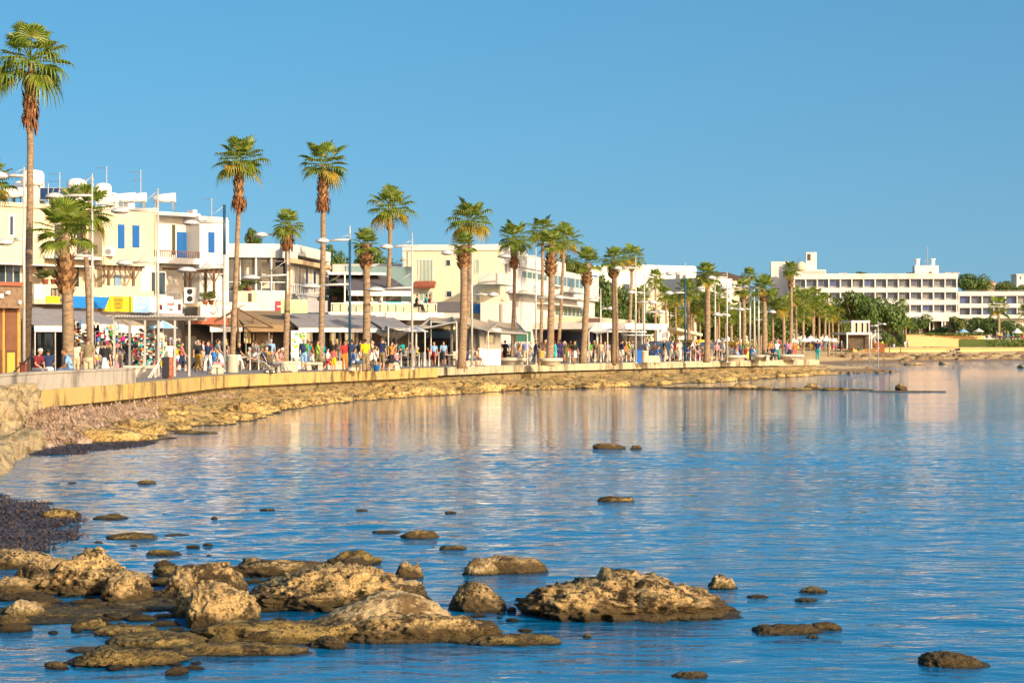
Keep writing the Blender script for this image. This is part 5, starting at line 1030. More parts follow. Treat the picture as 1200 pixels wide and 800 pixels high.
# glass pavilion, terrace walls
PV=Fac('glass_pavilion',996,330,1022,331,'small white-framed glass pavilion in front of the fig trees','pavilion',z=2.0)
PV.part('frame',white,[(998,1019.5,375.5,378,0,4),(998,1000,378,390,0,.3),(1005,1006,378,390,0,.3),(1012,1013,378,390,0,.3),(1018,1019.5,378,390,0,.3),(992,1022,389.5,392,-1,5)]); PV.part('glass',glass,[(1000,1018,378,389.5,.4,.5)]); PV.part('ground_floor_shade',midd,[(994,1018,392,None,.5,4)]); PV.part('post',white,[(1021,1022,392,None,-1,-.7),(992.5,993.5,392,None,-1,-.7)])  # the lower block's dark brown stands in for the shade below the pavilion
tanw=M('tan_stone_wall',(.58,.38,.17),(.52,.34,.16),sc=.25,rough=.9,bump=.3,bsc=1.5)
for nm,p0,p1,D,yt,yb,lab in [('terrace_wall',1062,1153.5,398,392.5,406.5,'tall tan terrace wall under the hotel lawn'),('beach_wall',1000,1290,331,408,417,'long low tan wall along the far beach')]:
    f=Fac(nm,p0,D,p1,D+(3 if nm[0]=='t' else 42),lab,'wall',z=0); f.part('wall',tanw,[(p0,p1,yt,None,0,1.0)]); 
    if nm[0]=='t': f.part('coping',tanw,[(p0-.5,p1+.5,yt-.7,yt-.02,-.2,1.2)]); f.part('dark_hatch',dark,[(1131,1134,401,405,-.05,0)])
    else: f.part('coping',tanw,[(p0,p1,yt-.8,yt-.03,-.25,1.2)])
tag(MB().box(X(1040,402),X(1300,405),400,478,2,3.6).build('terrace_ground',M('terrace_lawn',(.06,.09,.02),(.10,.12,.03),sc=.3,rough=.95)),kind='structure')
def hedge(p0,p1,D,yt,yb,label,seed):
    x0,x1=X(p0,D),X(p1,D); e=empty('hedge',((x0+x1)/2,D,Z(yb,D)),0,label,'hedge','hedges of the hotel terrace'); n=max(1,int((x1-x0)/2.5)); h=Z(yt,D)-Z(yb,D); mb=MB()
    r=np.random.RandomState(seed); m=int((x1-x0)*60)
    for k in range(m):
        p=Vector((r.uniform(-(x1-x0)/2,(x1-x0)/2),r.uniform(-.6,.6),r.uniform(0,h)**1)); u=Vector(r.normal(size=3)).normalized()*.2; w=u.cross(Vector(r.normal(size=3))).normalized()*.14; mb.add([p-u,p-w,p+u,p+w],[(0,1,2,3)])
    mb.build('foliage',leafD,e)
hedge(1064,1154,399,390.3,392.7,'clipped green hedge on top of the tan terrace wall',1); hedge(1154.5,1290,396,398,407.5,'low green hedge right of the tan terrace wall',2); hedge(1030,1064,392,402,407.5,'scrubby green hedge left of the tan terrace wall',3)
# service clutter on the walls: air conditioners and drainpipes
def wall_ac(f,px,py,v,label):
    e=onroof(f,px,py,v,'air_conditioner',label,group='air conditioners on the walls'); mb=MB(); mb.box(-.4,.4,-.32,-.02,0,.55); mb.build('casing',whitep,e); mb=MB(); mb.tube([(0,-.325,.27),(0,-.345,.27)],.2,12); mb.build('fan_grille',metal,e); mb=MB(); mb.box(-.35,-.3,-.3,0,-.06,-.003); mb.box(.3,.35,-.3,0,-.06,-.003); mb.build('bracket',metal,e)
wall_ac(B4,626,340,0,'white air conditioner under the ribbon window of the white hotel wing'); wall_ac(B4,634,352,0,'lower white air conditioner of the white hotel wing'); wall_ac(B,128,300,-.3,'white air conditioner left of the first blue shutter'); wall_ac(B,260,322,-.3,'white air conditioner at the right corner of the apartments')
for f,px,a,b in ((B,122.5,248,352),(B,182.3,250,352),(B3,478,293,366),(B3,548,293,353),(B2,228,302,366)):
    mb=MB(); v=-.32 if f is B else -.06; u=f.u(px,v); mb.tube([(u,v,f.z(px,a,v)),(u,v,f.z(px,b,v))],.045,6); mb.build('drainpipe',cream if f is not B2 else white,f.e)
# ---------------------------------------------------------------- people
CL=dict(white=(.75,.73,.68),black=(.02,.02,.022),navy=(.02,.035,.10),blue=(.04,.16,.45),lightblue=(.22,.40,.62),red=(.50,.03,.03),maroon=(.20,.02,.03),pink=(.65,.25,.28),magenta=(.55,.02,.20),coral=(.65,.15,.12),yellow=(.72,.50,.01),mustard=(.42,.26,.03),khaki=(.22,.17,.09),beige=(.50,.40,.26),green=(.10,.32,.05),lime=(.30,.50,.05),teal=(.01,.30,.32),turquoise=(.02,.42,.48),purple=(.16,.12,.35),grey=(.22,.22,.23),brown=(.12,.07,.04),orange=(.62,.22,.04),denim=(.08,.14,.26),cream=(.62,.55,.40),violet=(.22,.22,.50),olive=(.14,.14,.05))
cloth=M('clothing',(1,1,1),(.78,.78,.78),sc=6,rough=.9,obc=True); skinm=M('skin',(1,1,1),rough=.55,obc=True); hairm=M('hair',(1,1,1),rough=.7,obc=True); shoem=M('shoes',(.10,.08,.07),rough=.6)
def joints(p):
    """left/right joints; the figure faces -Y"""
    J={}
    J['pel']=(0,0,.93); J['chest']=(0,0,1.28); J['neck']=(0,.0,1.46); J['head']=(0,-.01,1.62)
    for s,n in ((-1,'l'),(1,'r')):
        J['hip'+n]=(.095*s,0,.90); J['kn'+n]=(.10*s,-.02,.49); J['an'+n]=(.105*s,.02,.08); J['to'+n]=(.12*s,-.14,.03)
        J['sh'+n]=(.185*s,0,1.41); J['el'+n]=(.24*s,.03,1.13); J['wr'+n]=(.25*s,-.05,.88)
    if p in('walk','walk2'):
        f=1 if p=='walk' else -1
        for s,n in ((-1,'l'),(1,'r')):
            q=s*f; J['kn'+n]=(.10*s,-.16*q-.04,.50); J['an'+n]=(.10*s,-.30*q+.02,.09 if q>0 else .14); J['to'+n]=(.11*s,-.30*q-.14,.05 if q>0 else .04)
            J['el'+n]=(.23*s,.14*q+.02,1.14); J['wr'+n]=(.24*s,.20*q-.12,.92)
    if p in('sit','lean'):
        J['pel']=(0,.06,.52); y=-.10 if p=='lean' else .0; J['chest']=(0,.04+y*.6,.88); J['neck']=(0,.02+y*1.3,1.05); J['head']=(0,-.03+y*1.6,1.21)
        for s,n in ((-1,'l'),(1,'r')):
            J['hip'+n]=(.10*s,.05,.50); J['kn'+n]=(.12*s,-.40,.50); J['an'+n]=(.12*s,-.42-(.1 if s>0 else -.05),.08); J['to'+n]=(.13*s,-.58-(.1 if s>0 else -.05),.03)
            J['sh'+n]=(.185*s,.03+y*1.2,1.0); J['el'+n]=(.24*s,-.06+y,.74); J['wr'+n]=(.14*s,-.28,.62)
    if p=='head':   # hands raised to the face / phone
        for s,n in ((-1,'l'),(1,'r')): J['el'+n]=(.24*s,-.18,1.20); J['wr'+n]=(.08*s,-.26,1.42)
    if p=='reach': J['elr']=(.40,-.10,1.32); J['wrr']=(.62,-.22,1.22)
    return {k:Vector(v) for k,v in J.items()}
def remesh(mb,name,vox,sm=2):
    me=mb.mesh(name); o=bpy.data.objects.new('tmp',me); C.objects.link(o); m=o.modifiers.new('r','REMESH'); m.mode='VOXEL'; m.voxel_size=vox; m.use_smooth_shade=True
    s=o.modifiers.new('s','SMOOTH'); s.factor=.5; s.iterations=sm
    r=bpy.data.meshes.new_from_object(o.evaluated_get(bpy.context.evaluated_depsgraph_get())); bpy.data.objects.remove(o); r.name=name; return r
def limb(mb,pts,rad,n=9):
    mb.tube(pts,rad,n)
    for p,r in zip(pts,rad): mb.ell(p,(r,r,r),9,6)
def fingers(mb,w,d,s):
    d=d.normalized(); side=d.cross(Vector((0,1,0))); side=(side if side.length>.2 else d.cross(Vector((1,0,0)))).normalized(); nrm=side.cross(d)
    palm=w+d*.05; mb.obox(palm,(.038,.016,.05)) if False else limb(mb,[w,w+d*.04+side*.012,w+d*.085],[.027,.036,.032],8); limb(mb,[w+d*.04-side*.012,w+d*.085-side*.015],[.03,.028],8)
    for k in range(4):
        o=side*(-.033+.022*k); l=(.060,.074,.070,.052)[k]; b=w+d*.095+o; m=b+d*l*.55+nrm*.008; t=m+d*l*.4+nrm*.022; mb.tube([b,m,t],[.0105,.0095,.008],6)
    b=w+d*.035-side*s*.03; mb.tube([b,b+d*.03-side*s*.03,b+d*.06-side*s*.035],[.013,.012,.009],6)
BODY={}
def body(p):
    if p in BODY: return BODY[p]
    J=joints(p); mb=MB(); pel,ch,nk,hd=J['pel'],J['chest'],J['neck'],J['head']
    mid=(pel+ch)/2
    def torso(mb,g,lo=0,hi=1):
        for a,b,ra,rb in ((pel,mid,(.160,.115),(.140,.105)),(mid,ch,(.140,.105),(.172,.118)),(ch,ch*.35+nk*.65,(.172,.118),(.135,.085))):
            for t in (0,.33,.66,1):
                c=a.lerp(b,t); mb.ell(c,(ra[0]*(1-t)+rb[0]*t+g,ra[1]*(1-t)+rb[1]*t+g,.09),12,7)
        for n in 'lr': limb(mb,[ch*.4+nk*.6,J['sh'+n]],[.075+g,.058+g])
    torso(mb,0)
    limb(mb,[nk-Vector((0,0,.06)),nk,hd-Vector((0,0,.05))],[.06,.052,.05])
    mb.ell(hd,(.076,.092,.115),14,10); mb.ell(hd+Vector((0,-.035,-.05)),(.055,.06,.055)); mb.ell(hd+Vector((0,-.10,-.015)),(.013,.022,.022)); mb.ell(hd+Vector((0,-.088,.03)),(.045,.012,.010)); mb.ell(hd+Vector((0,-.09,-.058)),(.022,.010,.009))
    for s in (-1,1): mb.ell(hd+Vector((.078*s,.005,-.01)),(.012,.022,.032)); mb.ell(hd+Vector((.03*s,-.082,.008)),(.012,.008,.006))
    for s,n in ((-1,'l'),(1,'r')):
        limb(mb,[J['sh'+n],J['el'+n].lerp(J['sh'+n],.4),J['el'+n],J['wr'+n].lerp(J['el'+n],.6),J['wr'+n]],[.052,.047,.038,.036,.026]); fingers(mb,J['wr'+n],J['wr'+n]-J['el'+n] if p!='head' else Vector((0,-.1,1)),s)
        limb(mb,[J['hip'+n],J['kn'+n].lerp(J['hip'+n],.45),J['kn'+n],J['an'+n].lerp(J['kn'+n],.65),J['an'+n]],[.092,.078,.054,.053,.036]); limb(mb,[J['an'+n],J['to'+n]],[.036,.032])
    bd=remesh(mb,'person',.011,1); bd.materials.append(skinm)
    t=MB(); torso(t,.016)
    for n in 'lr': limb(t,[J['sh'+n],J['sh'+n].lerp(J['el'+n],.62)],[.072,.064])
    top=remesh(t,'shirt',.018,2); top.materials.append(cloth)
    def legs(frac,r):
        t=MB(); t.ell(pel+Vector((0,0,.02)),(.178,.135,.11),12,7); t.ell(pel-Vector((0,0,.05)),(.178,.14,.10),12,7)
        for n in 'lr':
            P=[J['hip'+n],J['kn'+n].lerp(J['hip'+n],.45)]; rr=[.108,.096]
            if frac>.6: P+=[J['kn'+n],J['an'+n].lerp(J['kn'+n],.6),J['an'+n]+Vector((0,0,.03))]; rr+=[.075,.068,.062]
            else: P+=[J['kn'+n].lerp(J['hip'+n],.06)]; rr+=[.092]
            limb(t,P,rr)
        m=remesh(t,'trousers' if frac>.6 else 'shorts',.018,2); m.materials.append(cloth); return m
    tr=legs(1,0); shs=legs(.5,0); t=MB()
    if p in('sit','lean'): t.ell(pel,(.18,.15,.12)); t.tube([pel+Vector((0,.02,0)),(J['knl']+J['knr'])/2+Vector((0,0,.02))],[.16,.19],12,sq=.6)
    else: t.tube([pel+Vector((0,0,.14)),pel,(J['knl']+J['knr'])/2+Vector((0,0,.02))],[.15,.19,.27],14,sq=.75)
    sk=remesh(t,'skirt',.02,2); sk.materials.append(cloth)
    hs_={}
    t=MB(); t.ell(hd+Vector((0,.018,.03)),(.085,.092,.105),12,8); a=t.mesh('hair',True); a.materials.append(hairm); hs_['short']=a
    t=MB(); t.ell(hd+Vector((0,.022,.028)),(.092,.094,.108),12,8); t.ell(hd+Vector((0,.065,-.10)),(.085,.05,.13),12,8); a=remesh(t,'hair',.015,1); a.materials.append(hairm); hs_['long']=a
    t=MB(); t.lathe([(.13,.045),(.135,.055),(.09,.07),(.088,.12),(.05,.14)],14,hd); a=t.mesh('hat',True); a.materials.append(cloth); hs_['hat']=a
    t=MB()
    for n in 'lr': limb(t,[J['an'+n]-Vector((0,0,.025)),J['to'+n]],[.045,.042],8)
    sh=remesh(t,'shoes',.015,1); sh.materials.append(shoem)
    BODY[p]=dict(body=bd,shirt=top,trousers=tr,shorts=shs,skirt=sk,shoes=sh,**{'h_'+k:v for k,v in hs_.items()}); return BODY[p]
SK=[(.42,.24,.15),(.50,.30,.20),(.34,.18,.10),(.48,.25,.16)]; HR=dict(dark=(.02,.014,.01),brown=(.10,.05,.025),blond=(.42,.28,.12),grey=(.40,.38,.36),white=(.65,.63,.6),red=(.3,.09,.04))
LMK=[(-5,'near the wooden kiosk'),(35,'by the tallest palm'),(60,'left of the stout palm'),(92,'behind the parapet'),(125,'beside the slim leaning palm'),(160,'under the left of the steel pergola'),(200,'by the stalls behind the pergola'),(235,'right of the steel pergola'),(262,'at the blue-topped mast'),(300,'in the tan awning cafe'),(350,'by the picture board'),(382,'by the modern house palm'),(408,'near the dark blue mast'),(432,'next to the stocky palm'),(462,'left of the slim white mast'),(500,'right of the slim white mast'),(525,'left of the thickest palm'),(560,'right of the thickest palm'),(590,'at the first round planter'),(620,'between the round planters'),(650,'at the second round planter'),(672,'left of the palm with spiky fronds'),(700,'under the brown restaurant sign'),(728,'between the bare palm and the blue bin'),(770,'in front of the parked blue cars'),(800,'right of the parked blue cars'),(845,'right of the wind-bent palm'),(880,'at the mast cluster'),(910,'at the far round benches'),(940,'by the lone skyline palm'),(960,'at the promenade tip'),(985,'on the path behind the tip'),(1015,'by the glass pavilion'),(1045,'left of the terrace wall'),(1120,'below the terrace wall'),(1200,'beyond the beach wall')]
used={}
def person(px,D,pose,face,top,bot,bc,hair='short',hc='dark',hgt=1.72,z=None,extra='',where=None,zoff=0,grp=None,top_hide=False):
    b=body(pose); x=X(px,D); z=(DK if D<192 else ground(x,D)) if z is None else z
    e=empty('person',(x,D,z+zoff),R(face)); s=hgt/1.74; rr=random.Random(int(px*7+D)); sk=SK[rr.randrange(4)]
    link('body',b['body'],None,e,sc=s,color=sk)
    if top: link('shirt',b['shirt'],None,e,sc=s,color=CL[top])
    link(bot,b[bot],None,e,sc=s,color=CL[bc]); link('shoes',b['shoes'],None,e,sc=s)
    if hair=='long' or hair=='short': link('hair',b['h_'+hair],None,e,sc=s,color=HR[hc])
    if hair=='hat': link('hat',b['h_hat'],None,e,sc=s,color=CL[hc if hc in CL else 'white']); link('hair',b['h_short'],None,e,sc=s*1.0,color=HR['grey'])
    vb={'stand':'standing','walk':'walking','walk2':'walking','sit':'sitting','lean':'leaning forward','head':'standing with hands raised','reach':'standing with one arm out'}[pose]
    w=where or min(LMK,key=lambda q:abs(q[0]-px))[1]
    lab=f"person in {top or 'no'} top and {bc} {bot} {vb} {w}"
    if bot=='skirt' and bc==top: lab=f"person in {top} dress {vb} {w}"
    if extra: lab=f"person in {top} top, {extra}, {vb} {w}"
    if lab in used:
        used[lab]+=1; lab2=lab.replace('person','%s-haired person'%hc,1); lab=lab2 if lab2 not in used else lab.replace('person','taller person' if hgt>1.7 else 'shorter person',1)
    used[lab]=used.get(lab,0)+1
    while len(lab.split())>16: lab=lab.replace(' vb ',' ') if False else ' '.join([q for q in lab.split() if q not in('standing','top,','the')][:16])
    tag(e,lab[:110],'person',grp or 'people on the promenade'); return e
# px, distance, pose, facing, top, bottom kind, bottom colour, hair, hair colour, height
PP=[
(43,82,'lean',60,'maroon','trousers','grey','hat','white',1.75,'white cap'),(57,83,'lean',200,'navy','trousers','white','short','dark',1.75,''),
(81,79,'lean',-70,'lightblue','shorts','denim','short','brown',1.78,'blue strap across the back'),(103,79.5,'stand',180,'khaki','shorts','beige','short','brown',1.80,''),
(123,82,'stand',170,'black','skirt','white','short','dark',1.62,'white flower pattern'),(136,83,'sit',-80,'pink','shorts','blue','short','blond',1.3,''),
(89,96,'stand',200,'cream','trousers','beige','long','brown',1.65,''),(119,100,'walk',90,'white','trousers','white','long','blond',1.65,''),(129,103,'walk',-90,'beige','shorts','denim','short','dark',1.7,''),
(150,108,'stand',200,'black','trousers','black','short','dark',1.72,''),(199,107,'reach',30,'white','skirt','white','long','brown',1.66,''),(213,110,'walk',100,'coral','shorts','navy','short','brown',1.6,''),
(232,111,'walk',10,'black','trousers','mustard','short','blond',1.72,''),(244,110,'walk2',-20,'navy','trousers','white','long','brown',1.64,''),(251,112,'stand',180,'blue','shorts','blue','short','brown',1.25,'blue backpack'),
(259,104,'lean',-75,'white','shorts','pink','short','brown',1.72,''),(256,118,'walk',90,'grey','trousers','black','short','dark',1.75,''),(266,121,'walk2',-90,'brown','trousers','denim','short','dark',1.75,''),
(292,119,'sit',90,'beige','trousers','brown','short','grey',1.72,''),(299,121,'sit',-90,'white','shorts','khaki','long','brown',1.65,''),(308,119,'sit',-60,'orange','shorts','grey','short','brown',1.72,''),(311,122,'sit',60,'yellow','shorts','khaki','short','brown',1.7,''),(316,120,'lean',-90,'mustard','trousers','khaki','short','grey',1.72,''),
(322,109,'lean',90,'beige','trousers','grey','short','dark',1.7,''),(327,110,'lean',80,'pink','trousers','cream','hat','white',1.68,'sun hat'),(303,124,'sit',0,'white','trousers','black','short','dark',1.7,''),
(338,126,'stand',170,'maroon','trousers','black','short','dark',1.75,''),(356,116,'stand',175,'green','shorts','lightblue','short','blond',1.82,'dark backpack'),(361,121,'walk',150,'teal','shorts','denim','short','brown',1.7,''),(365,124,'walk',-90,'red','shorts','white','short','dark',1.65,''),
(372,119,'walk',100,'lime','trousers','olive','short','dark',1.72,''),(384,113,'walk2',100,'white','shorts','red','short','dark',1.28,''),(391,114,'stand',160,'coral','shorts','yellow','short','dark',1.3,''),(396,128,'sit',60,'beige','trousers','brown','short','grey',1.7,''),
(404,118,'stand',30,'red','trousers','orange','short','dark',1.68,''),(412,122,'stand',200,'navy','trousers','grey','short','dark',1.76,''),(415,116,'sit',100,'blue','trousers','white','short','dark',1.6,''),(420,114.5,'lean',90,'white','shorts','denim','short','dark',1.74,''),
(428,113,'stand',195,'yellow','trousers','khaki','short','dark',1.78,''),(447.5,114.5,'reach',150,'navy','shorts','khaki','short','brown',1.84,''),(459,115.5,'head',60,'orange','shorts','black','long','dark',1.62,''),(464,117,'lean',-70,'pink','shorts','navy','short','dark',1.70,''),
(443,131,'sit',70,'white','trousers','black','short','dark',1.7,''),(470,135,'sit',-60,'black','trousers','black','long','dark',1.7,''),(476,137,'sit',60,'grey','trousers','black','short','dark',1.7,''),(489,138,'sit',90,'yellow','trousers','grey','short','grey',1.7,''),(502,140,'sit',-80,'red','trousers','black','short','dark',1.7,''),
(509,147,'walk',180,'coral','trousers','olive','short','dark',1.64,''),(525,149,'walk2',180,'magenta','trousers','black','long','dark',1.66,''),(519,152,'walk',170,'blue','shorts','lightblue','short','brown',1.72,''),(533,158,'walk',-80,'white','trousers','denim','short','grey',1.7,''),
(546,136,'lean',-90,'navy','trousers','black','short','dark',1.7,''),(551,137,'lean',90,'white','shorts','denim','long','brown',1.66,''),(557,138,'lean',80,'beige','shorts','brown','long','dark',1.68,''),(556,158,'walk',100,'white','trousers','beige','short','grey',1.75,''),(562,160,'stand',0,'cream','trousers','khaki','short','brown',1.7,''),(567,165,'stand',0,'black','trousers','black','short','dark',1.7,''),
(574,155,'sit',90,'red','trousers','red','long','dark',1.65,''),(580,156,'walk2',100,'pink','skirt','pink','long','brown',1.66,''),(592,151,'walk',170,'black','trousers','black','short','dark',1.74,''),(603,158,'stand',180,'navy','trousers','navy','short','dark',1.7,''),(607,157,'walk',180,'yellow','trousers','teal','short','brown',1.72,''),(616,152,'walk2',185,'violet','shorts','beige','short','grey',1.78,''),
(622,160,'walk',90,'cream','trousers','beige','long','blond',1.66,''),(628,150,'walk',90,'navy','trousers','navy','short','dark',1.76,''),(636,155,'walk2',-90,'brown','trousers','khaki','long','dark',1.7,''),(632,162,'walk2',-90,'black','trousers','denim','short','dark',1.72,''),
(650.5,160,'walk',180,'turquoise','skirt','turquoise','short','dark',1.64,''),(656.5,156,'walk2',175,'purple','trousers','purple','short','brown',1.80,''),(660,163,'walk',0,'pink','shorts','beige','long','dark',1.66,''),(666,164,'walk2',0,'red','shorts','red','short','dark',1.3,''),(670,166,'sit',60,'orange','trousers','brown','short','dark',1.7,''),
(673.5,150,'walk2',185,'black','skirt','white','short','blond',1.64,''),(691,166,'walk',0,'green','shorts','cream','short','dark',1.68,''),(699,165,'walk2',0,'khaki','trousers','beige','short','dark',1.76,''),(704,166,'walk',10,'beige','trousers','grey','short','grey',1.7,''),(709,167,'walk2',-20,'pink','trousers','white','long','blond',1.65,''),(712,164,'walk',180,'grey','trousers','beige','long','brown',1.66,''),
(729,168,'walk',100,'navy','shorts','white','short','dark',1.76,''),(734,166,'walk2',90,'orange','shorts','khaki','short','blond',1.68,''),(737,170,'walk',-90,'lime','trousers','beige','long','blond',1.7,''),(741,175,'walk',60,'white','shorts','grey','hat','white',1.7,'white hat'),
(769,165,'lean',90,'blue','trousers','denim','short','brown',1.7,''),(787,172,'walk',90,'white','shorts','beige','short','dark',1.7,''),(791,171,'walk2',100,'red','shorts','cream','short','dark',1.7,''),(796,173,'walk',180,'cream','trousers','white','short','grey',1.74,''),(806,178,'sit',90,'purple','trousers','brown','short','dark',1.7,''),(812,179,'sit',-90,'maroon','trousers','grey','long','dark',1.66,''),(818,180,'sit',80,'brown','trousers','khaki','short','dark',1.7,''),(824,178,'sit',-70,'beige','trousers','maroon','long','brown',1.7,''),
(840,182,'walk',90,'white','shorts','beige','short','dark',1.72,''),(848,184,'walk2',-90,'pink','trousers','white','long','blond',1.66,''),(858,184,'sit',90,'white','shorts','grey','short','dark',1.7,''),(881,181,'sit',120,'blue','trousers','denim','short','brown',1.7,''),(898,181,'lean',90,'black','trousers','black','short','dark',1.72,''),(903.5,185,'stand',30,'orange','shorts','brown','short','brown',1.7,''),(905.5,180,'lean',0,'navy','trousers','black','short','dark',1.74,''),(910.5,186,'walk',200,'white','trousers','teal','long','blond',1.72,''),
(922,187,'walk2',0,'purple','trousers','denim','short','dark',1.74,''),(925.5,186,'walk',180,'pink','shorts','navy','short','brown',1.72,''),(931,187,'walk2',170,'orange','shorts','coral','long','blond',1.7,''),(958,188.5,'stand',150,'navy','trousers','teal','short','dark',1.78,''),
]
for t in PP:
    px,D,pose,face,top,bot,bc,hair,hc,hg,ex=t; e=person(px,D,pose,face,top,bot,bc,hair,hc,hg,extra=ex)
    if 'backpack' in ex or 'strap' in ex:
        mb=MB(); zz=1.22 if pose!='lean' else .84; k=.05 if pose!='lean' else .0
        if 'backpack' in ex: mb.ell((0,.21,zz),(.17,.12,.25),12,8); 
        mb.tube([(-.14,.13,zz+.2),(-.15,-.0,zz+.25),(-.13,-.13,zz+.08),(-.15,.10,zz-.15)],.025,5); mb.tube([(.14,.13,zz+.2),(.15,-.0,zz+.25),(.13,-.13,zz+.08),(.15,.10,zz-.15)],.025,5)
        mb.build('backpack' if 'backpack' in ex else 'strap',cloth,e,True,color=CL['blue' if ex[0]=='b' else 'navy'],sc=hg/1.74)
# strollers and customers between the palms and the shops
rg=random.Random(5); muted=['white','cream','beige','grey','navy','black','brown','lightblue','khaki','denim','pink','maroon','white','black','olive','teal']
for i in range(95):
    px=rg.uniform(222,905); D=float(np.interp(px,[222,300,430,540,650,750,905],[116,122,131,144,161,172,186]))+rg.uniform(-3,5); po=rg.choice(['walk','walk2','stand','sit','walk','lean','walk2'])
    person(px,min(D,191),po,rg.choice([0,80,100,180,-90,-80,200]),rg.choice(muted),rg.choice(['trousers','shorts','trousers','skirt']),rg.choice(muted),rg.choice(['short','long','short']),rg.choice(['dark','brown','grey','blond']),rg.uniform(1.55,1.85),grp='strollers and cafe guests')
# the crowd further away
rg=random.Random(12); tops=list(CL); 
for i in range(86):
    if i<52: px=rg.uniform(905,1022); D=rg.uniform(325,348)
    elif i<62: px=rg.uniform(1022,1068); D=rg.uniform(345,350)
    elif i<72: px=rg.uniform(820,910); D=rg.uniform(196,230)
    else: px=rg.uniform(1160,1200); D=rg.uniform(404,420)
    po=rg.choice(['walk','walk2','stand','sit'] if i<52 else ['sit','stand']); zz=None
    if 62<=i<72: po=rg.choice(['walk','walk2'])
    x=X(px,D); z=ground(x,D) if i<72 else 3.6
    person(px,D,po,rg.choice([0,90,180,-90,45]),rg.choice(tops),rg.choice(['trousers','shorts','shorts','skirt']),rg.choice(tops),rg.choice(['short','long','short']),rg.choice(list(HR)),rg.uniform(1.55,1.85),z=z,grp='crowd beyond the promenade tip')
for px,D,po,top,bc in [(489,150,'sit','black','black'),(500,151,'sit','teal','denim'),(504,152,'sit','maroon','black'),(447,150,'sit','white','grey'),(436,150,'sit','cream','grey'),(420,151,'stand','black','black')]:
    person(px,D-1.5,po,90,top,'trousers',bc,'short','dark',1.7,z=Z(366,D)+.0,where='on the upper terrace',grp='guests on the upper terrace')
# ---------------------------------------------------------------- furniture and clutter on the promenade
stone=M('pale_concrete_bench',(.62,.54,.42),(.55,.48,.37),sc=1.5,rough=.85,bump=.1)
def at(px,D): return (X(px,D),D,DK)
def bench_round(px,D,w,label):
    r=w*D/F/2; e=empty('round_planter_bench',at(px,D),0,label,'planter bench','round stone planter benches'); mb=MB(); mb.lathe([(r*.8,0),(r*.8,.26),(r*.86,.27)],32); mb.build('plinth',stone,e,True); mb=MB(); mb.lathe([(r*.97,.275),(r,.3),(r,.46),(r*.96,.5),(r*.62,.5),(r*.6,.44)],32); mb.build('seat',stone,e,True); mb=MB(); mb.lathe([(r*.58,.40),(r*.3,.45),(.02,.46)],20); mb.build('soil',soil,e,True)
for px,D,w,lab in [(600,146.5,34,'first round bench around the slender palm'),(645,143.3,29,'second round bench around the thick palm'),(861,176,28,'round bench left of the mast cluster'),(893,181,22,'round bench under the thick cluster palm'),(925,187,34,'round bench nearest the promenade tip')]: bench_round(px,D,w,lab)
def bench(px,D,w,label,rz=0,legs=True,h=.46,dp=.28):
    e=empty('stone_bench',at(px,D),R(rz),label,'bench','stone benches'); hw=w*D/F/2; mb=MB(); mb.box(-hw,hw,-dp,dp,h-.14,h); mb.build('seat',stone,e)
    for s in (-.72,.72): mb=MB(); mb.box(hw*s-.12,hw*s+.12,-dp*.8,dp*.8,0,h-.143); mb.build('leg',stone,e)
def block(px,D,w,h,label,dp=.5,rz=0,m=None):
    e=empty('stone_planter_box',at(px,D),R(rz),label,'planter','stone planter boxes'); hw=w*D/F/2; mb=MB(); mb.box(-hw,hw,-dp,dp,0,h-.12); mb.build('body',m or stone,e); mb=MB(); mb.box(-hw-.05,hw+.05,-dp-.05,dp+.05,h-.118,h); mb.build('rim',m or stone,e)
block(337,111,22,.58,'pale stone block beside the pushchair'); block(272,108,12,.55,'short stone block at the foot of the tall boot-sleeved palm',.35); block(763,162,16,.55,'stone box on the quay right of the white bin'); block(395,121,20,.5,'low stone block behind the children')
bench(369,118,18,'pale bench left of the children'); bench(255,104,10,'bench of the man in white by the blue-topped mast'); bench(543.5,137,13,'stone bench by the thickest palm'); bench(80,80,12,'bench of the seated man in blue',0); bench(49,84,14,'bench of the seated pair by the tallest palm'); bench(131,83,12,'bench of the child in pink'); bench(324,109.5,12,'bench next to the stone block and pushchair'); bench(418,115,9,'bench behind the yellow-shirted man'); bench(462,117,10,'bench of the seated pair left of the slim mast'); bench(558,139,7,'bench right of the thickest palm'); bench(903,180,10,'bench by the man in black at the tip'); bench(769,164.5,8,'bench of the man in blue before the cars')
def bin_(px,D,h,r,m,label,rnd=True):
    e=empty('litter_bin',at(px,D),0,label,'bin','litter bins'); mb=MB(); 
    if rnd: mb.lathe([(r*.85,0),(r,.05),(r,h-.08),(r*1.05,h-.07),(r*1.05,h),(r*.8,h),(r*.78,h-.2)],20)
    else: mb.box(-r,r,-r,r,0,h-.1)
    mb.build('body',m,e,rnd); mb=MB(); 
    if rnd: mb.lathe([(r*.79,h-.15),(r*.3,h-.1),(.02,h-.09)],16)
    else: mb.box(-r-.03,r+.03,-r-.03,r+.03,h-.098,h)
    mb.build('lid',metal if rnd else m,e)
bin_(272,107.4,.95,.30,stone,'stone litter bin in front of the tall boot-sleeved palm'); bin_(532,141,.98,.26,stone,'stone litter bin left of the thickest palm'); bin_(634,147,1.0,.24,M('ochre_bin',(.52,.34,.10),rough=.8),'ochre litter bin between the round planters'); bin_(748,157.5,1.0,.24,M('blue_bin_paint',(.01,.12,.50),rough=.4),'bright blue bin at the foot of the white mast',False); bin_(755.5,161,.95,.3,stone,'white stone bin right of the blue bin')
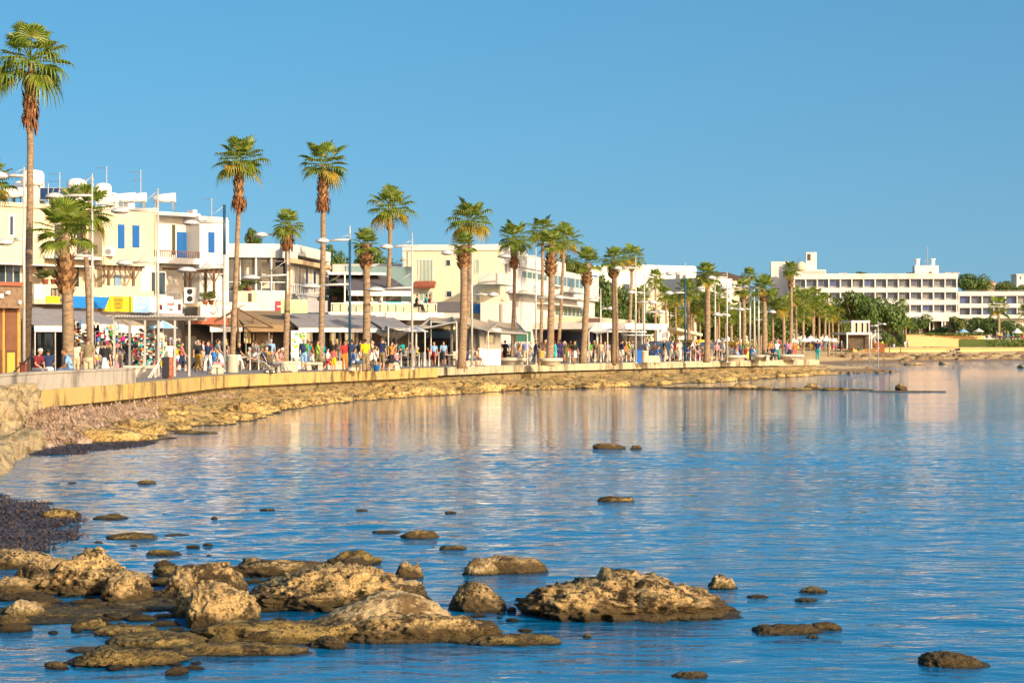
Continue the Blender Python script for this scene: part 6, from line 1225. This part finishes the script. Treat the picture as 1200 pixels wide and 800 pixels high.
e=empty('bucket',at(441,112.6),0,'blue bucket beside the man in navy','bucket'); mb=MB(); mb.lathe([(.13,0),(.17,.34),(.185,.35),(.165,.35),(.12,.02)],16); mb.build('body',M('blue_bucket_plastic',(.01,.16,.55),rough=.35),e,True); mb=MB(); mb.tube([(-.17,0,.33),(-.1,0,.45),(.1,0,.45),(.17,0,.33)],.01,4); mb.build('handle',metal,e)
# bollards
bol=empty('bollard',(0,0,0)); mb=MB(); mb.lathe([(.065,0),(.06,.04),(.05,.06),(.05,.88),(.062,.89),(.062,.93),(.03,.95)],10); mb.build('post',steel,bol,True); tag(bol,'white steel bollard at the edge of the shops','bollard','bollards along the promenade')
bxs=[(143,110),(168,111),(217,113),(230,114),(241,115),(258,116),(293,118),(303,118),(398,127),(404,127),(441,131),(463,132),(470,133),(478,133),(485,134),(491,134),(497,134.5),(503,136),(514,137),(567,150),(572,151),(577,152),(582,152),(622,154),(668,157),(697,163),(704,164),(710,165),(715,165),(724,166),(729,167),(734,168),(739,168),(743,169),(779,170),(785,171),(796,172),(803,173),(809,174),(815,174),(820,175),(826,176),(834,177),(840,178),(846,179),(853,180)]
seg=[(160,'under the pergola'),(235,'right of the pergola'),(300,'in front of the tan awning cafe'),(400,'near the dark blue mast'),(441,'right of the stocky palm'),(490,'right of the slim mast'),(575,'left of the first round planter'),(622,'between the round planters'),(668,'by the spiky palm'),(704,'under the brown sign'),(735,'left of the blue bin'),(790,'in front of the blue cars'),(840,'right of the wind-bent palm')]
for i,(px,D) in enumerate(bxs):
    o=bol if i==0 else copy_tree(bol); o.location=at(px,D); o['label']='thin white steel bollard '+min(seg,key=lambda q:abs(q[0]-px))[1]
# steel pergola shelter in front of the stalls
e=empty('steel_pergola',at(180,98),0,'open grey steel pergola with slatted roof on thin posts','pergola'); x0=X(132,96)-e.location.x; x1=X(229,96)-e.location.x; zt=Z(372,97)-DK; mb=MB()
mb.box(x0,x1,-1.6,-1.5,zt-.12,zt); mb.box(x0,x1,1.5,1.6,zt-.12,zt)
for i in range(30): x=x0+(x1-x0)*i/29; mb.box(x-.03,x+.03,-1.9,1.9,zt+.004,zt+.07)
mb.build('roof',M('pergola_grey',(.40,.38,.34),rough=.6),e)
for px in (134,152,170,186,205,222):
    for dy in (-1.55,1.55):
        if dy>0 and px in (134,170,222): continue
        mb=MB(); x=X(px,98+dy)-e.location.x; mb.box(x-.045,x+.045,dy-.045,dy+.045,0,zt-.125); mb.build('post',steel if px!=152 else metal,e)
block(165,92.5,34,.55,'long pale stone bench block below the steel pergola',.35); 
e=empty('menu_board',at(197,91),R(-12),'free-standing red-brown menu board on the quay','menu board'); mb=MB(); mb.box(-.24,.24,-.04,.04,.06,.95); mb.box(-.2,.2,-.12,.12,0,.058); mb.build('board',M('red_brown_board',(.36,.12,.07),(.30,.10,.06),sc=8,rough=.6),e); mb=MB()
for k in range(3): mb.box(-.19,.19,-.048,-.041,.14+k*.27,.36+k*.27)
mb.build('panels',M('salmon_board_panel',(.48,.20,.13),rough=.6),e)
e=empty('handcart',at(189,90.6),0,'dark folded handcart leaning with its handle towards the water','handcart'); mb=MB(); mb.tube([(-.55,-.2,.03),(-.1,0,.75),(.15,0,1.2)],.025,6); mb.tube([(-.5,.1,.03),(-.05,.1,.75),(.15,.1,1.2)],.025,6); mb.tube([(.15,0,1.2),(.15,.1,1.2)],.025,6); mb.build('frame',whitep,e); mb=MB(); mb.box(.05,.32,-.1,.2,.05,.95); mb.build('bag',black,e)
# pushchair
e=empty('pushchair',at(314,104.5),R(20),'dark pushchair with its hood folded, parked near the quay edge','pushchair'); mb=MB()
mb.tube([(-.75,0,.62),(-.2,0,.6),(.1,0,.35),(.3,0,.10)],.022,6); mb.tube([(-.75,.4,.62),(-.2,.4,.6),(.1,.4,.35),(.3,.4,.10)],.022,6); mb.tube([(-.35,.0,1.15),(-.1,0,.7),(.05,0,.12)],.022,6); mb.tube([(-.35,.4,1.15),(-.1,.4,.7),(.05,.4,.12)],.022,6); mb.tube([(-.35,0,1.15),(-.35,.4,1.15)],.02,6); mb.build('frame',metal,e,True)
mb=MB(); mb.slab([(-.28,.03,1.05),(-.28,.37,1.05),(.02,.37,.5),(.02,.03,.5)],.09); mb.slab([(.02,.03,.5),(.02,.37,.5),(.25,.37,.42),(.25,.03,.42)],.09); mb.ell((-.15,.2,.95),(.17,.2,.17),10,7); mb.build('seat',M('navy_pushchair_cloth',(.02,.03,.06),rough=.8),e)
for x,y in ((.3,.02),(.3,.38),(-.02,.02),(-.02,.38)): mb=MB(); mb.tube([(x,y-.02,.11),(x,y+.02,.11)],.11,14); w=mb.build('wheel',black,e,True); mb=MB(); mb.tube([(x,y-.024,.11),(x,y+.024,.11)],.06,10); mb.build('hub',metal,w)
# hand rail and post at the left
e=empty('quay_handrail',at(18,78),0,'thin dark sloping handrail by the wooden kiosk','handrail'); mb=MB(); a=X(9,78)-e.location.x; b=X(39,80)-e.location.x; mb.tube([(a,0,.25),(b*.1,0,.55),(b,2,1.15)],.03,6)
for t in (.25,.8): mb.tube([(a+(b-a)*t,2*t,0),(a+(b-a)*t,2*t,.3+.85*t)],.025,5)
mb.build('rail',black,e,True)
# wooden kiosk
KW=Fac('wooden_kiosk',-60,84,27,87,'brown wooden kiosk with roller shutters and orange frames at the left edge','kiosk')
slat=M('brown_roller_shutter',(.20,.085,.04),(.15,.06,.03),sc=2,rough=.7); tile=M('brown_shingle',(.17,.10,.06),(.25,.17,.10),sc=7,rough=.9,bump=.8,bsc=14)
KW.part('wall',M('kiosk_dark_wood',(.10,.05,.03),rough=.8),[(-60,25,361,None,0,3)]); 
mb=MB(); u0,u1=KW.u(-60),KW.u(27,-.4); z1=KW.z(10,334,-.4); z0=KW.z(10,361,-.4); mb.add([(u0,-.5,z0),(u1,-.5,z0),(u1-.02,-.35,z1),(u0,-.35,z1),(u0,3.2,z0),(u1,3.2,z0),(u1,3.1,z1),(u0,3.1,z1)],[(0,1,2,3),(1,5,6,2),(3,2,6,7),(4,0,3,7),(5,4,7,6),(4,5,1,0)]); mb.build('roof',tile,KW.e)
KW.part('roof_edge',terr,[(-60,27.5,329.5,334,-.5,3.2)])
for a,b in ((6,20.5),(-12,3)):
    u0,u1=KW.u(a),KW.u(b); zt=KW.z(12,363); zb=KW.z(12,410); mb=MB(); n=22
    for i in range(n): z=zb+(zt-zb)*i/n; mb.box(u0,u1,-.035-.012*(i%2),-.002,z,z+(zt-zb)/n*.9)
    mb.build('roller_shutter',slat,KW.e)
KW.part('frame',lwood,[(3,6,361,None,-.08,-.003),(20.5,24,361,None,-.08,-.003)]); KW.part('counter_panel',M('yellow_wood_panel',(.55,.33,.05),rough=.6),[(8.5,17.5,413,None,-.06,-.003)])
KW.part('wall_light',whitep,[(-1,4,344,349,-.6,-.45),(8,12,341,344.5,-.6,-.45),(22.5,25,352,356,-.62,-.5)])
# goods of the stalls: each rack is a thing with its rail and goods
pal=[CL[k] for k in('red','blue','yellow','white','green','orange','magenta','turquoise','cream','black','pink','purple')]
gm=[M('goods_colour_'+n,CL[n],rough=.8) for n in('red','blue','yellow','white','green','orange','magenta','turquoise','cream','black','pink','purple')]
def rack(px,D,w,h,label,seed,n=60,kind='bits',base=0):
    r=random.Random(seed); e=empty('goods_rack',at(px,D),0,label,'stall rack','goods racks of the shops'); W_=w*D/F; mb=MB()
    for x in (-W_/2,W_/2): mb.tube([(x,0,0),(x,0,h)],.025,5)
    for z in (h,h*.66,h*.33): mb.tube([(-W_/2,0,z),(W_/2,0,z)],.02,5)
    mb.build('frame',metal,e); mb=MB()
    for k in range(n):
        x=r.uniform(-W_/2,W_/2); z=r.uniform(.15+base,h); m=r.choice([0,1,2,3,3,3,4,5,6,7,8,8,9,9,9,10]); s=r.uniform(.04,.11)
        if kind=='hats': mb.ell((x,r.uniform(-.12,.05),z),(s*1.2,s,s*.7),8,5,r.choice([3,8,9,9,9,3,0,7,5]))
        elif kind=='towels': mb.box(x-s,x+s,-.05,-.02,z-.45,z,m)
        else: mb.obox((x,r.uniform(-.15,.05),z),(s,.03,s*r.uniform(.6,1.6)),r.uniform(-.5,.5),0,m)
    o=mb.build('goods',gm,e)
rack(95,110,18,2.4,'rack of bright hats and beach toys behind the tan-shirted man',1,90,'hats'); rack(88,113,14,2.9,'row of coloured towels hanging under the grey awning',2,16,'towels',2.0); rack(120,112,16,2.2,'rack of souvenirs beside the slim leaning palm',3,80); rack(132,112,12,2.6,'rack of mixed shirts left of the pergola post',4,60); rack(145,114,14,2.0,'souvenir rack under the cream awning',5,70); rack(158,113,10,2.0,'postcard rack with white panel under the pergola',6,50); rack(173,112,16,2.3,'dense dark rack of bags and sunglasses below the striped parasol',7,110,'hats'); rack(189,113,12,2.0,'rack of bags right of the parasol pole',8,80); rack(206,115,10,1.8,'small rack of bright toys near the pergola end',9,40); rack(112,114,8,2.8,'green and yellow scarves hanging beside the palm',10,14,'towels',2.0)
rack(351,126,1,.1,'',11,0) if False else None
e=empty('picture_board',at(350,121),0,'tall white board with green and yellow food pictures','picture board'); mb=MB(); mb.box(-.45,.45,-.03,.03,0,2.3); mb.build('board',sgn_w,e); r=random.Random(3); mb=MB()
for k in range(26): mb.ell((r.uniform(-.36,.36),-.032,r.uniform(.3,2.15)),(r.uniform(.04,.13),.006,r.uniform(.04,.1)),8,5,r.choice([2,4,5,4,2]))
mb.build('pictures',gm,e)
e=empty('green_fascia_sign',(X(350,139),139,Z(367,139)),0,'pale green and grey fascia over the picture board','sign'); mb=MB(); mb.box(-1.2,.6,-.05,.05,0,.95); mb.build('board',M('pale_green_sign',(.32,.55,.20),(.5,.55,.45),sc=.8,rough=.6),e)
# parasols
def parasol(px,D,pyt,pyb,w,m,label,z=DK,n=8,m2=None):
    e=empty('parasol',(X(px,D),D,z),0,label,'parasol','parasols'); r=w*D/F/2; zt=Z(pyt,D)-z; zb=Z(pyb,D)-z; mb=MB(); mb.tube([(0,0,0),(0,0,zt+.05)],.03,6); mb.build('pole',metal,e); mb=MB(); rim=[]
    vs=[(0,0,zt)]+[(r*math.cos(2*PI*k/n+.2),r*math.sin(2*PI*k/n+.2),zb) for k in range(n)]; vs+=[(0,0,zt-.03)]+[(v[0],v[1],zb-.03) for v in vs[1:n+1]]
    for k in range(n): a,b=1+k,1+(k+1)%n; mb.add([vs[0],vs[a],vs[b]],[(0,1,2)],k%2 if m2 else 0); mb.add([vs[n+1],vs[n+1+a],vs[n+1+b]],[(2,1,0)],k%2 if m2 else 0); mb.add([vs[a],vs[n+1+a],vs[n+1+b],vs[b]],[(0,1,2,3)])
    mb.build('canopy',[m,m2] if m2 else m,e)
bwp=M('pale_blue_parasol',(.22,.42,.58),rough=.8)
parasol(191,106,375,384,34,bwp,'pale blue and white parasol behind the steel pergola',m2=whitep); parasol(487,133,383,388,30,whitep,'white parasol left of the terrace tent'); 
for i,(px,D,t,b,w) in enumerate([(853,215,394,400,16),(870,225,396,401,14),(930,290,396,401,14),(943,292,395,400,15),(950,300,393,399,16),(957,296,396,400,13),(968,305,394,399,14),(977,300,396,400,12),(842,210,397,401,10)]): parasol(px,D,t,b,w,whitep,['white parasol by the yellow kiosks','small white parasol right of the yellow kiosks','first white parasol of the beach cafe','second white parasol of the beach cafe','third and largest white parasol of the beach cafe','fourth white parasol of the beach cafe','fifth white parasol of the beach cafe','last white parasol of the beach cafe','low white parasol beside the wind-bent palm'][i],z=ground(X(px,D),D))
parasol(1129,405,385,389,13,bwp,'pale blue parasol on the hotel terrace',z=3.6); parasol(1147,405,384.5,388.5,13,awnW,'cream parasol on the hotel terrace',z=3.6); parasol(1192,415,384,390,14,awnW,'cream parasol at the right edge of the terrace',z=3.6)
# cafe tables and chairs
def chair_proto(m,label):
    e=empty('cafe_chair',(0,0,0),0,label,'chair','cafe chairs'); mb=MB(); mb.box(-.21,.21,-.21,.21,.43,.47); mb.build('seat',m,e); mb=MB(); mb.box(-.21,.21,.19,.23,.5,.9); mb.build('backrest',m,e)
    for x in (-.19,.19):
        for y in (-.19,.19): mb=MB(); mb.box(x-.018,x+.018,y-.018,y+.018,0,.429 if y<0 else .88); mb.build('leg',metal,e)
    return e
def table_proto(m):
    e=empty('cafe_table',(0,0,0),0,'small cafe table','table','cafe tables'); mb=MB(); mb.lathe([(.4,.72),(.4,.75)],16); mb.build('top',m,e); mb=MB(); mb.lathe([(.22,0),(.2,.03),(.03,.05),(.03,.718)],10); mb.build('pedestal',metal,e); return e
cD=chair_proto(black,''); cW=chair_proto(whitep,''); cB=chair_proto(M('brown_rattan',(.16,.09,.05),rough=.8),''); tb=table_proto(whitep); fu={}
r=random.Random(21); firsts={}
def put(proto,px,D,rz,label):
    if proto.name not in firsts: firsts[proto.name]=1; o=proto
    else: o=copy_tree(proto)
    o.location=at(px,D); o.rotation_euler=(0,0,rz); o['label']=label
ZN=[(283,330,118,126,cB,'in the tan awning cafe','brown rattan'),(352,412,126,134,cW,'under the grey awnings','white'),(432,480,130,139,cD,'right of the stocky palm','black'),(486,540,136,146,cD,'in the beige tent cafe','black'),(560,592,152,162,cD,'left of the first round planter','black'),(612,640,156,164,cW,'between the round planters','white'),(655,690,160,170,cW,'in front of the white hotel','white'),(800,835,176,186,cB,'left of the wind-bent palm','brown rattan')]
for a,b,d0,d1,pr_,w,cn in ZN:
    for k in range(4 if b-a<40 else 7):
        px=r.uniform(a,b); D=r.uniform(d0,d1); put(tb,px,D,0,'small round white cafe table '+w)
        for q in range(2): put(pr_,px+r.choice([-1,1])*r.uniform(5,8),D+r.uniform(-.8,.8),r.uniform(0,6.3),f'{cn} chair {w}')
# parked cars
carp=M('dark_blue_car_paint',(.015,.05,.13),rough=.2,spec=.8); tyre=M('tyre_rubber',(.02,.02,.02),rough=.9); lampr=M('red_lamp_glass',(.4,.01,.01),rough=.2); lampw=M('clear_lamp_glass',(.7,.7,.68),rough=.1)
def car(px,D,rz,label,m,hh=1.5):
    e=empty('parked_car',at(px,D),R(rz),label,'car','cars parked behind the promenade'); prof=[(-2.15,.32),(-2.2,.62),(-2.1,.86),(-1.25,.96),(-.55,hh-.02),(1.1,hh),(1.75,1.02),(2.1,.92),(2.18,.5),(2.1,.32)]
    n=len(prof); vs=[];sides=[(-.86,1),(-.80,.0),(.80,.0),(.86,1)]
    def pt(x,z,s): t=max(0,(z-.92)/(hh-.92)); return (x*(1-.0*t),s*(.86-.17*t),z)
    mb=MB(); vs=[pt(x,z,-1) for x,z in prof]+[pt(x,z,1) for x,z in prof]; mb.add(vs,[tuple(range(n)),tuple(range(2*n-1,n-1,-1))]+[((i+1)%n,i,n+i,n+(i+1)%n) for i in range(n)]); mb.build('body',m,e)
    mb=MB()
    for s in (-1,1):
        q=[(-1.12,1.0),(-.55,hh-.1),(.25,hh-.08),(.25,1.0)]; w=[pt(x,z,s*1.012) for x,z in q]; mb.add(w,[(0,1,2,3) if s>0 else (3,2,1,0)]); q=[(.33,1.0),(.33,hh-.08),(1.05,hh-.1),(1.55,1.03)]; w=[pt(x,z,s*1.012) for x,z in q]; mb.add(w,[(0,1,2,3) if s>0 else (3,2,1,0)])
    mb.build('side_windows',glass,e)
    for nm,(xa,za),(xb,zb),o in (('windscreen',(-1.22,.99),(-.58,hh-.06),(-.012,.012)),('rear_window',(1.72,1.07),(1.13,hh-.04),(.012,.012))):
        mb=MB(); w=[(xa+o[0],-.72,za+o[1]),(xa+o[0],.72,za+o[1]),(xb+o[0],.62,zb+o[1]),(xb+o[0],-.62,zb+o[1])]; mb.slab(w,.008); mb.build(nm,glass,e)
    for x in (-1.35,1.32):
        for s in (-1,1): mb=MB(); mb.tube([(x,s*.70,.32),(x,s*.88,.32)],.32,20); w=mb.build('wheel',tyre,e,True); mb=MB(); mb.tube([(x,s*.80,.32),(x,s*.89,.32)],.2,14); mb.build('rim',steel,w)
    for s in (-.62,.62): mb=MB(); mb.box(-2.2,-2.14,s-.16,s+.16,.62,.76); mb.build('headlight',lampw,e); mb=MB(); mb.box(2.1,2.165,s-.14,s+.14,.66,.84); mb.build('tail_light',lampr,e)
    return e
car(762,176,0,'dark blue parked car nearest the white mast',carp,1.5); car(783,180,0,'second dark blue parked car right of the first',carp,1.55); car(832,186,10,'dark car partly hidden by the wind-bent palm',M('dark_car_paint',(.02,.025,.04),rough=.2,spec=.8),1.6); car(770,188,5,'dark van-like car behind the two blue cars',carp,1.75)
e=empty('round_sign',(X(779,200),200,DK),0,'round clock-like traffic sign on a grey post','sign'); mb=MB(); mb.tube([(0,0,0),(0,0,1.9)],.045,6); mb.build('post',metal,e); zc=Z(392,200)-DK; mb=MB(); mb.tube([(0,-.02,zc),(0,.03,zc)],.5,24); mb.build('disc',whitep,e); mb=MB(); mb.tube([(0,-.03,zc),(0,-.021,zc)],.3,20); mb.box(-.05,.05,0,.02,1.8,zc-.49); mb.build('emblem',M('grey_emblem',(.35,.35,.36),rough=.5),e)
e=empty('rusty_sculpture',(X(1030,335),335,ground(X(1030,335),335)),0,'rusty red-brown metal block standing on the beach','sculpture'); mb=MB(); rust=M('rust',(.20,.07,.035),(.28,.10,.04),sc=2,rough=.95)
for x0,x1,h in ((-.85,-.3,1.5),(-.28,.3,1.7),(.32,.9,1.45)): mb.box(x0,x1,-.3,.3,0,h)
mb.build('slabs',rust,e)
e=empty('lower_sunbed_row',(0,0,0)); bpy.data.objects.remove(e)
bed_=empty('sunbed',(0,0,0)); mb=MB(); mb.box(-.9,.35,-.32,.32,.25,.33); mb.build('mattress',M('dark_sunbed_cloth',(.06,.05,.045),rough=.9),bed_); mb=MB(); mb.slab([(.35,-.32,.33),(.95,-.32,.75),(.95,.32,.75),(.35,.32,.33)],.06); mb.build('backrest',MAT['dark_sunbed_cloth'],bed_)
for x in (-.85,.3):
    for y in (-.28,.28): mb=MB(); mb.box(x-.03,x+.03,y-.03,y+.03,0,.249); mb.build('leg',whitep,bed_)
tag(bed_,'dark sunbed','sunbed','sunbeds on the far beach')
for i in range(22):
    o=bed_ if i==0 else copy_tree(bed_); px=1085+i*2.5 if i<16 else 1158+(i-16)*7; D=346.5 if i<16 else 408; x=X(px,D); o.location=(x,D,ground(x,D) if i<16 else 3.6); o.rotation_euler=(0,0,R(90+20*math.sin(i*2))); o['label']='dark sunbed in the row on the sand below the terrace wall' if i<16 else 'dark sunbed on the hotel lawn at the right'
# ropes of the mooring post and the small items on the deck
e=empty('mooring_post',at(27.5,80),0,'short rusty red mooring post at the foot of the first lamp mast','post'); mb=MB(); mb.lathe([(.17,0),(.15,.1),(.13,.7),(.17,.75),(.17,.82),(.05,.86)],12); mb.build('post',M('rusty_red_paint',(.22,.06,.04),rough=.8),e,True)
for nm in [k for k,v in used.items() if v>1]: print('DUP',nm,used[nm])
# look-alikes that share a description are told apart by their order along the shore
by={}
for o in C.objects:
    if o.parent is None and 'label' in o.keys() and 'category' in o.keys(): by.setdefault(o['label'],[]).append(o)
ORD='first second third fourth fifth sixth seventh eighth ninth tenth eleventh twelfth thirteenth fourteenth fifteenth sixteenth seventeenth eighteenth'.split()
for lab,os_ in by.items():
    if 1<len(os_)<=17 and not lab.startswith('small loose') and not lab.startswith('low reef'):
        for k,o in enumerate(sorted(os_,key=lambda o:o.location.x/max(1,o.location.y))):
            s=f'{lab}, {ORD[k]} from the left'
            if len(s.split())>16: s=f'{ORD[k]} from left: '+' '.join(lab.split()[:13])
            o['label']=s
